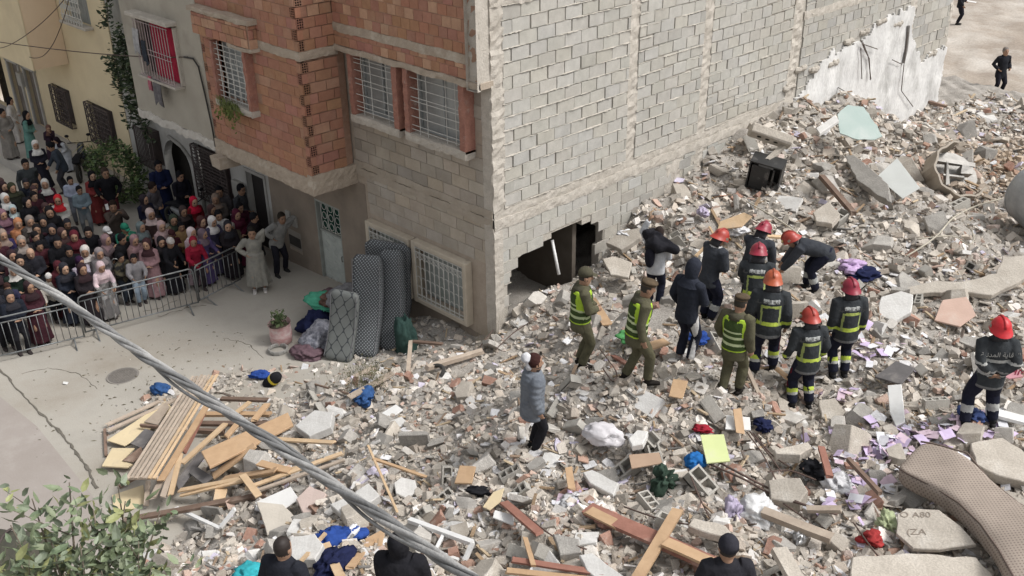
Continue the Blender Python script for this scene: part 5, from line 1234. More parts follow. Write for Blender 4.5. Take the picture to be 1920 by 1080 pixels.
# rusty tub / machine wreck
t = obj_at('machine_shell', 'dented beige metal machine shell half buried in brown earth at the upper right', 'machine', 1795, 325, .30, (-.75, .15, math.radians(45)))
b = MB(); n = 22; R0 = .72
for i in range(n):
    a0 = PI * 1.25 * i / n + PI * .55; a1 = PI * 1.25 * (i + 1) / n + PI * .55; P_ = lambda a, r_, y: (r_ * math.cos(a), y, r_ * math.sin(a))
    r0 = R0 + .03 * math.sin(i * 1.7); r1 = R0 + .03 * math.sin(i * 1.7 + 1.7)
    b.add([P_(a0, r0, -.3), P_(a1, r1, -.3), P_(a1, r1, .35), P_(a0, r0, .35), P_(a0, r0 - .05, -.3), P_(a1, r1 - .05, -.3), P_(a1, r1 - .05, .35), P_(a0, r0 - .05, .35)], [(0, 1, 2, 3), (7, 6, 5, 4), (0, 4, 5, 1), (3, 2, 6, 7)])
b.build('shell', mat('dusty_metal', (.42, .37, .31), (.32, .28, .23), rough=.7, bump=.3, scale=3, stain=(.25, .19, .14), stain_scale=2), t, fixn=False)
b = MB(); b.box((.0, .1, .32), (1.0, .12, .10), jit=.02); b.box((-.22, .1, .0), (.08, .12, .6), jit=.02); b.box((-.05, .1, -.05), (.5, .1, .07), jit=.02); b.box((.25, .1, .12), (.3, .25, .2), jit=.03); b.prism([(.68 * math.cos(t_), .30, .68 * math.sin(t_)) for t_ in np.linspace(0, 2 * PI, 19)[:-1]], (0, .03, 0), mi=0); b.build('inner_bracket', mat('metal_grey', (.33, .32, .30), (.2, .19, .18), rough=.5, metal=.4, bump=.2), t)
# excavator bucket at the right edge
t = obj_at('excavator_bucket', 'grey steel excavator bucket entering at the right edge of the picture', 'excavator bucket', 1978, 385, .70, (0, 0, 0)); t.rotation_euler = (.1, .1, math.radians(-40))
b = MB(); n = 20
prof = [(math.cos(a) * .78, math.sin(a) * .78) for a in np.linspace(PI * .42, PI * 1.62, n)]
for i in range(n - 1):
    (y0, z0), (y1, z1) = prof[i], prof[i + 1]; q0 = (y0 * .94, z0 * .94); q1 = (y1 * .94, z1 * .94)
    b.add([(-.62, y0, z0), (.62, y0, z0), (.62, y1, z1), (-.62, y1, z1), (-.62, *q0), (.62, *q0), (.62, *q1), (-.62, *q1)], [(0, 1, 2, 3), (7, 6, 5, 4), (0, 4, 5, 1), (3, 2, 6, 7)] if i in (0, n - 2) or 1 else [])
M_buck = mat('bucket_steel', (.42, .43, .44), (.30, .31, .32), scale=3, rough=.55, metal=.35, bump=.25, stain=(.40, .39, .36), stain_scale=2)
b.build('bucket_shell', M_buck, t, fixn=False)
for sx in (-1, 1):
    b = MB(); b.prism([(sx * .62, y, z) for y, z in prof], (sx * .04, 0, 0)); b.build('side_plate', M_buck, t)
    b = MB(); b.tube([(sx * .66, y * .98, z * .98) for y, z in prof], .03, n=6); b.build('rim', M_buck, t)
for i in range(5): b = MB(); x = -.5 + i * .25; y, z = prof[-1]; b.prism([(x - .05, y, z), (x + .05, y, z), (x + .03, y + .22, z - .03), (x - .03, y + .22, z - .03)], (0, 0, .05)); b.build('tooth', M_buck, t)
for i in range(3): b = MB(); b.prism([(-.2 + i * .2, .15, .74), (-.2 + i * .2, -.4, .70), (-.2 + i * .2, -.1, 1.02)], (.05, 0, 0)); b.build('lug', M_buck, t)
# white pole in the hole
b = MB(); p0 = Vector(on_x(1035, 450, -.25)); p1 = Vector(on_x(1048, 515, .05)); b.tube([p0, p1], .035, n=10); o = b.build('pole', M_pvc, smooth=True); tag(o, 'white plastic pipe standing in the broken hole of the side wall', 'pipe')
o = None
b = MB(); c = Vector(on_x(1052, 470, -.9)); b.box(c, (.5, .5, .6), cham=.05, jit=.03); o = b.build('bundle', mat('red_bundle', (.28, .04, .05), bump=.3)); tag(o, 'dark red bundle lying inside the hole behind the white pipe', 'bundle')
# ---- soft things: crumpled cloth
def crumple(name, label, cat, px, py, size, m, lift=.12, flat=.5, seed=1, yaw=0, amp=.28, group=None, aspect=(1, 1), res=4):
    size *= .88; p = pt(px, py, lift * .6); bm = bmesh.new(); bmesh.ops.create_icosphere(bm, subdivisions=res, radius=1.0)
    V = np.array([v.co[:] for v in bm.verts]); d = .82 + amp * 1.1 * snoise(V, 1.4, seed, 2) + amp * 1.25 * (.6 - 2 * np.abs(snoise(V, 2.6, seed + 1, 3)))
    d = np.maximum(d, .12)
    V = V * d[:, None] * np.array([size * .5 * aspect[0], size * .5 * aspect[1], size * .5 * flat])
    for v, c in zip(bm.verts, V): v.co = c
    me = bpy.data.meshes.new(name); bm.to_mesh(me); bm.free(); me.polygons.foreach_set('use_smooth', np.ones(len(me.polygons), dtype=bool)); me.materials.append(m)
    o = bpy.data.objects.new(name, me); COL.objects.link(o); o.location = p; o.rotation_euler = (0, 0, yaw); tag(o, label, cat, group); clear_here(p, .25); return o
C_blue = cloth('royal_blue', (.035, .085, .33)); C_blue2 = cloth('mid_blue', (.05, .12, .30)); C_navy = cloth('navy', (.02, .025, .07)); C_lil = cloth('lilac', (.58, .42, .66)); C_white = cloth('white', (.72, .72, .74)); C_black = cloth('black', (.022, .022, .026))
C_green = cloth('sea_green', (.10, .42, .28)); C_pink = cloth('dusty_pink', (.50, .30, .32)); C_crim = cloth('crimson', (.40, .03, .05)); C_mar = cloth('maroon', (.14, .03, .04)); C_brn = cloth('brown', (.16, .10, .08)); C_gry = cloth('grey', (.22, .22, .23)); C_plum = cloth('plum', (.17, .11, .13))
for a in [
 ('bag', 'blue plastic bag lying on the street at the top of the timber pile', 'bag', 300, 730, .55, C_blue2, .18, .55, 3, .3, .2, None, (1.15, .7)),
 ('cloth', 'blue rag lying beside a yellow container at the upper rim of the rubble', 'cloth', 488, 703, .45, C_blue, .15, .5, 4, .9, .3, None, (1.1, .6)),
 ('bag', 'torn blue net bag under dry plants below the mattress pile', 'bag', 680, 742, .55, C_blue2, .2, .55, 5, .2, .35),
 ('clothes', 'bright blue clothes heaped behind the men at the bottom', 'clothes', 636, 1010, .75, C_blue, .35, .6, 6, 1.2, .3, None, (1.1, .65)),
 ('clothes', 'dark navy striped clothes below the bright blue heap at the bottom', 'clothes', 628, 1055, .7, C_navy, .25, .5, 7, .4, .25, None, (.7, 1.1)),
 ('cloth', 'white cloth strip on top of the bright blue clothes', 'cloth', 655, 1000, .35, C_white, .55, .4, 8, 1.9, .3, None, (1.6, .5)),
 ('cloth', 'azure cloth ball left of the lime board', 'cloth', 1303, 866, .38, cloth('azure', (.03, .17, .48)), .2, .8, 9, 0, .2),
 ('cloth', 'dark blue cloth in the rubble above the lime board', 'cloth', 1432, 798, .35, C_navy, .15, .5, 10, .6, .35),
 ('cloth', 'crimson rag lying above the lime board', 'cloth', 1318, 805, .3, C_crim, .15, .4, 11, .6, .35, None, (1.2, .6)),
 ('sack', 'white plastic sack lying among grey chunks in the lower middle', 'sack', 1132, 815, .75, mat('sack_white', (.60, .58, .60), (.56, .54, .56), rough=.5, bump=.3), .28, .6, 12, .3, .12, None, (1.1, .7)),
 ('clothes', 'lilac clothes on a dark blanket right of the red helmets', 'clothes', 1597, 498, .6, C_lil, .3, .35, 13, .1, .35),
 ('clothes', 'dark blanket under the lilac clothes right of the red helmets', 'clothes', 1612, 512, .8, C_navy, .12, .35, 14, .2, .3),
 ('cloth', 'pale lilac rag against the upper heap near the corner wall', 'cloth', 1318, 397, .35, cloth('pale_lilac', (.52, .46, .60)), .3, .8, 15, 0, .3),
 ('cloth', 'white crumpled cloth behind the red helmets', 'cloth', 1383, 432, .5, C_white, .3, .6, 16, .5, .3),
 ('cloth', 'green rag lying between the first two soldiers', 'cloth', 1178, 630, .45, cloth('rag_green', (.12, .38, .14)), .2, .4, 17, .5, .3),
 ('cloth', 'blue rag beside the striped trousers of the hooded man', 'cloth', 1310, 634, .5, C_blue, .2, .35, 18, .2, .3),
 ('cloth', 'lilac cloth in the rubble right of the lone plant', 'cloth', 1378, 960, .45, cloth('pale_lilac', (.52, .46, .60)), .25, .7, 19, .7, .35, None, (.6, 1)),
 ('plastic_sheet', 'crumpled clear white plastic right of the lilac cloth', 'plastic sheet', 1420, 960, .65, mat('plastic_film', (.66, .66, .66), (.58, .58, .58), rough=.3, bump=.5), .3, .6, 20, .2, .3),
 ('cloth', 'pale green rag left of the panel with handwritten marks', 'cloth', 1666, 982, .45, cloth('pale_green', (.48, .54, .33)), .28, .6, 21, .9, .3, None, (.7, 1.1)),
 ('cloth', 'small red rag near the panel with handwritten marks', 'cloth', 1632, 1012, .32, cloth('red', (.38, .05, .05)), .25, .6, 22, .2, .35),
 ('cloth', 'white crumpled cloth left of the panel with handwritten marks', 'cloth', 1572, 905, .45, C_white, .3, .6, 23, .2, .3),
 ('cloth', 'navy cloth under the lone firefighter', 'cloth', 1830, 782, .5, cloth('slate_blue', (.06, .09, .22)), .2, .5, 24, .2, .35),
 ('cloth', 'black rag beside the mustard board', 'cloth', 900, 922, .4, C_black, .2, .4, 25, .6, .35, None, (1.2, .5)),
 ('net_bag', 'dark green tangle of netting in the rubble below the cardboard', 'netting', 1246, 900, .5, cloth('dark_green', (.05, .08, .06)), .3, .9, 26, .2, .45, None, (.7, .8)),
 ('cloth', 'salmon pink insulation near the orange end plank', 'cloth', 1140, 972, .4, cloth('salmon', (.68, .40, .33)), .3, .5, 27, .5, .3),
 ('sack', 'black rubber scrap with wires among the rusty rods', 'scrap', 1530, 880, .45, C_black, .25, .5, 28, .2, .4),
 ('cloth', 'white paper heap left of the tan plank in the lower middle', 'cloth', 1078, 938, .45, C_white, .15, .3, 29, .2, .35),
 ('cloth', 'white paper lying on the broken beam end beside the hole', 'cloth', 1172, 436, .4, C_white, .5, .2, 30, .2, .3),
 ('plastic_sheet', 'silver foil crumple right of the white hollow block', 'foil', 1505, 1000, .4, mat('foil', (.6, .6, .6), metal=.6, rough=.3, bump=.4), .4, .7, 31, .2, .3, None, (.6, 1.2)),
 ('cloth', 'turquoise cloth at the bottom edge left of the short haired man', 'cloth', 470, 1078, .5, cloth('turquoise', (.05, .42, .48)), .3, .5, 32, .2, .2),
]: crumple(*a)
# ---- belongings stacked by the front wall
S0 = lambda px, py: (lambda p: np.array([p[0], p[1], float(street(p[0], p[1])) + .01]))(on_z(px, py, -.52))
def pattern_mat(name, base, line, kind, k, rough=.9):
    m = bpy.data.materials.new(name); m.use_nodes = True; t = m.node_tree; N = t.nodes; L = t.links; b = N['Principled BSDF']; b.inputs['Roughness'].default_value = rough; b.inputs['Specular IOR Level'].default_value = .15
    tc = N.new('ShaderNodeTexCoord'); sp_ = N.new('ShaderNodeSeparateXYZ'); L.new(tc.outputs['Object'], sp_.inputs[0])
    def M_(op, a, b_=None, c=None):
        n = N.new('ShaderNodeMath'); n.operation = op
        for i, v in enumerate([a, b_, c]):
            if v is None: continue
            if isinstance(v, (int, float)): n.inputs[i].default_value = v
            else: L.new(v, n.inputs[i])
        return n.outputs[0]
    xy = M_('ADD', sp_.outputs[0], sp_.outputs[1]); z = sp_.outputs[2]
    if kind == 'xyz': xy = sp_.outputs[0]; z = M_('ADD', sp_.outputs[1], M_('MULTIPLY', sp_.outputs[2], .9))
    s1 = M_('SINE', M_('MULTIPLY', xy, k)); s2 = M_('SINE', M_('MULTIPLY', z, k * (.62 if kind == 'hex' else 1)))
    if kind == 'hex': f = M_('LESS_THAN', M_('ABSOLUTE', M_('ADD', s1, M_('MULTIPLY', s2, 1.15))), .22)
    else: f = M_('GREATER_THAN', M_('MULTIPLY', s1, s2), .42)
    ns = N.new('ShaderNodeTexNoise'); ns.inputs['Scale'].default_value = 4; L.new(tc.outputs['Object'], ns.inputs[0])
    mr = N.new('ShaderNodeMapRange'); mr.inputs['To Min'].default_value = .8; mr.inputs['To Max'].default_value = 1.15; L.new(ns.outputs[0], mr.inputs[0])
    mx = N.new('ShaderNodeMix'); mx.data_type = 'RGBA'; L.new(f, mx.inputs[0]); mx.inputs[6].default_value = (*base, 1); mx.inputs[7].default_value = (*line, 1)
    m2 = N.new('ShaderNodeMix'); m2.data_type = 'RGBA'; m2.blend_type = 'MULTIPLY'; m2.inputs[0].default_value = 1; L.new(mx.outputs[2], m2.inputs[6]); L.new(mr.outputs[0], m2.inputs[7]); L.new(m2.outputs[2], b.inputs['Base Color'])
    bp = N.new('ShaderNodeBump'); bp.inputs['Strength'].default_value = .4; bp.inputs['Distance'].default_value = .01; L.new(ns.outputs[0], bp.inputs['Height']); L.new(bp.outputs[0], b.inputs['Normal']); return m
def cushion(name, label, base, top, wdir, w_, th, m, seed=0, bend=.06, cat='mattress', group=None):
    base, top = Vector(base), Vector(top); Z = (top - base); L = Z.length; Z.normalize(); X = Vector(wdir); X = (X - Z * X.dot(Z)).normalized(); Y = Z.cross(X)
    nx, nz = 20, 22; vs = []; fs = []
    for j in range(nz + 1):
        v = j / nz; e = 1 - max(0, abs(v - .5) * 2 - .86) ** 2 / .0196 * .55
        for i in range(nx):
            a = 2 * PI * i / nx; ca, sa = math.cos(a), math.sin(a); ex = .42
            x = math.copysign(abs(ca) ** ex, ca) * w_ / 2 * (e ** .35); y = math.copysign(abs(sa) ** ex, sa) * th / 2 * e
            vs.append((x * (1 + .02 * math.sin(v * 9 + seed)), y * (1 + .10 * math.sin(v * 7 + seed + a)) + bend * math.sin(v * PI * 1.1 + .3) , (v) * L))
    for j in range(nz):
        for i in range(nx): fs.append((j * nx + i, j * nx + (i + 1) % nx, (j + 1) * nx + (i + 1) % nx, (j + 1) * nx + i))
    fs.append(tuple(range(nx - 1, -1, -1))); fs.append(tuple(nz * nx + i for i in range(nx)))
    mb = MB(); mb.add(vs, fs); o = mb.build(name, m, smooth=True); R = Matrix((X, Y, Z)).transposed().to_4x4(); R.translation = base; o.matrix_world = R; tag(o, label, cat, group)
    b2 = MB()
    for sgn in (-1, 1): b2.tube([(w_ / 2 * .93 * sgn, -th / 2 * .9 + bend * math.sin(j / 12 * PI * 1.1 + .3), L * (.05 + .9 * j / 12)) for j in range(13)], .008, n=5)
    b2.build('piping', C_gry, o); return o
M_dot = pattern_mat('dotted_upholstery', (.075, .08, .085), (.30, .32, .335), 'dots', 85); M_hex = pattern_mat('hexagon_upholstery', (.16, .17, .165), (.06, .065, .07), 'hex', 26)
def topz(px, py, z): return on_z(px, py, z)
wd = Vector((.85, .5, 0))
cushion('mattress', 'grey mattress with a dark hexagon pattern leaning lowest at the left of the stack', S0(632, 682), topz(650, 545, .95), wd, .62, .18, M_hex, 1, .10)
cushion('mattress', 'dark mattress with white dots leaning in the middle of the stack', S0(678, 676), topz(693, 478, 1.5), wd, .66, .27, M_dot, 2, .16)
cushion('mattress', 'dark mattress with white dots leaning rightmost in the stack', S0(730, 664), topz(738, 468, 1.55), (.8, .3, 0), .50, .28, M_dot, 4, .12)
cushion('mattress', 'dotted mattress at the back of the stack against the window', S0(700, 640) + np.array([-.25, .5, 0]), topz(716, 462, 1.5) + np.array([-.1, .3, 0]), wd, 1.05, .26, M_dot, 5, .18)
crumple('blanket', 'dark grey green blanket hanging behind the mattresses beside the barred window', 'blanket', 762, 640, 1.5, cloth('bottle_green', (.045, .085, .075)), .35, 1.3, 40, .3, .12, None, (.45, .45))
crumple('blanket', 'bright sea green blanket spread on the bundle left of the mattresses', 'blanket', 612, 566, 1.5, C_green, 1.0, .28, 41, .2, .15, None, (1.0, .6))
crumple('blanket', 'end of the sea green blanket hanging by the hexagon mattress', 'blanket', 634, 600, 1.0, C_green, .35, 1.0, 42, .9, .15, None, (.35, .5))
crumple('bundle', 'navy bundle under the sea green blanket', 'bundle', 592, 610, 1.0, C_navy, .3, 1.0, 43, .2, .2)
crumple('bundle', 'grey patterned clothes bundle between the plant sack and the hexagon mattress', 'bundle', 606, 636, 1.25, mat('print_grey', (.36, .36, .40), (.10, .11, .14), scale=14, bump=.2), .25, .8, 44, .4, .2)
crumple('bundle', 'plum coloured bundle on the ground right of the plant sack', 'bundle', 578, 660, .85, C_plum, .15, .45, 45, .3, .2)
crumple('cushion', 'grey cushion with a dark outline lying on top of the stack of belongings', 'cushion', 650, 560, 1.2, C_gry, 1.5, .5, 46, .3, .15)
crumple('cushion', 'brown cushion on the left of the grey cushion', 'cushion', 622, 560, .7, C_brn, 1.3, .5, 47, .3, .2)
crumple('clothes', 'mauve blanket lying in front of the white street door', 'blanket', 614, 560, 1.0, C_plum, .45, .4, 48, .2, .2)
# sack with plant
p = S0(528, 640); t = empty('plant_sack', 'white and red woven sack planted with a cactus standing on the street', 'planter', p)
b = MB(); b.tube([(0, 0, 0), (0, 0, .06), (.02, 0, .25), (0, .01, .42), (0, 0, .50)], [.19, .24, .25, .23, .26], n=16, caps=False); b.tube([(0, 0, .0), (0, 0, .4)], [.18, .2], n=14); o = b.build('sack', mat('woven_sack', (.66, .58, .56), (.48, .20, .20), scale=4.5, bump=.4, aniso=(1, 1, 2)), t, smooth=True)
b = MB(); b.ell((0, 0, .40), (.21, .21, .05)); b.build('soil', mat('soil', (.10, .08, .06)), t)
b = MB()
for i in range(4): b.tube([(random.uniform(-.08, .08), random.uniform(-.08, .08), .4), (random.uniform(-.12, .12), random.uniform(-.1, .1), random.uniform(.55, .75))], [.03, .02], n=7, round_ends=True)
b.build('cactus', mat('cactus_green', (.09, .14, .06)), t)
b = MB()
for i in range(160):
    a = random.uniform(0, 6.28); c = Vector((math.cos(a) * random.uniform(0, .2), math.sin(a) * random.uniform(0, .2), random.uniform(.42, .75))); d = Vector([random.gauss(0, .03) for _ in range(3)]); e = Vector([random.gauss(0, .03) for _ in range(3)]); b.add([c, c + d, c + d + e, c + e], [(0, 1, 2, 3)])
b.build('leaves', mat('leaf_dull', (.10, .13, .06), (.05, .07, .03)), t)
b = MB(); 
for k in range(3): b.tube([S0(522, 658) + np.array([.2 * math.cos(a), .2 * math.sin(a), .03 + .02 * k]) for a in np.linspace(0, 6.28, 14)], .025, n=6)
o = b.build('tub', mat('tub_grey', (.33, .32, .30), bump=.2)); tag(o, 'dirty grey flattened tub on the ground left of the plant sack', 'tub')
# white-black yellow container by the blue rag
p = pt(510, 714, .12); t = empty('container', 'black container with a yellow band next to the blue rag', 'container', p, (0, .8, .5)); b = MB(); b.tube([(0, 0, -.15), (0, 0, .15)], .12, n=14, round_ends=True); b.build('drum', C_black, t, smooth=True); b = MB(); b.tube([(0, 0, .03), (0, 0, .09)], .125, n=14); b.build('band', mat('yellow_band', (.65, .52, .05), bump=0), t)
# tyre half buried
b = MB(); c = Vector(pt(818, 702, .1)); b.tube([c + Vector((.16 * math.cos(a), .16 * math.sin(a) * .8, .06 + .07 * math.sin(a))) for a in np.linspace(-.2, 3.2, 14)], .04, n=8); o = b.build('tyre', mat('rubber', (.05, .048, .045), bump=.2)); tag(o, 'piece of dark rubber tyre among the blocks at the foot of the wall', 'tyre')
# large floral mattress
path = [(1668, 880, .50), (1700, 893, .55), (1750, 918, .62), (1795, 945, .66), (1835, 985, .62), (1868, 1035, .55), (1895, 1085, .45), (1925, 1150, .35)]
C = [Vector(pt(x, y, l)) for x, y, l in path]; vs = []; fs = []; nn = 28; wv0 = None
side_px = [(1700, 850), (1735, 848), (1800, 862), (1855, 900), (1900, 950), (1945, 1005), (1985, 1060), (2030, 1120)]
for i, c in enumerate(C):
    s2 = Vector(pt(*side_px[i], path[i][2] + .12)); wv = s2 - c; L = max(.80, min(.92, wv.length)); wv = wv.normalized(); d = (C[min(i + 1, len(C) - 1)] - C[max(0, i - 1)]).normalized(); up = wv.cross(d)
    if up.z < 0: up = -up
    e = .80 if i == 0 else 1.0
    for k in range(nn):
        a = 2 * PI * k / nn; ca, sa = math.cos(a), math.sin(a); x = math.copysign(abs(ca) ** .32, ca); y = math.copysign(abs(sa) ** .45, sa)
        vs.append(c + wv * (L / 2 + x * L / 2 * e) + up * (y * .165 * (1.0 if i else .75) - .13 + .012 * math.sin(k * 1.3 + i)))
for i in range(len(C) - 1):
    for k in range(nn): fs.append((i * nn + k, i * nn + (k + 1) % nn, (i + 1) * nn + (k + 1) % nn, (i + 1) * nn + k))
fs.append(tuple(range(nn - 1, -1, -1))); b = MB(); b.add(vs, fs)
M_flo = pattern_mat('mattress_weave', (.36, .305, .26), (.225, .18, .155), 'xyz', 105)
o = b.build('mattress', M_flo, smooth=True); tag(o, 'large beige patterned mattress draped over the rubble at the lower right', 'mattress')
sm = o.modifiers.new('sub', 'SUBSURF'); sm.levels = 1; sm.render_levels = 2
def edge_k(k): return [vs[i * nn + k] for i in range(len(C))]
for k0 in (int(nn * .40), int(nn * .10)):
    b = MB(); b.tube([p + Vector((0, 0, .01)) for p in edge_k(k0)], .013, n=6); q_ = b.build('piping', mat('piping_brown', (.17, .13, .11), bump=.1), o, smooth=True)
clear_here(C[3], .8); clear_here(C[5], .8)
# papers (lilac notebooks spilled)
paper_v = []
for k in range(8):
    rnd = random.Random(k); nx = 4; vs = []; a_ = rnd.uniform(.1, .6)
    for j in range(2):
        for i in range(nx + 1): u = i / nx - .5; vs.append((u, (j - .5) * .72, .10 * math.sin(u * 5 * a_ + k) + rnd.uniform(-.02, .02)))
    fs = [(i, i + 1, i + nx + 2, i + nx + 1) for i in range(nx)]; me_b = MB(); me_b.add(vs, fs); me_b.add([(x, y, z - .03) for x, y, z in vs], [tuple(reversed(f)) for f in fs]); paper_v.append(me_b)
M_pap = [mat('paper_lilac', (.58, .48, .66), (.52, .42, .6), bump=.1, objvar=.15), mat('paper_white', (.72, .72, .76), (.66, .66, .7), bump=.1, objvar=.1), mat('paper_pink', (.66, .52, .60), (.6, .46, .54), bump=.1, objvar=.15)]
pm = []
for k, b in enumerate(paper_v):
    me = b.mesh('paper_sheet'); me.materials.append(M_pap[[0, 1, 0, 2, 0, 1, 2, 0][k]]); pm.append(me)
for (cx, cy, sx, sy, n, lab) in [(1690, 832, 75, 20, 130, 'lilac or white paper sheet spilled in the drift of papers below the firefighters'), (1640, 650, 28, 18, 22, 'lilac or white paper sheet in the small drift right of the firefighters'), (1600, 925, 40, 30, 44, 'lilac or white paper sheet lying left of the beige patterned mattress'), (1820, 790, 50, 14, 34, 'lilac or white paper sheet lying around the lone firefighter'), (1590, 735, 22, 8, 10, 'lilac paper sheet below the pair of firefighters'), (1880, 880, 30, 30, 26, 'pale paper sheet lying right of the beige patterned mattress'), (1080, 930, 20, 12, 10, 'white paper sheet lying in the lower middle of the heap')]:
    for _ in range(n):
        px, py = random.gauss(cx, sx), random.gauss(cy, sy); p = pt(px, py, random.uniform(.05, .14)); o = bpy.data.objects.new('paper_sheet', random.choice(pm)); COL.objects.link(o); o.location = p; s_ = random.uniform(.09, .21); o.scale = (s_, s_, s_); o.rotation_euler = (random.gauss(0, .35), random.gauss(0, .35), random.uniform(0, 6.28)); tag(o, lab, 'paper', lab.split(' sheet')[1].strip() + ' papers' if False else 'papers ' + lab.split(' sheet ')[1])
# rusty rods and wires
M_rod = mat('rusty_rod', (.15, .10, .085), (.09, .065, .055), bump=.2)
def wire(label, pix, r_, m, lift=.15, name='wire', cat='wire', jit=.03):
    P = []
    for (a, b_) in zip(pix[:-1], pix[1:]):
        for k in range(4): u = k / 4; P.append(Vector(pt(a[0] + (b_[0] - a[0]) * u, a[1] + (b_[1] - a[1]) * u, lift + random.uniform(-jit, jit))))
    P.append(Vector(pt(*pix[-1], lift))); 
    for _ in range(2): P = [P[0]] + [(P[i - 1] + P[i] * 2 + P[i + 1]) / 4 for i in range(1, len(P) - 1)] + [P[-1]]
    b = MB(); b.tube(P, r_, n=6); o = b.build(name, m, smooth=True); tag(o, label, cat); return o
M_lw = mat('pale_wire', (.50, .46, .38), bump=0)
wire('pale hose looping past the bucket over the upper right rubble', [(1700, 480), (1730, 462), (1760, 440), (1785, 408), (1830, 385), (1880, 372)], .018, M_lw, .3, 'hose', 'hose')
wire('pale hose curl below the loop near the bucket', [(1720, 448), (1790, 440), (1815, 462), (1828, 450), (1822, 430)], .014, M_lw, .25, 'hose', 'hose')
wire('long pale cable running diagonally down behind the firefighters', [(1400, 378), (1440, 400), (1480, 425), (1510, 450), (1545, 462)], .016, M_lw, .5)
for i, (pix, lab) in enumerate([([(1330, 870), (1400, 900), (1450, 930), (1520, 950)], 'dark rod running from the lime board to the right'), ([(1345, 865), (1420, 905), (1500, 945), (1570, 965)], 'second dark rod running beside the one from the lime board'), ([(1290, 880), (1310, 930), (1330, 970)], 'rusty rod running down from the azure cloth'), ([(1400, 810), (1430, 850), (1450, 890), (1470, 930)], 'bundle rod of the dark reddish pile above the rusty wires'), ([(1405, 808), (1440, 850), (1465, 885)], 'second rod of the dark reddish pile'), ([(1412, 812), (1448, 855), (1480, 875)], 'third rod of the dark reddish pile'), ([(1505, 800), (1508, 840), (1506, 880)], 'thin rod standing above the black rubber scrap'), ([(1440, 885), (1480, 880), (1530, 900)], 'wire curling over the thick beige slab'), ([(1455, 935), (1500, 965), (1540, 1000)], 'thin wire looping right of the clear plastic'), ([(1170, 950), (1240, 975), (1300, 985)], 'thin rod behind the red brown plank'), ([(930, 925), (985, 965), (1040, 1010), (1100, 1030)], 'thin rod running right from the mustard board'), ([(1125, 655), (1160, 700), (1150, 720), (1130, 690)], 'looped cable at the feet of the second soldier'), ([(930, 655), (960, 625), (1000, 600)], 'rusty rod near the bottom corner of the house'), ([(900, 650), (930, 612), (940, 590)], 'rusty rod leaning at the corner of the house'), ([(1600, 980), (1650, 1050), (1700, 1080)], 'wire running under the beige patterned mattress')]):
    wire(lab, pix, .011 if i not in (0, 1) else .016, M_rod, .22, 'rod' if i < 7 else 'wire', 'rod' if i < 7 else 'wire')
scatter_ind(var_c, 'rubble_chunk', 'angular grey or beige chunk of broken concrete lying loose in the collapsed heap', 'rubble chunk', 'loose concrete chunks on the heap', 292, .20, .52, 41)
scatter_ind(var_w, 'plaster_piece', 'flat white piece of broken plaster lying on the rubble heap', 'plaster piece', 'white plaster pieces on the heap', 70, .18, .5, 43, sink=.1, flat=.35)
scatter_ind(var_r, 'brick_piece', 'dusty reddish fragment of hollow brick lying on the rubble heap', 'brick piece', 'brick fragments on the heap', 70, .14, .30, 45, sink=.2)
scatter_ind(var_h, 'hollow_block', 'grey hollow concrete block lying open side up in the rubble', 'concrete block', 'hollow blocks in the heap', 46, .30, .42, 47, sink=.22, flat=.7)
# ================================================================= PEOPLE
M_skin = mat('skin', (1, 1, 1), (.9, .88, .86), scale=12, rough=.6, bump=.05, tint=True, spec=.35)
M_clt = mat('garment', (1.1, 1.08, 1.05), (.70, .70, .72), scale=7, rough=.95, bump=.8, bscale=16, tint=True, spec=.12)
M_shell = mat('glossy_shell', (1, 1, 1), (.72, .71, .70), scale=14, rough=.42, bump=.03, tint=True, spec=.5)
def V3(*a): return Vector(a)
def ik(S, T, L1, L2, pole):
    d = T - S; D = min(d.length, (L1 + L2) * .995); dn = d.normalized(); a = (L1 * L1 - L2 * L2 + D * D) / (2 * D); hh = math.sqrt(max(0, L1 * L1 - a * a))
    p = pole - dn * pole.dot(dn); p = p.normalized() if p.length > 1e-4 else V3(0, 1, 0)
    return S + dn * a + p * hh, S + dn * D
ARM = {'down': ((.04, .03, -.30), (.3, -1, -.2)), 'slight': ((.05, .09, -.27), (.5, -1, -.3)), 'back': ((-.085, -.085, -.235), (1, -.6, 0)), 'hips': ((.0, .04, -.19), (1, -.5, .1)), 'rail': ((.0, .23, -.16), (.6, -.3, -1)),
       'phone': ((-.07, .19, .07), (.7, .1, -1)), 'face': ((-.10, .125, .05), (.5, .1, -1)), 'clasp': ((-.09, .13, -.19), (1, -.4, -.5)), 'cross': ((-.13, .105, -.12), (1, -.1, -.6)), 'reach': ((-.02, .20, -.24), (.6, -.6, -.3)),
       'up': ((.0, .12, .26), (1, .2, 0)), 'neck': ((-.07, .03, .05), (1, -.1, .25)), 'pocket': ((.02, .07, -.22), (.7, -1, -.1)), 'load': ((.02, .03, .27), (1, .3, 0)), 'point': ((.05, .29, .02), (.5, 0, -1))}
class Sk: pass
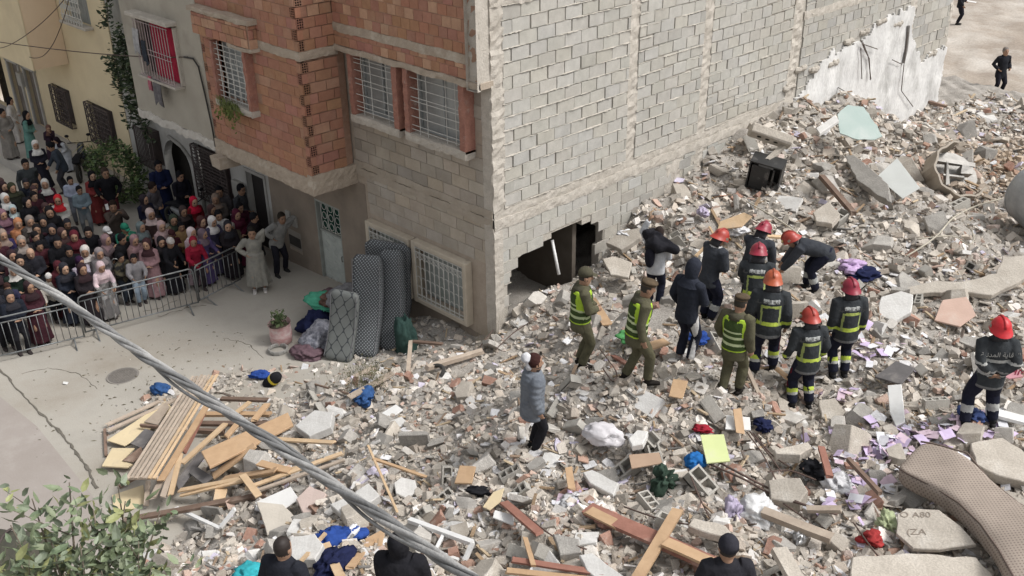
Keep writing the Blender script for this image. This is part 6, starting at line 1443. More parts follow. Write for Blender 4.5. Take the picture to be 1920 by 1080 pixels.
def skel(h, lean=0, crouch=0, stance=.055, step=0, arms=('down', 'down'), hp=0, hy=0, fem=False, seed=0, side=0):
    k = Sk(); k.h = h; L = math.radians(lean); Sd = math.radians(side); k.A = V3(math.sin(Sd), math.sin(L), math.cos(L)).normalized(); k.X = V3(1, 0, 0) - k.A * k.A.x; k.X.normalize(); k.F = k.A.cross(k.X); 
    if k.F.y < 0: k.F = -k.F
    k.P = V3(0, -math.sin(L) * .11 * h, (.515 - crouch) * h); k.N = k.P + k.A * .315 * h; k.sw = (.098 if fem else .112) * h
    k.S = [k.P + k.A * .285 * h + k.X * s * k.sw for s in (-1, 1)]
    p = math.radians(hp) + L * .6; y = math.radians(hy); k.HU = V3(0, math.sin(p), math.cos(p)); fx = V3(math.sin(y), math.cos(y), 0); k.HF = (fx - k.HU * fx.dot(k.HU)).normalized(); k.HX = k.HF.cross(k.HU)
    k.HC = k.N + (k.A * .4 + k.HU * .6).normalized() * .092 * h + k.HF * .012 * h; k.hr = .066 * h
    k.hip = [k.P + V3(s * .05 * h, 0, -.01 * h) for s in (-1, 1)]; k.ankle = []; k.knee = []
    for i, s in enumerate((-1, 1)):
        ft = V3(s * stance * h, (step if i else -step) * h, .045 * h); kn, an = ik(k.hip[i], ft, .245 * h, .245 * h, V3(s * .15, 1, 0)); k.knee.append(kn); k.ankle.append(an)
    k.elb = []; k.wr = []
    for i, s in enumerate((-1, 1)):
        t, pl = ARM[arms[i]]; T = k.S[i] + (k.X * t[0] * s + k.F * t[1] + k.A * t[2]) * h
        if arms[i] in ('down', 'slight') and lean > 25: T = k.S[i] + V3(0, .06, -.30) * h
        if arms[i] == 'reach': T = k.S[i] + V3(-s * .02 * h, .16 * h, -.27 * h)
        e, w_ = ik(k.S[i], T, .165 * h, .15 * h, k.X * pl[0] * s + k.F * pl[1] + k.A * pl[2]); k.elb.append(e); k.wr.append(w_)
    k.seed = seed; return k
def hand(mb, W, d, nrm, s, h, curl=.5):
    d = d.normalized(); nrm = (nrm - d * nrm.dot(d)).normalized(); lat = d.cross(nrm).normalized(); pe = W + d * .052 * h
    mb.tube([W - d * .015 * h, W + d * .012 * h, W + d * .035 * h, pe], [(.016 * h, .012 * h), (.021 * h, .010 * h), (.024 * h, .010 * h), (.022 * h, .008 * h)], n=10, side=lat, round_ends=True)
    for i, (o_, ln) in enumerate([(-.0185, .036), (-.006, .042), (.0065, .040), (.018, .031)]):
        b0 = pe + lat * o_ * h * s - d * .004 * h; c = curl * (.8 + .25 * i); P = [b0]; dd = d.copy()
        for q in range(3):
            ang = c * (.5 if q == 0 else .75); dd = (dd * math.cos(ang) + nrm * math.sin(ang)).normalized(); nrm_ = nrm; P.append(P[-1] + dd * ln * h * (.42, .32, .26)[q])
        mb.tube(P, [.0062 * h, .0058 * h, .0054 * h, .0046 * h], n=6, round_ends=True)
    b0 = W + d * .014 * h - lat * s * .018 * h; dd = (d * .75 - lat * s * .75 + nrm * .25).normalized(); d2 = (d * 1.0 - lat * s * .25 + nrm * .35).normalized()
    mb.tube([b0, b0 + dd * .022 * h, b0 + dd * .022 * h + d2 * .024 * h], [.0085 * h, .0068 * h, .0052 * h], n=6, round_ends=True)
HEADST = [(-1.04, .30, .28, .34), (-.92, .48, .48, .24), (-.6, .66, .72, .12), (-.2, .74, .86, .03), (.2, .77, .93, -.03), (.55, .72, .88, -.08), (.82, .52, .66, -.10), (.97, .28, .36, -.10), (1.02, .10, .12, -.10)]
def head_shape(mb, k, sc=1.0, dy=0, dz=0, z0=-9, wide=1.0, n=16):
    r = k.hr; pts = []; rad = []
    for z, a, b_, yo in HEADST:
        if z < z0: continue
        pts.append(k.HC + k.HU * (z * sc * 1.32 + dz) * r + k.HF * (yo * sc + dy) * r); rad.append((a * sc * r * wide * 1.1, b_ * sc * r * 1.02))
    mb.tube(pts, rad, n=n, side=k.HX)
def body_mesh(k, skin=(.34, .21, .145), beard=False, crop=None, foot=False, scale_h=None, voxel=.0115, mask=None):
    h = k.h; mb = MB(); head_shape(mb, k)
    r = k.hr; mb.tube([k.HC + k.HU * .22 * r + k.HF * .86 * r, k.HC - k.HU * .10 * r + k.HF * 1.06 * r, k.HC - k.HU * .25 * r + k.HF * .98 * r], [.09 * r, .15 * r, .16 * r], n=7, round_ends=True)
    for s in (-1, 1): mb.ell(k.HC + k.HX * s * .83 * r - k.HF * .05 * r - k.HU * .02 * r, (.08 * r, .16 * r, .27 * r), nu=8, nv=6)
    mb.tube([k.HC - k.HU * .02 * h + k.HF * -.01 * h, k.N + k.A * .012 * h, k.N - k.A * .02 * h], [(.032 * h, .033 * h), (.034 * h, .036 * h), (.05 * h, .045 * h)], n=12, side=k.X)
    # slim trunk and limbs under the clothes keep the figure one surface
    mb.tube([k.N - k.A * .005 * h, k.N - k.A * .05 * h, k.P + k.A * .19 * h, k.P + k.A * .09 * h, k.P, k.P - k.A * .04 * h], [(.04 * h, .03 * h), (.085 * h, .045 * h), (.083 * h, .055 * h), (.068 * h, .048 * h), (.078 * h, .055 * h), (.06 * h, .045 * h)], n=12, side=k.X)
    for i, s in enumerate((-1, 1)):
        mb.tube([k.S[i] - k.X * s * .015 * h, k.S[i] + (k.elb[i] - k.S[i]) * .4, k.elb[i], k.elb[i] + (k.wr[i] - k.elb[i]) * .35, k.wr[i]], [.030 * h, .025 * h, .020 * h, .021 * h, .0145 * h], n=9, round_ends=True)
        mb.tube([k.hip[i], k.hip[i] + (k.knee[i] - k.hip[i]) * .4, k.knee[i], k.knee[i] + (k.ankle[i] - k.knee[i]) * .35, k.ankle[i]], [.046 * h, .042 * h, .029 * h, .030 * h, .018 * h], n=10, round_ends=True)
        d = (k.wr[i] - k.elb[i]).normalized(); nrm = (-k.X * s * .8 + k.F * .5 + k.A * .1); hand(mb, k.wr[i], d, nrm, s, h, .5)
        mb.tube([k.ankle[i] + V3(0, -.02, -.02) * h, k.ankle[i] + V3(0, .03, -.028) * h, k.ankle[i] + V3(s * .005, .085, -.034) * h], [(.018 * h, .016 * h), (.02 * h, .015 * h), (.019 * h, .010 * h)], n=8, side=(1, 0, 0), round_ends=True)
    HC, HU, HF, HX = [np.array(v) for v in (k.HC, k.HU, k.HF, k.HX)]
    def post(C, N, arr, mi):
        arr[:, :3] = skin; D = C - HC; u = D @ HU / r; f = D @ HF / r; x = D @ HX / r; fr = f > .45
        for s in (-1, 1):
            arr[fr & (((x - s * .33) / .17) ** 2 + ((u - .16) / .09) ** 2 < 1)] = (.03, .02, .02, 1); arr[fr & (np.abs(x - s * .34) < .22) & (np.abs(u - .40) < .055)] = (.05, .035, .03, 1)
        arr[fr & (np.abs(x) < .27) & (np.abs(u + .56) < .055) & (f > .7)] = (.24, .09, .08, 1)
        if beard: arr[(u < -.32) & (f > -.05) & (u > -1.45) & (np.abs(np.abs(u + .56)) > .08) & ~((np.abs(x) < .2) & (u > -.45))] = (.06, .045, .04, 1)
        if crop is not None: arr[(u > -.35) & ((f < .15 + .1 * np.abs(x)) | (u > .72)) & (np.abs(u) < 2) & ~((np.abs(x) > .78) & (f > -.3) & (f < .2) & (u < .2))] = (*crop, 1)
    o = mb.build('body', M_skin, fixn=False); remesh_later(o, voxel, 2, post); return o
def torso_stations(k, hem, infl, chest=1.0, waist=1.0, puff=0):
    h = k.h; st = [(-hem, .094 * waist, .070 * waist), (-.02, .096 * waist, .072 * waist), (.06, .088 * waist, .066 * waist), (.14, .093 * chest, .070 * chest), (.21, .104 * chest, .073 * chest), (.265, .108 * chest, .062 * chest), (.295, .085, .050), (.318, .046, .042)]
    pts = []; rad = []
    n = 22 if puff else len(st)
    for i in range(n):
        if puff:
            t = st[0][0] + (st[-1][0] - st[0][0]) * i / (n - 1); a = np.interp(t, [s[0] for s in st], [s[1] for s in st]); b_ = np.interp(t, [s[0] for s in st], [s[2] for s in st]); q = puff * (1 if i % 2 else -.6)
        else: t, a, b_ = st[i]; q = 0
        c = k.P + k.A * t * h if t > -.02 else k.P + (V3(0, 0, 1) * t * .8 + k.A * t * .2) * h
        pts.append(c - k.F * .004 * h); rad.append(((a) * h + infl + q, (b_) * h + infl * 1.2 + q))
    return pts, rad
def top_mesh(name, k, infl=.022, hem=.06, sleeves=True, sl=1.0, post=None, puff=0, voxel=.016, m=None, collar=True, disp=.007, skirt=None, arm_r=1.0):
    h = k.h; mb = MB()
    pts, rad = torso_stations(k, hem, infl, puff=puff); mb.tube(pts, rad, n=20, side=k.X)
    if collar: mb.tube([k.N - k.A * .02 * h, k.N + k.A * .022 * h], [(.056 * h, .052 * h), (.047 * h, .048 * h)], n=14, side=k.X)
    if sleeves:
        for i, s in enumerate((-1, 1)):
            S, E, W = k.S[i], k.elb[i], k.wr[i]; ii = infl * .62; P = [S - k.X * s * .03 * h, S, S + (E - S) * .5, E, E + (W - E) * .5, E + (W - E) * sl]; Rr = [.040, .040 * arm_r, .034 * arm_r, .030 * arm_r, .027 * arm_r, .024 * arm_r]
            if puff:
                Q = []; q2 = []
                for j in range(13):
                    u = j / 12; a = P[1] + (P[3] - P[1]) * min(1, u * 2) if u < .5 else P[3] + (P[5] - P[3]) * (u * 2 - 1); Q.append(a); q2.append(np.interp(u, [0, .5, 1], [.042, .032, .026]) * h + ii + puff * (1 if j % 2 else -.6))
                mb.tube([P[0]] + Q, [.04 * h] + q2, n=12)
            else: mb.tube(P, [q * h + ii for q in Rr], n=12)
    if skirt: skirt(mb)
    o = mb.build(name, m or M_clt, fixn=False); remesh_later(o, voxel, 3, post, (disp, 5.5 / (h / 1.7), k.seed + 3, .6) if disp else None); return o
def skirt_into(k, flare=.15, bot=.05, start=.10, folds=7, dep=.012, infl=.02, straight=False):
    h = k.h
    def f(mb):
        n = 28; rings = []; zs = [(start, .088, .068), (.0, .100, .080), (-.15, .110 + flare * .12, .092 + flare * .1)]
        c0 = k.P; zb = bot * h; L = c0.z - zb; st = 9
        for j in range(st + 1):
            t = j / st
            if j == 0: c = k.P + k.A * start * h
            else: c = V3(k.P.x * (1 - t), k.P.y * (1 - t), k.P.z + .0 - L * (t - 1 / st) * st / (st - 1))
            a = np.interp(t, [0, .12, 1], [.086, .100, .100 + flare * .42]) * h + infl; b_ = np.interp(t, [0, .12, 1], [.066, .084, .084 + flare * .34]) * h + infl
            if straight: a = np.interp(t, [0, 1], [.112, .112 + flare * .3]) * h + infl; b_ = np.interp(t, [0, 1], [.086, .088 + flare * .3]) * h + infl
            ring_ = []
            for q in range(n):
                an = 2 * PI * q / n; fo = 1 + (dep / .1) * t * math.sin(folds * an + k.seed + t * 1.5) + (dep / .16) * t * math.sin((folds * 2 + 1) * an + k.seed * 2); ring_.append(c + V3(math.cos(an) * a * fo, math.sin(an) * b_ * fo, 0))
            rings.append(ring_)
        vs = [p for r_ in rings for p in r_]; fs = [tuple(range(n)), tuple(st * n + q for q in range(n - 1, -1, -1))]
        for j in range(st):
            for q in range(n): fs.append((j * n + q, (j + 1) * n + q, (j + 1) * n + (q + 1) % n, j * n + (q + 1) % n))
        mb.add(vs, fs)
    return f
def trousers_mesh(name, k, infl=.012, post=None, m=None, voxel=.016, wide=1.0):
    h = k.h; mb = MB(); mb.tube([k.P + k.A * .06 * h, k.P, k.P - V3(0, 0, .05 * h)], [(.080 * h + infl, .062 * h + infl), (.086 * h + infl, .068 * h + infl), (.07 * h, .055 * h)], n=16, side=k.X, round_ends=True)
    for i in range(2):
        H, K, A_ = k.hip[i], k.knee[i], k.ankle[i]; mb.tube([H, H + (K - H) * .5, K, K + (A_ - K) * .4, K + (A_ - K) * .93], [.054 * h + infl, .050 * h * wide + infl, .038 * h * wide + infl, .037 * h * wide + infl, .031 * h * wide + infl], n=12)
    o = mb.build(name, m or M_clt, fixn=False); remesh_later(o, voxel, 2, post, (.014, 7, k.seed + 9, .5)); return o
def boots(k, par, col, tall=.0, sole=None):
    h = k.h; m = M_clt
    for i, s in enumerate((-1, 1)):
        A_ = k.ankle[i]; mb = MB(); z0 = A_.z - .045 * h; up = (k.knee[i] - A_).normalized()
        mb.tube([A_ + up * tall * h, A_ + up * .01 * h, A_ - V3(0, 0, .01 * h)], [.036 * h, .032 * h, .03 * h], n=12, tint=col, round_ends=False)
        mb.tube([(A_.x, A_.y - .028 * h, z0 + .018 * h), (A_.x, A_.y + .0 * h, z0 + .024 * h), (A_.x + s * .004 * h, A_.y + .055 * h, z0 + .020 * h), (A_.x + s * .006 * h, A_.y + .098 * h, z0 + .015 * h)], [(.022 * h, .018 * h), (.027 * h, .024 * h), (.029 * h, .019 * h), (.022 * h, .013 * h)], n=12, side=(1, 0, 0), tint=col, round_ends=True)
        mb.tube([(A_.x, A_.y - .035 * h, z0 + .004 * h), (A_.x + s * .004 * h, A_.y + .05 * h, z0 + .004 * h), (A_.x + s * .006 * h, A_.y + .11 * h, z0 + .004 * h)], [(.026 * h, .006 * h), (.031 * h, .006 * h), (.02 * h, .006 * h)], n=10, side=(1, 0, 0), tint=sole or tuple(c * .5 for c in col))
        mb.build('boot', m, par, smooth=True)
def hat(k, par, kind, col, col2=None):
    r = k.hr; C, U, F_, X = k.HC, k.HU, k.HF, k.HX; mb = MB(); R = Matrix((X, F_, U)).transposed()
    if kind == 'hair':
        head_shape(mb, k, 1.07, -.16, .10, z0=-.5); o = mb.build('hair', M_clt, par, smooth=True); setcol(o, col); return o
    if kind == 'longhair':
        head_shape(mb, k, 1.1, -.18, .10, z0=-.7); mb.tube([C - F_ * .5 * r + U * .2 * r, C - F_ * .75 * r - U * .8 * r, C - F_ * .8 * r - U * 2.2 * r], [(.8 * r, .45 * r), (.8 * r, .4 * r), (.5 * r, .2 * r)], n=12, side=X, round_ends=True); o = mb.build('hair', M_clt, par, smooth=True, fixn=False); setcol(o, col); return o
    if kind in ('hijab', 'hood'):
        head_shape(mb, k, 1.17, -.36, .06, wide=1.04); h = k.h
        mb.tube([C - U * .55 * r - F_ * .15 * r, C - U * 1.15 * r - F_ * .0 * r, k.N + k.A * .012 * h, k.N - k.A * .035 * h, k.N - k.A * (.085 if kind == 'hijab' else .05) * h], [(.80 * r, .80 * r), (.78 * r, .80 * r), (.075 * h, .062 * h), (.118 * h, .090 * h), (.132 * h, .104 * h)], n=18, side=k.X)
        o = mb.build('headscarf' if kind == 'hijab' else 'hood', M_clt, par, fixn=False)
        def post(Cc, N, arr, mi, col=col): arr[:, :3] = col
        remesh_later(o, .014, 3, post, (.006, 8, k.seed + 21, .7)); return o
    if kind == 'beanie':
        head_shape(mb, k, 1.12, -.06, .06, z0=.15); b2 = mb; b2.tube([C + U * .30 * r - F_ * .06 * r, C + U * .62 * r - F_ * .09 * r], [(.92 * r, 1.05 * r), (.90 * r, 1.02 * r)], n=16, side=X, round_ends=False)
        o = mb.build('knit_cap', M_clt, par, smooth=True); setcol(o, col); return o
    if kind == 'cap':
        head_shape(mb, k, 1.10, -.03, .05, z0=.15); mb.tube([C + U * .52 * r + F_ * .6 * r, C + U * .45 * r + F_ * 1.2 * r, C + U * .36 * r + F_ * 1.62 * r], [(.62 * r, .05 * r), (.6 * r, .04 * r), (.38 * r, .03 * r)], n=12, side=X)
        o = mb.build('cap', M_clt, par, smooth=True, fixn=False); setcol(o, col); return o
    if kind == 'beret':
        mb.tube([C + U * .55 * r - F_ * .05 * r, C + U * .70 * r - F_ * .05 * r], [(.86 * r, 1.0 * r), (.90 * r, 1.02 * r)], n=16, side=X); mb.ell(C + U * 1.02 * r + F_ * .0 * r + X * .12 * r, (1.02 * r, 1.12 * r, .36 * r), rot=R, nu=18, nv=10)
        o = mb.build('beret', M_clt, par, smooth=True, fixn=False); setcol(o, col); return o
    if kind == 'helmet':
        vs = []; n = 22; m_ = 10
        for j in range(m_ + 1):
            th = PI * .5 * j / m_ * 1.18
            for i in range(n):
                a = 2 * PI * i / n; back = max(0, -math.sin(a)); fl = 1 + (.12 * max(0, j - m_ + 2) * (.5 + back)); rr = math.sin(min(th, PI / 2)) * fl; zz = math.cos(th) * 1.30 - (.30 * back if j >= m_ - 2 else 0) * (j - m_ + 3) / 3
                vs.append(C + X * math.cos(a) * rr * 1.14 * r + F_ * (math.sin(a) * rr * 1.32 - .05) * r + U * (zz + .22) * r)
        fs = [(j * n + i, j * n + (i + 1) % n, (j + 1) * n + (i + 1) % n, (j + 1) * n + i) for j in range(m_) for i in range(n)]
        mb.add(vs, fs, col); mb.tube([C + F_ * math.cos(t) * 1.36 * r + U * (.22 + math.sin(t) * 1.36) * r for t in np.linspace(.35, PI - .25, 12)], [(.16 * r, .10 * r)] * 12, n=8, side=X, tint=tuple(c * .8 for c in col))
        o = mb.build('helmet', M_shell, par, smooth=True, fixn=False)
        mb = MB(); mb.tube([C + F_ * 1.02 * r + U * .60 * r, C + F_ * 1.34 * r + U * .50 * r, C + F_ * 1.30 * r + U * .28 * r], [(.95 * r, .10 * r), (.9 * r, .10 * r), (.8 * r, .06 * r)], n=12, side=X, tint=col2 or (.50, .36, .12)); mb.build('visor', M_shell, o, smooth=True)
        for s in (-1, 1): mb = MB(); mb.tube([C + X * s * 1.12 * r + F_ * .1 * r + U * .25 * r, C + X * s * 1.2 * r + F_ * .1 * r + U * .25 * r], .26 * r, n=10, tint=(.3, .25, .2)); mb.build('visor_pivot', M_shell, o)
        mb = MB(); mb.tube([C - F_ * .35 * r - U * .1 * r, C - F_ * .62 * r - U * .9 * r, C - F_ * .55 * r - U * 1.45 * r], [(1.0 * r, .6 * r), (.92 * r, .45 * r), (1.0 * r, .45 * r)], n=14, side=X, tint=(.05, .05, .055)); mb.build('neck_guard', M_clt, o, smooth=True)
        return o
def setcol(o, col):
    a = o.data.attributes['tint']; n = len(o.data.polygons); arr = np.ones((n, 4), dtype=np.float32); arr[:, :3] = col; a.data.foreach_set('color', arr.ravel())
def heading(face): return math.radians(135.8 - face - 90)
def flat(col): 
    def p(C, N, arr, mi): arr[:, :3] = col
    return p
SKN = [(.36, .22, .15), (.30, .18, .12), (.42, .27, .19), (.34, .20, .135)]
def new_person(label, pos, face, group=None):
    e = empty('person', label, 'person', pos, (0, 0, heading(face)), group); return e
# ------------------------------------------------------------ figures on the heap
LIME = (.50, .62, .10); SILV = (.42, .43, .42); CHAR = (.045, .05, .055)
def ff_jacket_post(k, strips=True, sleeve=True, greyonly=False):
    P, A, X, F_ = [np.array(v) for v in (k.P, k.A, k.X, k.F)]; h = k.h; segs = [(np.array(k.S[i]), np.array(k.elb[i]), np.array(k.wr[i])) for i in range(2)]
    hemz = None
    def post(C, N, arr, mi):
        arr[:, :3] = CHAR; D = C - P; s = D @ A / h; x = D @ X / h; f = D @ F_ / h; isarm = np.zeros(len(C), bool)
        for S, E, W in segs:
            for a, b_, lo, hi in ((S, E, .60, .76), (E, W, .62, .80)):
                ab = b_ - a; t = ((C - a) @ ab) / (ab @ ab); dist = np.linalg.norm(C - (a + t[:, None] * ab), axis=1); near = (dist < .062) & (t > .25) & (t < 1.15) & (np.abs(x) > .06)
                arr[near & (t > lo) & (t < hi)] = (*SILV, 1); isarm |= near & ((np.abs(x) > .112) | (b_ is W))
        tr = ~isarm & (s < .30); bk = tr & (f < 0); c1 = SILV if greyonly else LIME
        arr[tr & (s < -.075)] = (.16, .165, .17, 1)
        arr[tr & (np.abs(s - .035) < .016)] = (*c1, 1)
        if greyonly: arr[tr & (np.abs(s - .16) < .010)] = (*SILV, 1); arr[bk & (np.abs(s - .075) < .006)] = (.2, .2, .2, 1)
        else:
            arr[bk & (np.abs(s - .195) < .011) & (np.abs(x) < .085)] = (.42, .50, .14, 1); arr[bk & (np.abs(np.abs(x) - .078) < .008) & (s > .02) & (s < .20)] = (.36, .43, .16, 1)
            arr[bk & (np.abs(s - .245) < .018) & (np.abs(x) < .070)] = (.52, .54, .53, 1)
    return post
def ff_leg_post(k, band=LIME, red=False):
    def post(C, N, arr, mi):
        arr[:, :3] = (.018, .02, .035)
        for i in range(2):
            K, A_ = np.array(k.knee[i]), np.array(k.ankle[i]); ab = A_ - K; t = ((C - K) @ ab) / (ab @ ab); d = np.linalg.norm(C - (K + t[:, None] * ab), axis=1); arr[(d < .09) & (t > .34) & (t < .50)] = (*band, 1); arr[(d < .09) & (t > .50) & (t < .60)] = (*SILV, 1)
        if red: arr[(np.abs(C[:, 0]) > .215) & (C[:, 2] > k.h * .22)] = (.13, .015, .03, 1)
    return post
AR = {'\u0627': '\ufe8d', }
ARTXT = '\ufe94\ufef4\ufee7\ufeaa\ufee4\ufedf\ufe8d \ufe94\ufef3\ufe8e\ufed7\ufeee\ufedf\ufe8d'   # presentation forms, already in visual order
def lettering(k, par, size, s_, col, txt=ARTXT, off=.0):
    N_ = -k.F; Y_ = k.A; X_ = Y_.cross(N_).normalized(); m = mat('letter_%d' % int(col[0] * 100), col, rough=.7, bump=0)
    o = text_on(par, txt, size, (0, 0, 0), 0, m, name='lettering'); W = Matrix((X_, Y_, N_)).transposed().to_4x4(); W.translation = k.P + k.A * s_ * k.h + N_ * (.066 * k.h + off); o.matrix_basis = W; return o
def firefighter(label, px, py, h, face, skin=0, helm=(.50, .05, .04), style=0, lift=0, scarf=None, hstyle='helmet', **kw):
    pos = pt(px, py, lift); k = skel(h, seed=px % 17, **kw); e = new_person(label, pos, face, 'firefighters on the heap'); clear_here(pos, .3)
    body_mesh(k, SKN[skin % 4], crop=(.03, .025, .02)).parent = e
    j = top_mesh('jacket', k, .030, .10, post=ff_jacket_post(k, greyonly=(style == 1)) if style < 2 else flat((.05, .055, .065)), disp=.016, arm_r=1.15); j.parent = e
    t = trousers_mesh('trousers', k, .020, ff_leg_post(k, LIME if style == 0 else SILV, red=(style == 0)), wide=1.05); t.parent = e
    boots(k, e, (.03, .03, .032), tall=.06); hat(k, e, 'helmet', helm)
    if style == 0: lettering(k, j, .085, .245, (.06, .06, .06), off=.052)
    if style == 1: lettering(k, j, .10, .225, (.34, .34, .33), off=.052)
    if scarf: mb = MB(); mb.tube([k.N - k.A * .03 * h, k.N + k.A * .015 * h], [(.085 * h, .075 * h), (.062 * h, .058 * h)], n=16, side=k.X, tint=scarf); mb.build('scarf', M_clt, e, smooth=True)
    return e
RH1 = (.42, .05, .035); RH2 = (.30, .02, .045)
firefighter('firefighter in a red helmet and lime striped jacket, lowest in the group', 1500, 764, 1.74, -8, 0, RH1, 0, arms=('slight', 'slight'), lean=6, hp=12, stance=.08)
firefighter('firefighter with an orange helmet and lime frame on his back, centre of the group', 1430, 700, 1.78, 10, 1, (.46, .10, .04), 0, arms=('slight', 'down'), lean=8, hp=12, stance=.085, step=.06)
firefighter('firefighter in a plain dark red cap helmet standing at the right of the group', 1572, 706, 1.74, -5, 2, RH2, 0, arms=('down', 'down'), lean=4, hp=8, hstyle='x')
firefighter('firefighter in a dark red helmet with a lime striped back, reaching forward at the rear', 1405, 640, 1.76, 12, 1, RH2, 0, arms=('reach', 'slight'), lean=14, hp=18)
firefighter('firefighter in a red helmet and plain dark shirt looking down beside the hooded man', 1325, 600, 1.72, 60, 0, RH1, 2, arms=('clasp', 'clasp'), lean=12, hp=25, scarf=(.6, .6, .6))
firefighter('firefighter with a thin white shoulder stripe stooping at the back of the group', 1403, 585, 1.70, 40, 2, RH2, 2, arms=('reach', 'reach'), lean=28, hp=20, scarf=(.35, .35, .37))
firefighter('firefighter bent double digging with both hands behind the group, red helmet towards us', 1520, 545, 1.72, -75, 3, RH1, 2, arms=('reach', 'reach'), lean=78, hp=-10, crouch=.03, step=.05, scarf=(.62, .62, .62))
firefighter('lone firefighter with a glossy red helmet, hands clasped behind his back', 1833, 800, 1.80, 4, 1, (.60, .02, .03), 1, arms=('back', 'back'), lean=0, stance=.12, step=.02)
def soldier(label, px, py, h, face, hatk, skin=0, **kw):
    pos = pt(px, py, 0); k = skel(h, seed=px % 13, **kw); e = new_person(label, pos, face, 'soldiers in reflective vests'); clear_here(pos, .3); OL = (.105, .10, .065)
    body_mesh(k, SKN[skin], crop=(.03, .025, .02)).parent = e
    top_mesh('coat', k, .026, .12, post=flat(OL), disp=.016, arm_r=1.1).parent = e
    P, A, X = [np.array(v) for v in (k.P, k.A, k.X)]
    def vp(C, N, arr, mi):
        D = C - P; s = D @ A / h; x = np.abs(D @ X) / h; arr[:, :3] = (.055, .085, .03)
        arr[(np.abs(s - .045) < .012) | (np.abs(s - .115) < .012) | (np.abs(s - .165) < .008)] = (.50, .58, .34, 1); arr[(x > .088) & (s > .12)] = (.42, .62, .06, 1); arr[(s < -.005)] = (.42, .62, .06, 1); arr[(np.abs(s - .285) < .02) & (x > .04)] = (.42, .62, .06, 1)
    mb = MB(); pts, rad = torso_stations(k, .02, .040); mb.tube(pts[:7], rad[:7], n=20, side=k.X); v = mb.build('reflective_vest', M_clt, fixn=False); v.parent = e; remesh_later(v, .014, 2, vp, (.006, 6, 3, .6))
    trousers_mesh('trousers', k, .014, flat((.10, .095, .06))).parent = e; boots(k, e, (.025, .022, .02), tall=.10); hat(k, e, hatk, (.085, .08, .055) if hatk == 'cap' else (.10, .075, .05))
    mb = MB(); mb.tube([k.N - k.A * .035 * h - k.F * .02 * h, k.N + k.A * .012 * h - k.F * .02 * h], [(.085 * h, .08 * h), (.06 * h, .06 * h)], n=14, side=k.X, tint=(.09, .085, .06)); mb.build('collar', M_clt, e, smooth=True); return e
soldier('soldier in an olive coat and peaked cap with a lime vest beside the broken hole', 1088, 686, 1.74, 84, 'cap', 0, arms=('clasp', 'clasp'), lean=2, hp=8)
soldier('soldier with a brown beret and bright lime vest striding in the middle', 1192, 716, 1.76, 84, 'beret', 1, arms=('down', 'down'), lean=8, hp=10, step=.09)
soldier('soldier with a beret turned away from us left of the firefighters', 1368, 738, 1.68, 38, 'beret', 3, arms=('slight', 'down'), lean=3, hp=8, step=.05)
def civilian(label, pos, h, face, top=(.03, .03, .035), legs=(.02, .02, .025), head='hair', hcol=(.02, .016, .014), shoe=(.04, .04, .04), skin=0, hem=.07, infl=.022, puff=0, group=None, tpost=None, lpost=None, beard=False, style='coat', sole=None, voxel=.016, bvox=.0125, crop=None, shoes=True, fem=False, flare=.12, folds=7, bot=.05, dressc=None, name_top='jacket', **kw):
    k = skel(h, fem=fem, **kw); e = new_person(label, pos, face, group)
    body_mesh(k, SKN[skin % 4], beard=beard, crop=crop, voxel=bvox).parent = e
    if style == 'coat':
        top_mesh(name_top, k, infl, hem, post=tpost or flat(top), puff=puff, voxel=voxel, disp=.014 if not puff else .004).parent = e; trousers_mesh('trousers', k, .012, lpost or flat(legs), voxel=voxel).parent = e
    else:
        top_mesh({'robe': 'robe', 'dress': 'dress'}[style], k, infl * .8, -.05, post=tpost or flat(top), voxel=voxel, skirt=skirt_into(k, flare, bot, folds=folds, straight=(style == 'robe')), disp=.008, arm_r=1.15 if style == 'robe' else 1.05, collar=(style == 'robe')).parent = e
    if shoes: boots(k, e, shoe, sole=sole)
    if head: hat(k, e, head, hcol)
    return e, k
p = pt(1282, 679)
clear_here(p); civilian('man in a black hooded tracksuit with white striped trousers', p, 1.78, 48, (.028, .032, .045), hcol=(.03, .034, .048), head='hood', arms=('slight', 'clasp'), lean=4, hp=22, seed=2, shoe=(.35, .33, .32), lpost=lambda C, N, arr, mi: (arr.__setitem__((slice(None), slice(0, 3)), (.02, .022, .035)), arr.__setitem__((C[:, 0] > .145 - .03 * (C[:, 2] < .9)) & (np.abs(C[:, 1]) < .05), (.6, .6, .6, 1))))
p = pt(1000, 843); clear_here(p)
e, k = civilian('man in a grey padded jacket with a white scarf behind his head', p, 1.64, 78, (.17, .19, .22), (.018, .018, .022), head='hair', hcol=(.05, .022, .02), arms=('slight', 'down'), lean=2, hem=.14, infl=.050, puff=.010, seed=4, skin=0, shoe=(.02, .02, .02), beard=True)
mb = MB(); mb.ell(k.HC - k.HF * 1.2 * k.hr + k.HU * .75 * k.hr, (.09, .08, .07), nu=12, nv=8, tint=(.75, .76, .78)); mb.ell(k.HC - k.HF * 1.0 * k.hr - k.HU * .1 * k.hr, (.07, .05, .08), nu=12, nv=8); wc = mb.build('white_cloth', M_clt, e, fixn=False); remesh_later(wc, .012, 1, flat((.62, .63, .66)), (.045, 9, 4, 1))
p = pt(1226, 572); clear_here(p)
e, k = civilian('rescuer in a white sweater carrying a big black pack on the shoulders beside the hole', p, 1.66, 20, (.50, .52, .55), (.015, .017, .03), head='hair', hcol=(.03, .022, .02), arms=('load', 'clasp'), lean=6, hp=20, seed=5, shoe=(.03, .03, .03))
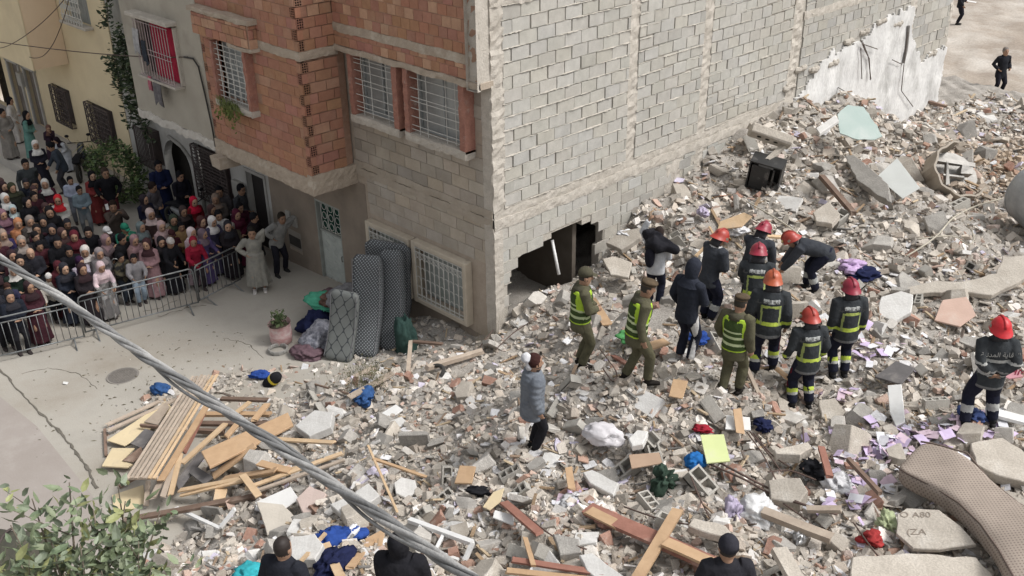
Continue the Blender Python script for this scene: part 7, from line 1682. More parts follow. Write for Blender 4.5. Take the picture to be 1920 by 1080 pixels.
mb = MB(); mb.ell(k.N + k.A * .02 - k.F * .10 + k.X * .05, (.33, .17, .15), rot=(.1, .25, .1), nu=22, nv=14); mb.ell(k.N + k.A * .14 - k.F * .02 - k.X * .12, (.20, .15, .12), nu=16, nv=10); bag = mb.build('bag', M_clt, fixn=False); bag.location = e.location; bag.rotation_euler = e.rotation_euler; remesh_later(bag, .02, 2, flat((.02, .02, .025)), (.11, 5, 8, 1)); tag(bag, 'big black duffel bag carried across the shoulders of the rescuer in white', 'bag')
mb = MB(); mb.ell(k.P + k.A * .26 - k.F * .20 - k.X * .10, (.10, .09, .22), nu=18, nv=12); bag = mb.build('backpack', M_clt, fixn=False); bag.location = e.location; bag.rotation_euler = e.rotation_euler; remesh_later(bag, .02, 2, flat((.02, .02, .03)), (.02, 3, 9, 1)); tag(bag, 'black backpack worn on the back of the rescuer in white', 'backpack')
# men at the bottom edge, cut by the frame
def by_head(px, py, h, z=None):
    zz = 1.5
    for _ in range(30):
        q = on_z(px, py, zz + h * .925); zz = .5 * zz + .5 * float(ground(q[0], q[1])[0])
    return np.array([q[0], q[1], zz])
civilian('short haired man in a black jacket seen from behind at the bottom edge', by_head(528, 1030, 1.78), 1.78, 20, (.022, .024, .032), (.03, .03, .04), head=None, crop=(.025, .018, .016), arms=('slight', 'slight'), seed=6, hem=.1, infl=.03)
civilian('person in a black hooded cloak seen from behind beside the thick cable', by_head(748, 1022, 1.80), 1.80, 10, (.018, .018, .022), (.03, .03, .04), head='hood', hcol=(.018, .018, .022), arms=('clasp', 'clasp'), seed=7, hem=.1, infl=.06)
civilian('man in a dark knit cap and black jacket seen from behind at the bottom right', by_head(1366, 1030, 1.74), 1.74, 0, (.028, .028, .034), (.03, .03, .04), head='beanie', hcol=(.035, .035, .045), crop=(.025, .02, .018), arms=('slight', 'slight'), seed=8, hem=.1, infl=.03)
# far men on the open ground
civilian('distant man in a dark coat standing on the open earth at the upper right', np.array([*on_z(1868, 178, -.12)[:2], -.12]), 1.72, 170, (.022, .024, .03), (.02, .02, .028), head='hair', hcol=(.25, .22, .2), arms=('pocket', 'pocket'), seed=9, hem=.14, infl=.03, stance=.085)
q = on_z(1794, 46, .0); civilian('distant figure in dark clothes holding a paper at the top edge of the picture', q, 1.72, 120, (.022, .024, .03), (.02, .02, .028), head='hair', arms=('clasp', 'slight'), seed=10)
b = MB(); b.box(Vector(on_z(1822, 3, 1.1)), (.4, .25, .01), rot=(0, .1, .3)); o = b.build('paper_sheet', M_wh); tag(o, 'white paper held out by the distant figure at the top edge', 'paper')
# ================================================================= CROWD BEHIND THE BARRIERS
def crowd_pos(hx, hy, h):
    z = -.75
    for _ in range(6):
        q = on_z(hx, hy, z + h * .925); z = float(street(q[0], q[1])) + (.30 if (q[0] < -19.6 and q[1] > -2.3) else 0)
    return np.array([q[0], q[1], z + .006])
BK = (.016, .016, .02)
CW = [ # hx, hy, height, face, style, top, bottom, head, headcol, arms, lean, skin, label
 (2, 212, 1.70, 120, 'robe', (.30, .28, .26), (.55, .55, .52), 'hair', BK, ('clasp', 'slight'), 3, 1, 'person in a grey smock and white trousers cut by the left edge, on the pavement'),
 (16, 190, 1.62, 75, 'robe', (.62, .60, .58), BK, 'longhair', BK, ('clasp', 'slight'), 3, 0, 'woman in a long white coat with dark hair on the far pavement'),
 (46, 217, 1.60, 90, 'dress', (.16, .33, .30), BK, 'hijab', BK, ('clasp', 'clasp'), 6, 0, 'woman in a black shawl and teal dress on the far pavement'),
 (88, 238, 1.25, 140, 'dress', (.05, .03, .05), BK, 'hijab', (.20, .11, .09), ('face', 'clasp'), 18, 0, 'woman with a brown scarf in dark clothes crouching by the yellow wall'),
 (112, 240, 1.30, -150, 'dress', (.52, .55, .60), BK, 'hijab', (.03, .02, .03), ('clasp', 'reach'), 30, 0, 'woman in a pale robe and black scarf bending by the yellow wall'),
 (66, 271, 1.62, 150, 'dress', (.03, .03, .045), BK, 'hijab', (.66, .66, .65), ('clasp', 'clasp'), 8, 0, 'woman with a white scarf and black coat in front of the pavement'),
 (105, 272, 1.68, -110, 'coat', (.06, .075, .10), (.05, .05, .06), 'hair', BK, ('slight', 'reach'), 16, 1, 'man in a dark blue jacket bending toward the parked motorbike'),
 (47, 307, 1.76, 150, 'coat', (.07, .08, .085), (.04, .04, .05), 'hair', BK, ('back', 'slight'), 4, 1, 'tall man in a slate grey jacket at the back left of the crowd'),
 (22, 352, 1.60, 140, 'coat', (.06, .065, .05), BK, 'hood', (.05, .055, .035), ('slight', 'slight'), 4, 0, 'person with a dark olive hood at the left back of the crowd'),
 (9, 372, 1.62, 140, 'dress', BK, BK, 'hijab', (.55, .55, .55), ('clasp', 'clasp'), 4, 0, 'woman with a grey white scarf and black dress near the left edge'),
 (50, 380, 1.60, 140, 'dress', BK, BK, 'hijab', BK, ('clasp', 'clasp'), 4, 2, 'woman all in black behind the person with the pale cyan scarf'),
 (23, 393, 1.40, 130, 'dress', (.30, .36, .37), BK, 'hijab', (.50, .60, .62), ('clasp', 'clasp'), 4, 0, 'girl with a shiny pale cyan scarf near the left edge'),
 (31, 418, 1.60, 130, 'dress', (.42, .18, .09), BK, 'hijab', (.46, .21, .11), ('clasp', 'clasp'), 8, 0, 'woman with a rust orange scarf and robe at the left'),
 (53, 414, 1.62, 130, 'coat', (.10, .085, .08), BK, 'hood', (.30, .26, .24), ('slight', 'clasp'), 8, 0, 'person with a taupe scarf and black backpack beside the rust orange robe'),
 (84, 345, 1.60, 150, 'dress', (.10, .03, .05), BK, 'hijab', (.60, .60, .58), ('clasp', 'clasp'), 4, 0, 'woman with a white scarf and dark red dress, upper left of the crowd'),
 (109, 374, 1.60, 160, 'dress', (.58, .57, .54), BK, 'hijab', (.55, .03, .04), ('clasp', 'clasp'), 6, 0, 'woman with a bright red scarf and long white robe'),
 (92, 396, 1.68, 150, 'dress', BK, BK, 'hijab', (.02, .018, .02), ('clasp', 'clasp'), 8, 0, 'woman in a wide black robe in front of the long white robe'),
 (131, 338, 1.42, 150, 'coat', (.42, .47, .60), (.20, .22, .26), 'hair', BK, ('clasp', 'clasp'), 4, 0, 'child in a light blue shirt standing behind the denim boy'),
 (148, 356, 1.45, 150, 'coat', (.22, .29, .34), (.17, .19, .21), 'hair', BK, ('clasp', 'clasp'), 4, 1, 'boy in a pale denim jacket and grey jeans standing behind the crowd'),
 (172, 330, 1.58, 150, 'dress', (.30, .06, .06), BK, 'hijab', BK, ('clasp', 'clasp'), 3, 2, 'woman with a black scarf and dark red dress next to the tall man in black'),
 (197, 324, 1.78, 160, 'coat', (.016, .016, .02), (.08, .02, .025), 'hair', (.07, .05, .04), ('pocket', 'pocket'), 2, 1, 'tall man in a black jacket standing in front of the green bush'),
 (97, 430, 1.56, 140, 'dress', (.03, .035, .05), BK, 'hijab', (.03, .03, .04), ('clasp', 'clasp'), 4, 0, 'woman with a dark navy scarf looking out behind the black haired one'),
 (106, 452, 1.66, 140, 'coat', (.018, .018, .022), BK, 'hair', BK, ('slight', 'clasp'), 6, 0, 'person with thick black hair and black coat at the left of the crowd'),
 (138, 442, 1.60, 145, 'dress', (.11, .02, .03), BK, 'hijab', (.16, .03, .045), ('clasp', 'clasp'), 6, 0, 'woman with a maroon scarf and robe behind the furry white hood'),
 (39, 452, 1.58, 140, 'dress', (.05, .045, .05), BK, 'hijab', (.38, .33, .30), ('clasp', 'clasp'), 6, 0, 'woman with a beige striped scarf at the left of the crowd'),
 (56, 472, 1.60, 150, 'coat', (.035, .035, .045), BK, None, BK, ('clasp', 'clasp'), 8, 2, 'bald looking person in a dark sweater left of the maroon hood'),
 (72, 460, 1.50, 140, 'coat', (.10, .03, .04), BK, 'hair', BK, ('clasp', 'clasp'), 6, 1, 'person in wine red behind the bald looking one'),
 (4, 440, 1.60, 140, 'dress', (.05, .04, .12), BK, 'hijab', (.34, .26, .22), ('clasp', 'clasp'), 6, 0, 'woman with a tan scarf and dark purple robe at the left edge'),
 (4, 402, 1.58, 140, 'dress', (.10, .05, .09), BK, 'hijab', (.25, .14, .18), ('clasp', 'clasp'), 6, 0, 'woman with a mauve scarf at the left edge'),
 (106, 496, 1.50, 140, 'dress', (.10, .025, .035), BK, 'hood', (.12, .03, .04), ('face', 'clasp'), 14, 0, 'woman with a maroon hood holding her hand to her face at the barrier'),
 (147, 488, 1.45, 140, 'dress', (.44, .40, .48), BK, 'hijab', (.05, .02, .06), ('face', 'rail'), 12, 0, 'girl with a dark purple scarf and pale lilac sleeve leaning on the barrier'),
 (157, 470, 1.60, 140, 'coat', (.50, .45, .44), BK, 'hood', (.66, .62, .60), ('clasp', 'clasp'), 8, 1, 'woman with a furry white hood behind the pale lilac sleeve'),
 (90, 519, 1.25, 140, 'coat', (.50, .47, .42), BK, 'beanie', (.70, .68, .66), ('rail', 'clasp'), 6, 1, 'child with a white knit cap and cream coat at the left barrier'),
 (22, 503, 1.55, 140, 'coat', (.03, .05, .04), BK, 'hood', (.60, .58, .55), ('rail', 'clasp'), 14, 0, 'person with a white hood and dark green coat at the left barrier'),
 (11, 536, 1.35, 140, 'coat', (.05, .05, .10), (.05, .06, .12), 'hair', (.06, .03, .025), ('rail', 'rail'), 12, 1, 'child with brown hair and blue clothes at the left end of the barrier'),
 (63, 540, 1.10, 140, 'coat', (.45, .42, .38), BK, 'hair', BK, ('rail', 'rail'), 8, 1, 'small child in cream clothes holding the left barrier'),
 (184, 474, 1.55, 140, 'dress', (.20, .19, .20), BK, 'hijab', (.34, .30, .31), ('clasp', 'clasp'), 8, 0, 'woman with a grey striped scarf behind the flowered sleeves'),
 (185, 497, 1.52, 140, 'dress', (.30, .29, .29), BK, 'hijab', (.66, .52, .55), ('rail', 'rail'), 14, 1, 'woman with a pink flowered scarf and grey patterned long skirt at the barrier'),
 (198, 433, 1.55, 135, 'coat', (.05, .04, .05), BK, 'cap', (.74, .74, .74), ('clasp', 'clasp'), 6, 0, 'person with a round white cap in the middle of the crowd'),
 (196, 450, 1.58, 120, 'dress', (.16, .12, .13), BK, 'hijab', (.33, .22, .24), ('clasp', 'phone'), 6, 0, 'woman with a mauve scarf below the round white cap'),
 (224, 446, 1.60, 130, 'coat', (.025, .025, .028), BK, 'hair', BK, ('clasp', 'clasp'), 10, 1, 'person in black with dark hair under the raised green sleeves'),
 (232, 425, 1.62, 150, 'coat', (.06, .30, .20), BK, 'cap', (.04, .28, .18), ('face', 'phone'), 10, 1, 'person in sea green sleeves raising both hands over the crowd'),
 (210, 385, 1.74, 140, 'coat', (.10, .08, .07), BK, 'hair', (.03, .02, .016), ('phone', 'phone'), 6, 1, 'man in a brown jacket filming with a phone in the middle of the crowd'),
 (248, 450, 1.55, 120, 'dress', (.28, .18, .18), BK, 'hijab', (.40, .25, .27), ('rail', 'clasp'), 8, 0, 'woman with a dusty pink scarf and robe beside the girl in pink'),
 (250, 484, 1.32, 150, 'coat', (.34, .33, .35), (.27, .34, .42), 'hair', BK, ('rail', 'rail'), 4, 1, 'boy with pale blue jeans standing with a bent knee at the barrier'),
 (276, 457, 1.56, 175, 'dress', (.42, .26, .28), BK, 'hijab', (.07, .035, .04), ('clasp', 'clasp'), 4, 0, 'girl in a long dusty pink dress with a dark brown scarf at the barrier'),
 (222, 482, 1.35, 120, 'coat', (.05, .045, .04), (.035, .045, .06), 'hair', BK, ('rail', 'clasp'), 8, 1, 'child in dark camouflage pattern holding a white ring at the barrier'),
 (261, 426, 1.58, 120, 'dress', (.20, .20, .21), BK, 'hijab', (.22, .28, .29), ('clasp', 'clasp'), 6, 0, 'woman with a slate teal scarf behind the girl in pink'),
 (314, 452, 1.52, 130, 'dress', (.02, .02, .025), BK, 'beanie', (.55, .52, .50), ('rail', 'rail'), 12, 1, 'girl with a striped pale cap and black dress leaning on the barrier'),
 (279, 350, 1.74, 110, 'coat', (.13, .12, .135), BK, 'hair', (.03, .02, .018), ('clasp', 'clasp'), 10, 1, 'man in a grey hoodie with a white cloth over his arm by the arch'),
 (268, 374, 1.58, 130, 'dress', (.02, .022, .05), BK, 'hijab', (.05, .04, .05), ('clasp', 'clasp'), 6, 0, 'woman with a black scarf and midnight blue robe near the arch'),
 (282, 400, 1.70, 160, 'coat', (.12, .075, .07), BK, 'hood', (.56, .45, .44), ('clasp', 'slight'), 8, 1, 'man in a brown vest with a pale pink hood in the crowd'),
 (300, 424, 1.58, 125, 'dress', (.46, .32, .33), BK, 'hijab', (.52, .38, .38), ('clasp', 'clasp'), 6, 2, 'woman with a pale rose scarf in front of the brown vest'),
 (323, 412, 1.60, 135, 'dress', (.26, .20, .14), BK, 'hijab', (.06, .08, .06), ('clasp', 'clasp'), 6, 1, 'woman with a dark bottle green scarf and beige coat'),
 (341, 396, 1.56, 125, 'coat', (.03, .025, .028), BK, 'hood', (.08, .06, .06), ('clasp', 'clasp'), 6, 1, 'person in black with a white collar left of the red coat'),
 (361, 378, 1.56, 130, 'dress', (.22, .025, .03), BK, 'hijab', (.60, .02, .06), ('clasp', 'clasp'), 6, 2, 'woman with a vivid red scarf and red coat by the arch'),
 (319, 438, 1.40, 130, 'coat', (.10, .03, .04), BK, 'cap', (.08, .03, .035), ('clasp', 'clasp'), 6, 1, 'child with a dark red cap behind the striped pale cap'),
 (375, 415, 1.58, 125, 'dress', (.05, .04, .04), BK, 'hijab', (.10, .045, .045), ('clasp', 'clasp'), 6, 2, 'woman with a brown scarf left of the large white scarf'),
 (394, 414, 1.60, 130, 'dress', (.10, .09, .16), BK, 'hijab', (.76, .74, .74), ('rail', 'rail'), 10, 0, 'woman with a large white scarf at the right part of the crowd'),
 (409, 402, 1.62, 160, 'coat', (.60, .60, .60), (.03, .03, .04), 'hair', BK, ('clasp', 'clasp'), 6, 0, 'person with dark hair and a white shirt behind the large white scarf'),
 (357, 436, 1.55, 130, 'dress', (.52, .40, .44), BK, 'hijab', (.72, .62, .64), ('clasp', 'clasp'), 6, 0, 'woman with a pinkish white scarf behind the crimson top'),
 (376, 438, 1.50, 120, 'dress', (.12, .09, .22), BK, 'hijab', (.24, .18, .22), ('rail', 'clasp'), 8, 0, 'woman with a violet grey scarf leaning over the barrier'),
 (433, 425, 1.30, 150, 'coat', (.14, .12, .09), BK, 'hood', (.44, .41, .38), ('rail', 'rail'), 6, 1, 'child with a pale hood at the right end of the barrier'),
 (360, 452, 1.45, 140, 'coat', (.34, .02, .05), (.03, .025, .03), 'hood', (.40, .03, .06), ('rail', 'rail'), 8, 1, 'girl in a crimson top and scarf holding the barrier post'),
 (404, 372, 1.64, 160, 'coat', (.16, .14, .13), BK, 'hood', (.30, .23, .19), ('clasp', 'clasp'), 6, 1, 'person with a tan hood in front of the louvred window'),
 (411, 358, 1.72, 160, 'coat', (.12, .11, .12), BK, 'hair', BK, ('clasp', 'clasp'), 4, 1, 'man with black hair behind the tan hood under the louvred window'),
 (441, 402, 1.58, 130, 'dress', (.13, .02, .05), BK, 'hijab', (.12, .025, .05), ('clasp', 'clasp'), 6, 0, 'woman with a burgundy scarf and robe by the dark doorway'),
 (449, 355, 1.78, 120, 'robe', (.085, .09, .10), BK, 'hair', BK, ('pocket', 'clasp'), 4, 1, 'tall man in a long slate grey robe beside the dark doorway'),
 (296, 310, 1.82, 150, 'robe', (.018, .025, .075), BK, 'hair', BK, ('clasp', 'clasp'), 4, 1, 'tall man in a dark blue robe standing in front of the arch'),
 (335, 330, 1.70, 130, 'coat', (.02, .02, .03), BK, 'hair', BK, ('clasp', 'clasp'), 4, 3, 'man in shadowy black clothes inside the arch'),
 (447, 388, 1.60, 140, 'coat', (.08, .02, .04), BK, 'hair', BK, ('clasp', 'clasp'), 5, 1, 'man in dark wine colour between the burgundy scarf and the doorway'),
 (472, 408, 1.60, 110, 'coat', (.03, .025, .03), BK, 'hair', BK, ('clasp', 'clasp'), 5, 1, 'person in black just behind the man in the light grey robe'),
 (80, 415, 1.5, 140, 'dress', (.02, .02, .03), BK, 'hijab', (.03, .03, .035), ('clasp', 'clasp'), 5, 0, 'small woman in black next to the wide black robe'),
 (64, 345, 1.6, 140, 'coat', (.03, .035, .05), BK, 'hair', BK, ('clasp', 'slight'), 5, 1, 'man in a navy coat behind the white scarf and dark red dress'),
 (128, 470, 1.5, 140, 'coat', (.02, .02, .025), BK, 'hair', BK, ('clasp', 'clasp'), 5, 1, 'person in black between the maroon scarf and the furry hood'),
 (338, 424, 1.5, 140, 'coat', (.36, .24, .12), BK, 'hair', BK, ('clasp', 'clasp'), 5, 1, 'person in an ochre coat behind the striped pale cap'),
 (300, 452, 1.5, 140, 'dress', (.025, .025, .03), BK, 'hijab', (.04, .035, .04), ('rail', 'clasp'), 8, 0, 'woman in black right of the girl in the dusty pink dress'),
]
LABF = 'person in dark clothes half hidden in the thick of the crowd'
_r = random.Random(4); _have = [crowd_pos(c[0], c[1], c[2])[:2] for c in CW]
_zone = [(-20, 330), (60, 330), (130, 420), (210, 440), (300, 380), (440, 395), (455, 430), (330, 450), (200, 500), (120, 510), (40, 560), (-20, 575)]; _n = 0
while _n < 30:
    hx, hy = _r.uniform(-20, 455), _r.uniform(330, 575)
    if not inpoly(hx, hy, _zone): continue
    q = crowd_pos(hx, hy, 1.56)[:2]
    if any((q[0] - a[0]) ** 2 + (q[1] - a[1]) ** 2 < .36 ** 2 for a in _have) and _n < 30:
        _n += .002; continue
    _have.append(q); _n = int(_n) + 1; dk = _r.choice([(.02, .02, .025), (.03, .025, .03), (.025, .03, .045), (.07, .025, .035), (.05, .045, .045)])
    CW.append((hx, hy, 1.56, 140, _r.choice(['dress', 'coat']), dk, BK, _r.choice(['hijab', 'hijab', 'hair']), _r.choice([(.02, .018, .02), (.05, .03, .035), (.10, .06, .06), (.04, .04, .05)]), ('clasp', 'clasp'), 6, _r.randrange(4), LABF))
cam_h = 135.8
for i, (hx, hy, h, fc, st, tc_, bc, hd, hc, arms, lean, sk, lab) in enumerate(CW):
    pos = crowd_pos(hx, hy, h); fem = st == 'dress'
    dk_ = lambda c: tuple(v * (.72 if max(c) < .45 else .88) for v in c)
    tc_ = dk_(tc_); hc = dk_(hc)
    tp = None
    if 'patterned long skirt' in lab:
        def tp(C, N, arr, mi): 
            q = snoise(C, 9, 5, 2); arr[:, :3] = np.where((q > .1)[:, None], (.34, .33, .33), (.17, .165, .165)); arr[C[:, 2] > .98] = (.60, .48, .52, 1)
    if 'camouflage' in lab:
        def tp(C, N, arr, mi): q = snoise(C, 11, 6, 2); arr[:, :3] = np.where((q > 0)[:, None], (.09, .08, .055), (.03, .03, .03))
    civilian(lab, pos, h, fc, tc_, bc, hd, hc, style=st, arms=arms, lean=lean, hp=6 + lean * .5, seed=i * 3 % 23, fem=fem, skin=sk, voxel=.022, bvox=.0165, hem=.12 if fem else .09, group='people in the crowd', tpost=tp, crop=(.03, .025, .02) if hd in ('beanie', 'cap', None) and 'bald' not in lab else None, hy=((i * 37) % 41 - 20), shoe=(.06, .05, .05), step=.03 * ((i % 3) - 1), folds=6 + i % 4)
# the man in the light robe and the man behind him
pos = pt(488, 546); e, k = civilian('man in a long light grey robe with white shoes and his hand at his neck', pos, 1.72, 165, (.25, .245, .22), (.03, .03, .03), 'hair', (.02, .018, .016), style='robe', arms=('neck', 'hips'), lean=3, seed=3, skin=1, shoe=(.62, .60, .58), sole=(.7, .7, .7), voxel=.016, flare=.17, bot=.13, stance=.07, hp=5)
pos = pt(528, 513); civilian('man in a grey shirt and black trousers leaning behind the light grey robe', pos, 1.70, 140, (.27, .27, .26), (.02, .02, .028), 'hair', (.03, .025, .02), arms=('neck', 'hips'), lean=14, seed=5, skin=1, hem=.08, infl=.03, stance=.1, step=.05, side=-14)
# things held
q = on_z(210, 372, .85); b = MB(); b.box((0, 0, 0), (.075, .012, .15), cham=.003); o = b.build('phone', mat('phone_white', (.6, .6, .6), rough=.3, bump=0)); o.location = crowd_pos(210, 385, 1.74) + np.array([.30, -.25, 1.72]); o.rotation_euler = (.2, 0, heading(140)); tag(o, 'pale phone held up by the man in the brown jacket', 'phone')
b = MB(); ring(b, (0, 0, 0), .16, .012, 20); o = b.build('ring', M_pvc, smooth=True); o.location = crowd_pos(232, 486, 1.0) + np.array([.1, -.2, .9]); o.rotation_euler = (.3, .2, .6); tag(o, 'white hoop hanging over the barrier beside the boy in pale jeans', 'hoop')
# ------------------------------------------------------------ crowd barriers
M_gal = mat('galvanised', (.24, .25, .255), (.15, .16, .165), scale=8, rough=.45, metal=.55, bump=.05, stain=(.22, .18, .15), stain_scale=4)
def barrier(label, a, b_, h=1.08, lean=0.0):
    P, Q = S0(*a), S0(*b_); P[2] = float(street(P[0], P[1])); Q[2] = float(street(Q[0], Q[1])); P, Q = Vector(P), Vector(Q); X = (Q - P); L = X.length; X.normalize(); sN = V3(-X.y, X.x, 0)
    e = empty('crowd_barrier', label, 'barrier', P, group='steel crowd barriers'); R = Matrix((X, X.cross(V3(0, 0, 1)) * -1, V3(0, 0, 1))).transposed(); Yv = V3(0, 0, 1).cross(X)
    R = Matrix((X, Yv.normalized(), X.cross(Yv).normalized())).transposed(); R4 = R.to_4x4(); R4.translation = P; e.matrix_world = R4
    b = MB(); r_ = .019; c = .10; pts = [(0, 0, .16), (0, 0, h - c), (c * .3, 0, h - c * .3), (c, 0, h), (L - c, 0, h), (L - c * .3, 0, h - c * .3), (L, 0, h - c), (L, 0, .16), (L, 0, .16)]
    b.tube(pts[:8], r_, n=8); b.tube([(0, 0, .18), (L, 0, .18)], r_ * .9, n=8); b.tube([(0, 0, h - .13), (L, 0, h - .13)], r_ * .8, n=8); b.build('frame', M_gal, e, smooth=True)
    n = int(L / .135)
    for i in range(1, n): b = MB(); b.tube([(L * i / n, 0, .18), (L * i / n, 0, h - .13)], .0085, n=6); b.build('bar', M_gal, e, smooth=True)
    for x in (.22, L - .22):
        b = MB(); b.tube([(x, 0, .18), (x, -.06, .12), (x, -.30, .015), (x, -.34, .012)], .018, n=7); b.tube([(x, 0, .18), (x, .06, .12), (x, .30, .015), (x, .34, .012)], .018, n=7); b.build('foot', M_gal, e, smooth=True)
    return e
barrier('nearest crowd barrier at the left edge of the street', (-75, 680), (158, 628))
barrier('middle crowd barrier in front of the flowered skirt and pink dress', (160, 620), (372, 566))
barrier('farthest crowd barrier, ending beside the man in the light robe', (374, 562), (450, 522))
# motorbikes
def motorbike(label, loc, rz, col):
    e = empty('motorbike', label, 'motorbike', loc, (0, .05, rz)); M_rub_ = mat('rubber', (.05, .048, .045)); M_p = mat('bike_paint_%d' % int(col[0] * 99), col, rough=.3, bump=0, spec=.5)
    for x in (-.62, .62):
        b = MB(); b.tube([(x + .27 * math.cos(a), 0, .28 + .27 * math.sin(a)) for a in np.linspace(0, 2 * PI, 25)], .05, n=8, side=(0, 1, 0)); w_ = b.build('wheel', M_rub_, e, smooth=True)
        b = MB()
        for k in range(6): b.tube([(x, 0, .28), (x + .24 * math.cos(k * PI / 3), 0, .28 + .24 * math.sin(k * PI / 3))], .01, n=5)
        b.build('rim', M_gal, w_)
    b = MB(); b.tube([(-.75, 0, .66), (-.5, 0, .74), (0, 0, .72), (.15, 0, .68)], [(.12, .04), (.15, .06), (.13, .06), (.06, .04)], n=10, side=(0, 1, 0), round_ends=True); b.build('saddle', C_black, e, smooth=True)
    b = MB(); b.tube([(-.5, 0, .58), (-.1, 0, .5), (.15, 0, .42), (.38, 0, .55), (.5, 0, .85)], [(.12, .08), (.14, .14), (.15, .06), (.14, .08), (.12, .06)], n=10, side=(0, 1, 0), round_ends=True); b.tube([(.62, .0, .50), (.58, 0, .62)], [(.09, .2), (.07, .12)], n=8); b.build('bodywork', M_p, e, smooth=True)
    b = MB(); b.tube([(.62, .07, .28), (.48, .07, .95)], .02, n=6); b.tube([(.62, -.07, .28), (.48, -.07, .95)], .02, n=6); b.build('fork', M_gal, e)
    b = MB(); b.tube([(.40, -.36, 1.02), (.46, -.15, 1.0), (.48, 0, .98), (.46, .15, 1.0), (.40, .36, 1.02)], .016, n=6); b.build('handlebar', C_black, e)
    b = MB(); b.ell((.60, 0, .88), (.08, .1, .1)); b.build('headlight', M_glass, e, smooth=True)
    for s in (-1, 1): b = MB(); b.tube([(.42, s * .26, 1.02), (.38, s * .32, 1.22)], .008, n=5); b.ell((.37, s * .33, 1.26), (.015, .07, .05)); b.build('mirror', C_black, e, smooth=True)
q = crowd_pos(150, 300, .6); motorbike('black scooter parked by the yellow wall next to the bush', q, 2.6, (.02, .025, .04))
q = crowd_pos(345, 385, .85); motorbike('dark scooter with white panels parked in the arch behind the crowd', q, .2, (.30, .31, .32))
# ================================================================= PLANTS, CABLES
def leaf_np(n, pos, size, seed, elong=1.7, spread_up=.5, bend=.15):
    r = np.random.default_rng(seed); d = r.normal(size=(n, 3)); d[:, 2] = np.abs(d[:, 2]) * spread_up; d /= np.linalg.norm(d, axis=1)[:, None]
    up = np.tile([0, 0, 1.0], (n, 1)) + r.normal(0, .5, (n, 3)); s = np.cross(d, up); s /= np.linalg.norm(s, axis=1)[:, None] + 1e-9; nn = np.cross(s, d); S = (size * r.uniform(.6, 1.3, n))[:, None]
    w = S * .5; L = S * elong * .5 * 2
    a = pos; p = [a, a + d * L * .22 + s * w * .62, a + d * L * .60 + s * w * .62 - nn * L * .02, a + d * L, a + d * L * .60 - s * w * .62 - nn * L * .02, a + d * L * .22 - s * w * .62, a + d * L * .5 - nn * L * bend * .6 + 0]
    V = np.stack(p, 1).reshape(-1, 3); F = np.array([[0, 1, 6], [1, 2, 6], [2, 3, 6], [3, 4, 6], [4, 5, 6], [5, 0, 6]])[None] + (np.arange(n) * 7)[:, None, None]
    return V, F.reshape(-1, 3)
M_leaf = mat('leaf_green', (1, 1, 1), (.85, .9, .8), scale=5, rough=.55, bump=0, tint=True, spec=.4)
M_bark = mat('bark', (.20, .17, .13), (.12, .10, .08), scale=8, bump=.5)
def leaf_obj(name, par, pos, size, seed, cols, **kw):
    V, F = leaf_np(len(pos), pos, size, seed, **kw); r = np.random.default_rng(seed + 1); C = np.array(cols)[r.integers(0, len(cols), len(pos))] * r.uniform(.75, 1.25, (len(pos), 1)); o = np_mesh(name, V, F, np.repeat(C, 6, 0), [M_leaf], False); o.parent = par; return o
# tree in the foreground, its crown just below us at the lower left
cen = CPOS + ray(120, 1040) * 6.9; base = Vector((cen[0] + .1, cen[1] + .1, float(street(cen[0], cen[1]))))
tr = empty('tree', 'young green tree whose leafy top reaches into the lower left corner', 'tree', base)
def world(mb_pts): return [Vector(p) - base for p in mb_pts]
tips = [(130, 905, 6.7), (60, 935, 6.9), (20, 985, 6.5), (175, 955, 6.8), (235, 940, 7.0), (300, 960, 7.2), (95, 1010, 6.5), (150, 1020, 6.6), (205, 1010, 6.8), (260, 1015, 7.0), (40, 1060, 6.4), (120, 1075, 6.5), (190, 1070, 6.7), (250, 1075, 7.0), (20, 1110, 6.4), (90, 1130, 6.6), (160, 1130, 6.7), (230, 1140, 6.9), (300, 1130, 7.1), (-40, 1060, 6.3), (-60, 1000, 6.5), (285, 1060, 7.1)]
fork = Vector(cen) + V3(0, 0, -1.6); b = MB(); b.tube(world([base, base * .5 + fork * .5 + V3(.08, .05, 0), fork]), [.10, .08, .055], n=9); b.build('trunk', M_bark, tr, smooth=True)
b = MB(); LP = []; rr = np.random.default_rng(5)
for (px, py, d) in tips:
    T = Vector(CPOS + ray(px, py) * d); mid_ = fork * .45 + T * .55 + V3(rr.normal(0, .06), rr.normal(0, .06), -.12); b.tube(world([fork, mid_, T]), [.022, .012, .004], n=6)
    m_ = 34
    for k in range(m_):
        t = rr.uniform(.35, 1.0) ** .7; P_ = mid_ + (T - mid_) * t; LP.append(np.array(P_) + rr.normal(0, .075, 3) * np.array([1, 1, .8]))
    for k in range(5):
        sd_ = mid_ + (T - mid_) * rr.uniform(.2, .9); tip = sd_ + Vector(rr.normal(0, .17, 3)); b.tube(world([sd_, tip]), [.006, .002], n=4)
        for q in range(6): LP.append(np.array(sd_ + (tip - sd_) * rr.uniform(.3, 1.1)) + rr.normal(0, .03, 3))
b.build('branches', M_bark, tr, smooth=True)
leaf_obj('crown', tr, np.array(LP) - np.array(base), .068, 9, [(.16, .19, .12), (.19, .23, .14), (.12, .155, .095), (.24, .27, .18), (.20, .23, .17), (.27, .28, .13)], elong=1.6, spread_up=.9)
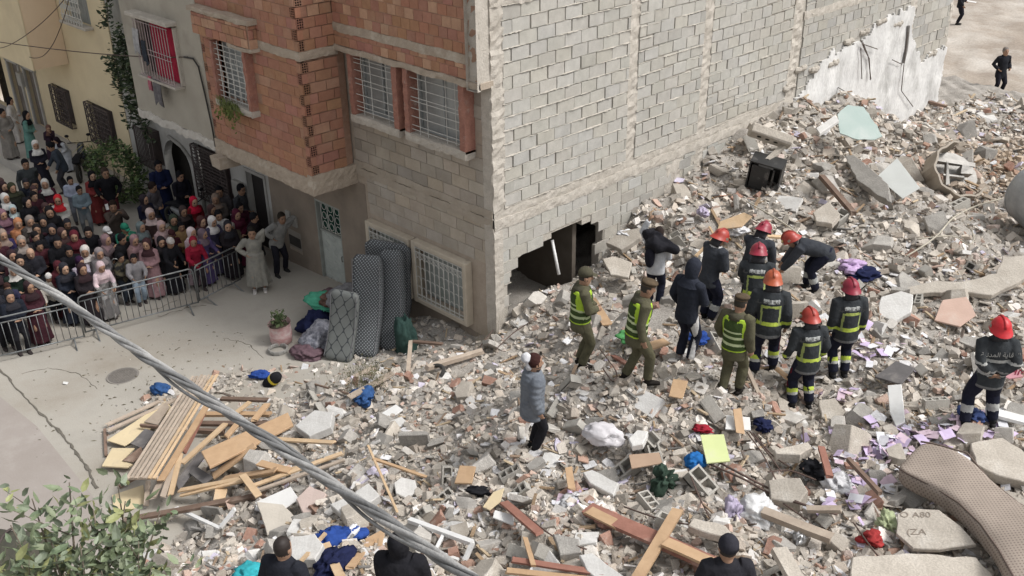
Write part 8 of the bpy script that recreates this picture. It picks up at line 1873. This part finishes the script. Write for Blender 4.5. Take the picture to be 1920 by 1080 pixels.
# bush by the yellow house
q = crowd_pos(215, 335, .8); bu = empty('bush', 'leafy green bush growing against the yellow and grey house fronts', 'bush', q); rr = np.random.default_rng(8)
P_ = rr.normal(size=(2600, 3)); P_ /= np.linalg.norm(P_, axis=1)[:, None]; P_ *= rr.uniform(.45, 1, (2600, 1)) ** .5; d = 1 + .25 * snoise(P_, 1.6, 61, 2); P_ = P_ * d[:, None] * np.array([1.35, .75, .95]) + np.array([0, .1, .85]); P_ = P_[snoise(P_, 2.4, 62, 2) > -.28]
leaf_obj('foliage', bu, P_, .09, 12, [(.05, .085, .03), (.08, .13, .045), (.12, .17, .06), (.04, .06, .03)], elong=1.8)
b = MB(); 
for k in range(9): b.tube([(rr.normal(0, .1), rr.normal(0, .1), 0), (rr.normal(0, .5), rr.normal(0, .3), 1.0)], [.02, .008], n=5)
b.build('stem', M_bark, bu)
q = crowd_pos(190, 300, .3); pl = empty('palm_plant', 'dry yellowish spiky plant beside the green bush', 'plant', q); b = MB()
for k in range(26):
    a = rr.uniform(0, 6.28); L = rr.uniform(.7, 1.2); P0 = V3(0, 0, .3); P1 = V3(math.cos(a) * L * .5, math.sin(a) * L * .5, .3 + L * .6); P2 = V3(math.cos(a) * L, math.sin(a) * L, .3 + L * .35); w_ = V3(-math.sin(a), math.cos(a), 0) * .03; b.add([P0, P0 + w_, P1 + w_, P1, P2], [(0, 1, 2, 3), (3, 2, 4)])
b.build('fronds', mat('dry_frond', (.36, .33, .16), (.25, .22, .1)), pl); b = MB(); b.tube([(0, 0, 0), (0, 0, .35)], .07, n=8); b.build('trunk', M_bark, pl)
# vine down the house edge
vn = empty('vine', 'dark green vine hanging down between the yellow and the grey house', 'vine', (-15.8, -.2, -.8)); LP = []; b = MB()
for path, n_, sp in [([(196, -20), (200, 0), (203, 35), (194, 50)], 120, .10), ([(222, 60), (228, 90), (218, 110), (205, 125)], 220, .16), ([(228, 75), (236, 110), (242, 130), (238, 150)], 380, .20), ([(205, 118), (220, 140), (222, 165)], 130, .13), ([(246, 140), (252, 170), (258, 200), (262, 225)], 230, .16), ([(240, 190), (246, 215), (243, 240)], 70, .14), ([(222, 165), (235, 185), (250, 205)], 50, .1), ([(262, 225), (275, 250), (285, 262)], 70, .12)]:
    W_ = [on_y(px, py, -.30) for px, py in path]; b.tube([Vector(p) - vn.location for p in W_], .014, n=5); W_ = np.array(W_)
    for _ in range(n_): t = rr.uniform(0, len(W_) - 1.001); i = int(t); LP.append(W_[i] + (W_[i + 1] - W_[i]) * (t - i) + rr.normal(0, sp, 3) * np.array([1, .5, 1]))
b.build('stem', M_bark, vn); leaf_obj('leaves', vn, np.array(LP) - np.array(vn.location), .12, 15, [(.04, .06, .035), (.07, .10, .05), (.11, .14, .07), (.05, .07, .04)], elong=1.3, spread_up=.4)
# dry plants on the weathered boards and by the corner
b = MB()
for _ in range(260):
    p = Vector(pt(random.gauss(690, 26), random.gauss(715, 14), .1)); d = V3(random.gauss(0, .12), random.gauss(0, .12), random.uniform(.1, .35)); w_ = V3(.006, .004, 0); b.add([p, p + w_, p + d], [(0, 1, 2)])
    for _ in range(3): c = p + d * random.uniform(.4, 1); e_ = V3(*[random.gauss(0, .018) for _ in range(3)]); f_ = V3(*[random.gauss(0, .018) for _ in range(3)]); b.add([c, c + e_, c + f_], [(0, 1, 2)])
o = b.build('dry_plant', mat('dry_leaf', (.17, .17, .09), (.10, .09, .05))); tag(o, 'dry uprooted garden plants on the weathered boards below the mattress stack', 'plant')
b = MB()
for _ in range(90):
    p = Vector(pt(random.gauss(905, 14), random.gauss(640, 14), .02)); d = V3(random.gauss(0, .12), random.gauss(0, .12), random.uniform(.2, .6)); b.add([p, p + V3(.008, 0, 0), p + d], [(0, 1, 2)])
o = b.build('dry_grass', mat('dry_grass', (.36, .31, .22), (.25, .21, .15))); tag(o, 'tuft of dry grass stalks at the bottom corner of the house', 'plant')
# ------------------------------------------------------------ the thick twisted cable close to us
M_cab = mat('cable_sheath', (.42, .415, .405), (.26, .255, .25), scale=6, rough=.7, bump=.35, bscale=60, stain=(.13, .13, .13), stain_scale=5)
M_cab2 = mat('cable_sheath_dark', (.24, .24, .24), (.12, .12, .12), scale=8, rough=.6, bump=.3, bscale=60, stain=(.28, .27, .26), stain_scale=4)
KP = [(-160, 370, 3.9), (0, 484, 3.6), (150, 583, 3.35), (300, 688, 3.1), (450, 788, 2.9), (600, 893, 2.68), (740, 985, 2.48), (870, 1076, 2.3), (1060, 1205, 2.1)]
KW = [Vector(CPOS + ray(a, b_) * d) for a, b_, d in KP]
def catmull(P, n):
    out = []
    for i in range(len(P) - 1):
        p0, p1, p2, p3 = P[max(i - 1, 0)], P[i], P[i + 1], P[min(i + 2, len(P) - 1)]
        for k in range(n): t = k / n; out.append(.5 * ((2 * p1) + (p2 - p0) * t + (2 * p0 - 5 * p1 + 4 * p2 - p3) * t * t + (3 * p1 - p0 - 3 * p2 + p3) * t ** 3))
    out.append(P[-1]); return out
CP = catmull(KW, 22)
cab = empty('twisted_cable', 'thick grey twisted power cable crossing the foreground diagonally', 'cable', KW[4])
L_ = [0.0]
for a, b_ in zip(CP[:-1], CP[1:]): L_.append(L_[-1] + (b_ - a).length)
for s_i in range(4):
    P = []; Rd = []
    for i, c in enumerate(CP):
        d = (CP[min(i + 1, len(CP) - 1)] - CP[max(i - 1, 0)]).normalized(); sv, uv = frame_of(d); a = L_[i] * 13.5 + s_i * PI / 2 + .4 * math.sin(L_[i] * 3); ro = .0088 if s_i else .0078; ro *= (1 + .25 * math.sin(L_[i] * 5 + s_i * 2))
        P.append(c + (sv * math.cos(a) + uv * math.sin(a)) * ro - Vector(KW[4])); Rd.append(.0072 if s_i != 2 else .0058)
    b = MB(); b.tube(P, Rd, n=10); b.build('strand', M_cab if s_i < 2 else M_cab2, cab, smooth=True)
P = []
for i, c in enumerate(CP[60:175]):
    d = (CP[60 + min(i + 1, 114)] - CP[60 + max(i - 1, 0)]).normalized(); sv, uv = frame_of(d); t = i / 114; P.append(c - Vector(KW[4]) + (sv * math.cos(L_[60 + i] * 7) + uv * math.sin(L_[60 + i] * 7)) * (.0165 + .006 * math.sin(t * PI)) - V3(0, 0, .012 * math.sin(t * PI * 2) ** 2))
b = MB(); b.tube(P, .0048, n=8); b.build('loose_strand', M_cab2, cab, smooth=True)
# thin overhead wires at the upper left
def sky_wire(label, pix, r_=.012):
    W_ = catmull([Vector(on_y(px, py, y)) for px, py, y in pix], 8); b = MB(); b.tube(W_, r_, n=6); o = b.build('overhead_wire', mat('wire_dark', (.09, .06, .05), rough=.6, bump=0), smooth=True); tag(o, label, 'wire')
sky_wire('brown overhead wire running level to the corner of the grey plastered house', [(-40, 72, -1.8), (0, 79, -1.7), (100, 92, -1.5), (200, 102, -1.35), (290, 107, -1.22), (352, 107, -1.19)], .014)
sky_wire('slack wire curving from the left edge up to the top in front of the balcony', [(-30, 86, -1.6), (0, 90, -1.5), (30, 78, -1.4), (70, 50, -1.35), (100, 22, -1.3), (125, -6, -1.3)])
sky_wire('frayed wire hanging from the top down to the balcony corner', [(130, -10, -1.25), (124, 20, -1.3), (112, 55, -1.4), (98, 85, -1.4), (82, 104, -1.35), (66, 109, -1.2), (55, 107, -1.2)])
# dark shape at the lower left corner under the tree: the roof of a parked, covered cart
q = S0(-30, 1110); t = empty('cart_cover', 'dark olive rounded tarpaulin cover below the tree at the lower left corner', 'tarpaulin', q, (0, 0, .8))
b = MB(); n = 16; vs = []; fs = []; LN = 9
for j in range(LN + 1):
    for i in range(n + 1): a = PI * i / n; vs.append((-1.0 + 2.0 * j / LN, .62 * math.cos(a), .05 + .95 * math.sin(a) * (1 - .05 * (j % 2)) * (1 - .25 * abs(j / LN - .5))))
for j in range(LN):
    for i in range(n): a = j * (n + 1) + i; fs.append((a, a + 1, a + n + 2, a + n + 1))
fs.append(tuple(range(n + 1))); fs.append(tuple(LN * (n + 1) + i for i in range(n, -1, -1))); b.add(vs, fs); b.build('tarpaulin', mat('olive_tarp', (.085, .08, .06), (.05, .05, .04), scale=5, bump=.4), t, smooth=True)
b = MB()
for j in (1, 4, 7): b.tube([(-1.0 + 2.0 * j / LN, .64 * math.cos(PI * i / n), .05 + .97 * math.sin(PI * i / n) * (1 - .25 * abs(j / LN - .5))) for i in range(n + 1)], .02, n=6)
b.build('hoop', M_iron, t, smooth=True)
# leaves and litter on the street
rr = np.random.default_rng(33); b = MB()
for _ in range(230):
    px, py = rr.uniform(60, 600), rr.uniform(600, 860)
    if rr.random() < .45: px, py = rr.normal(330, 80), rr.normal(720, 45)
    p = Vector(S0(px, py)); a = rr.uniform(0, 6.28); L = rr.uniform(.02, .06); w_ = L * .3; X_ = V3(math.cos(a), math.sin(a), 0); Y_ = V3(-math.sin(a), math.cos(a), 0); z_ = V3(0, 0, rr.uniform(.0, .015)); b.add([p - X_ * L, p - Y_ * w_ + z_, p + X_ * L, p + Y_ * w_ + z_], [(0, 1, 2, 3)])
o = b.build('fallen_leaves', mat('fallen_leaf', (.17, .15, .10), (.10, .09, .06))); tag(o, 'small fallen leaves and twigs scattered over the street', 'leaves', kind='stuff')
b = MB(); p = Vector(S0(120, 710)); b.prism([p + V3(*v) for v in [(-.08, 0, .01), (0, -.05, .02), (.09, .0, .01), (.03, .06, .015)]], (0, 0, .008)); o = b.build('paper_scrap', M_wh); tag(o, 'small white paper scrap lying alone on the street left of the manhole', 'paper')
run_jobs()
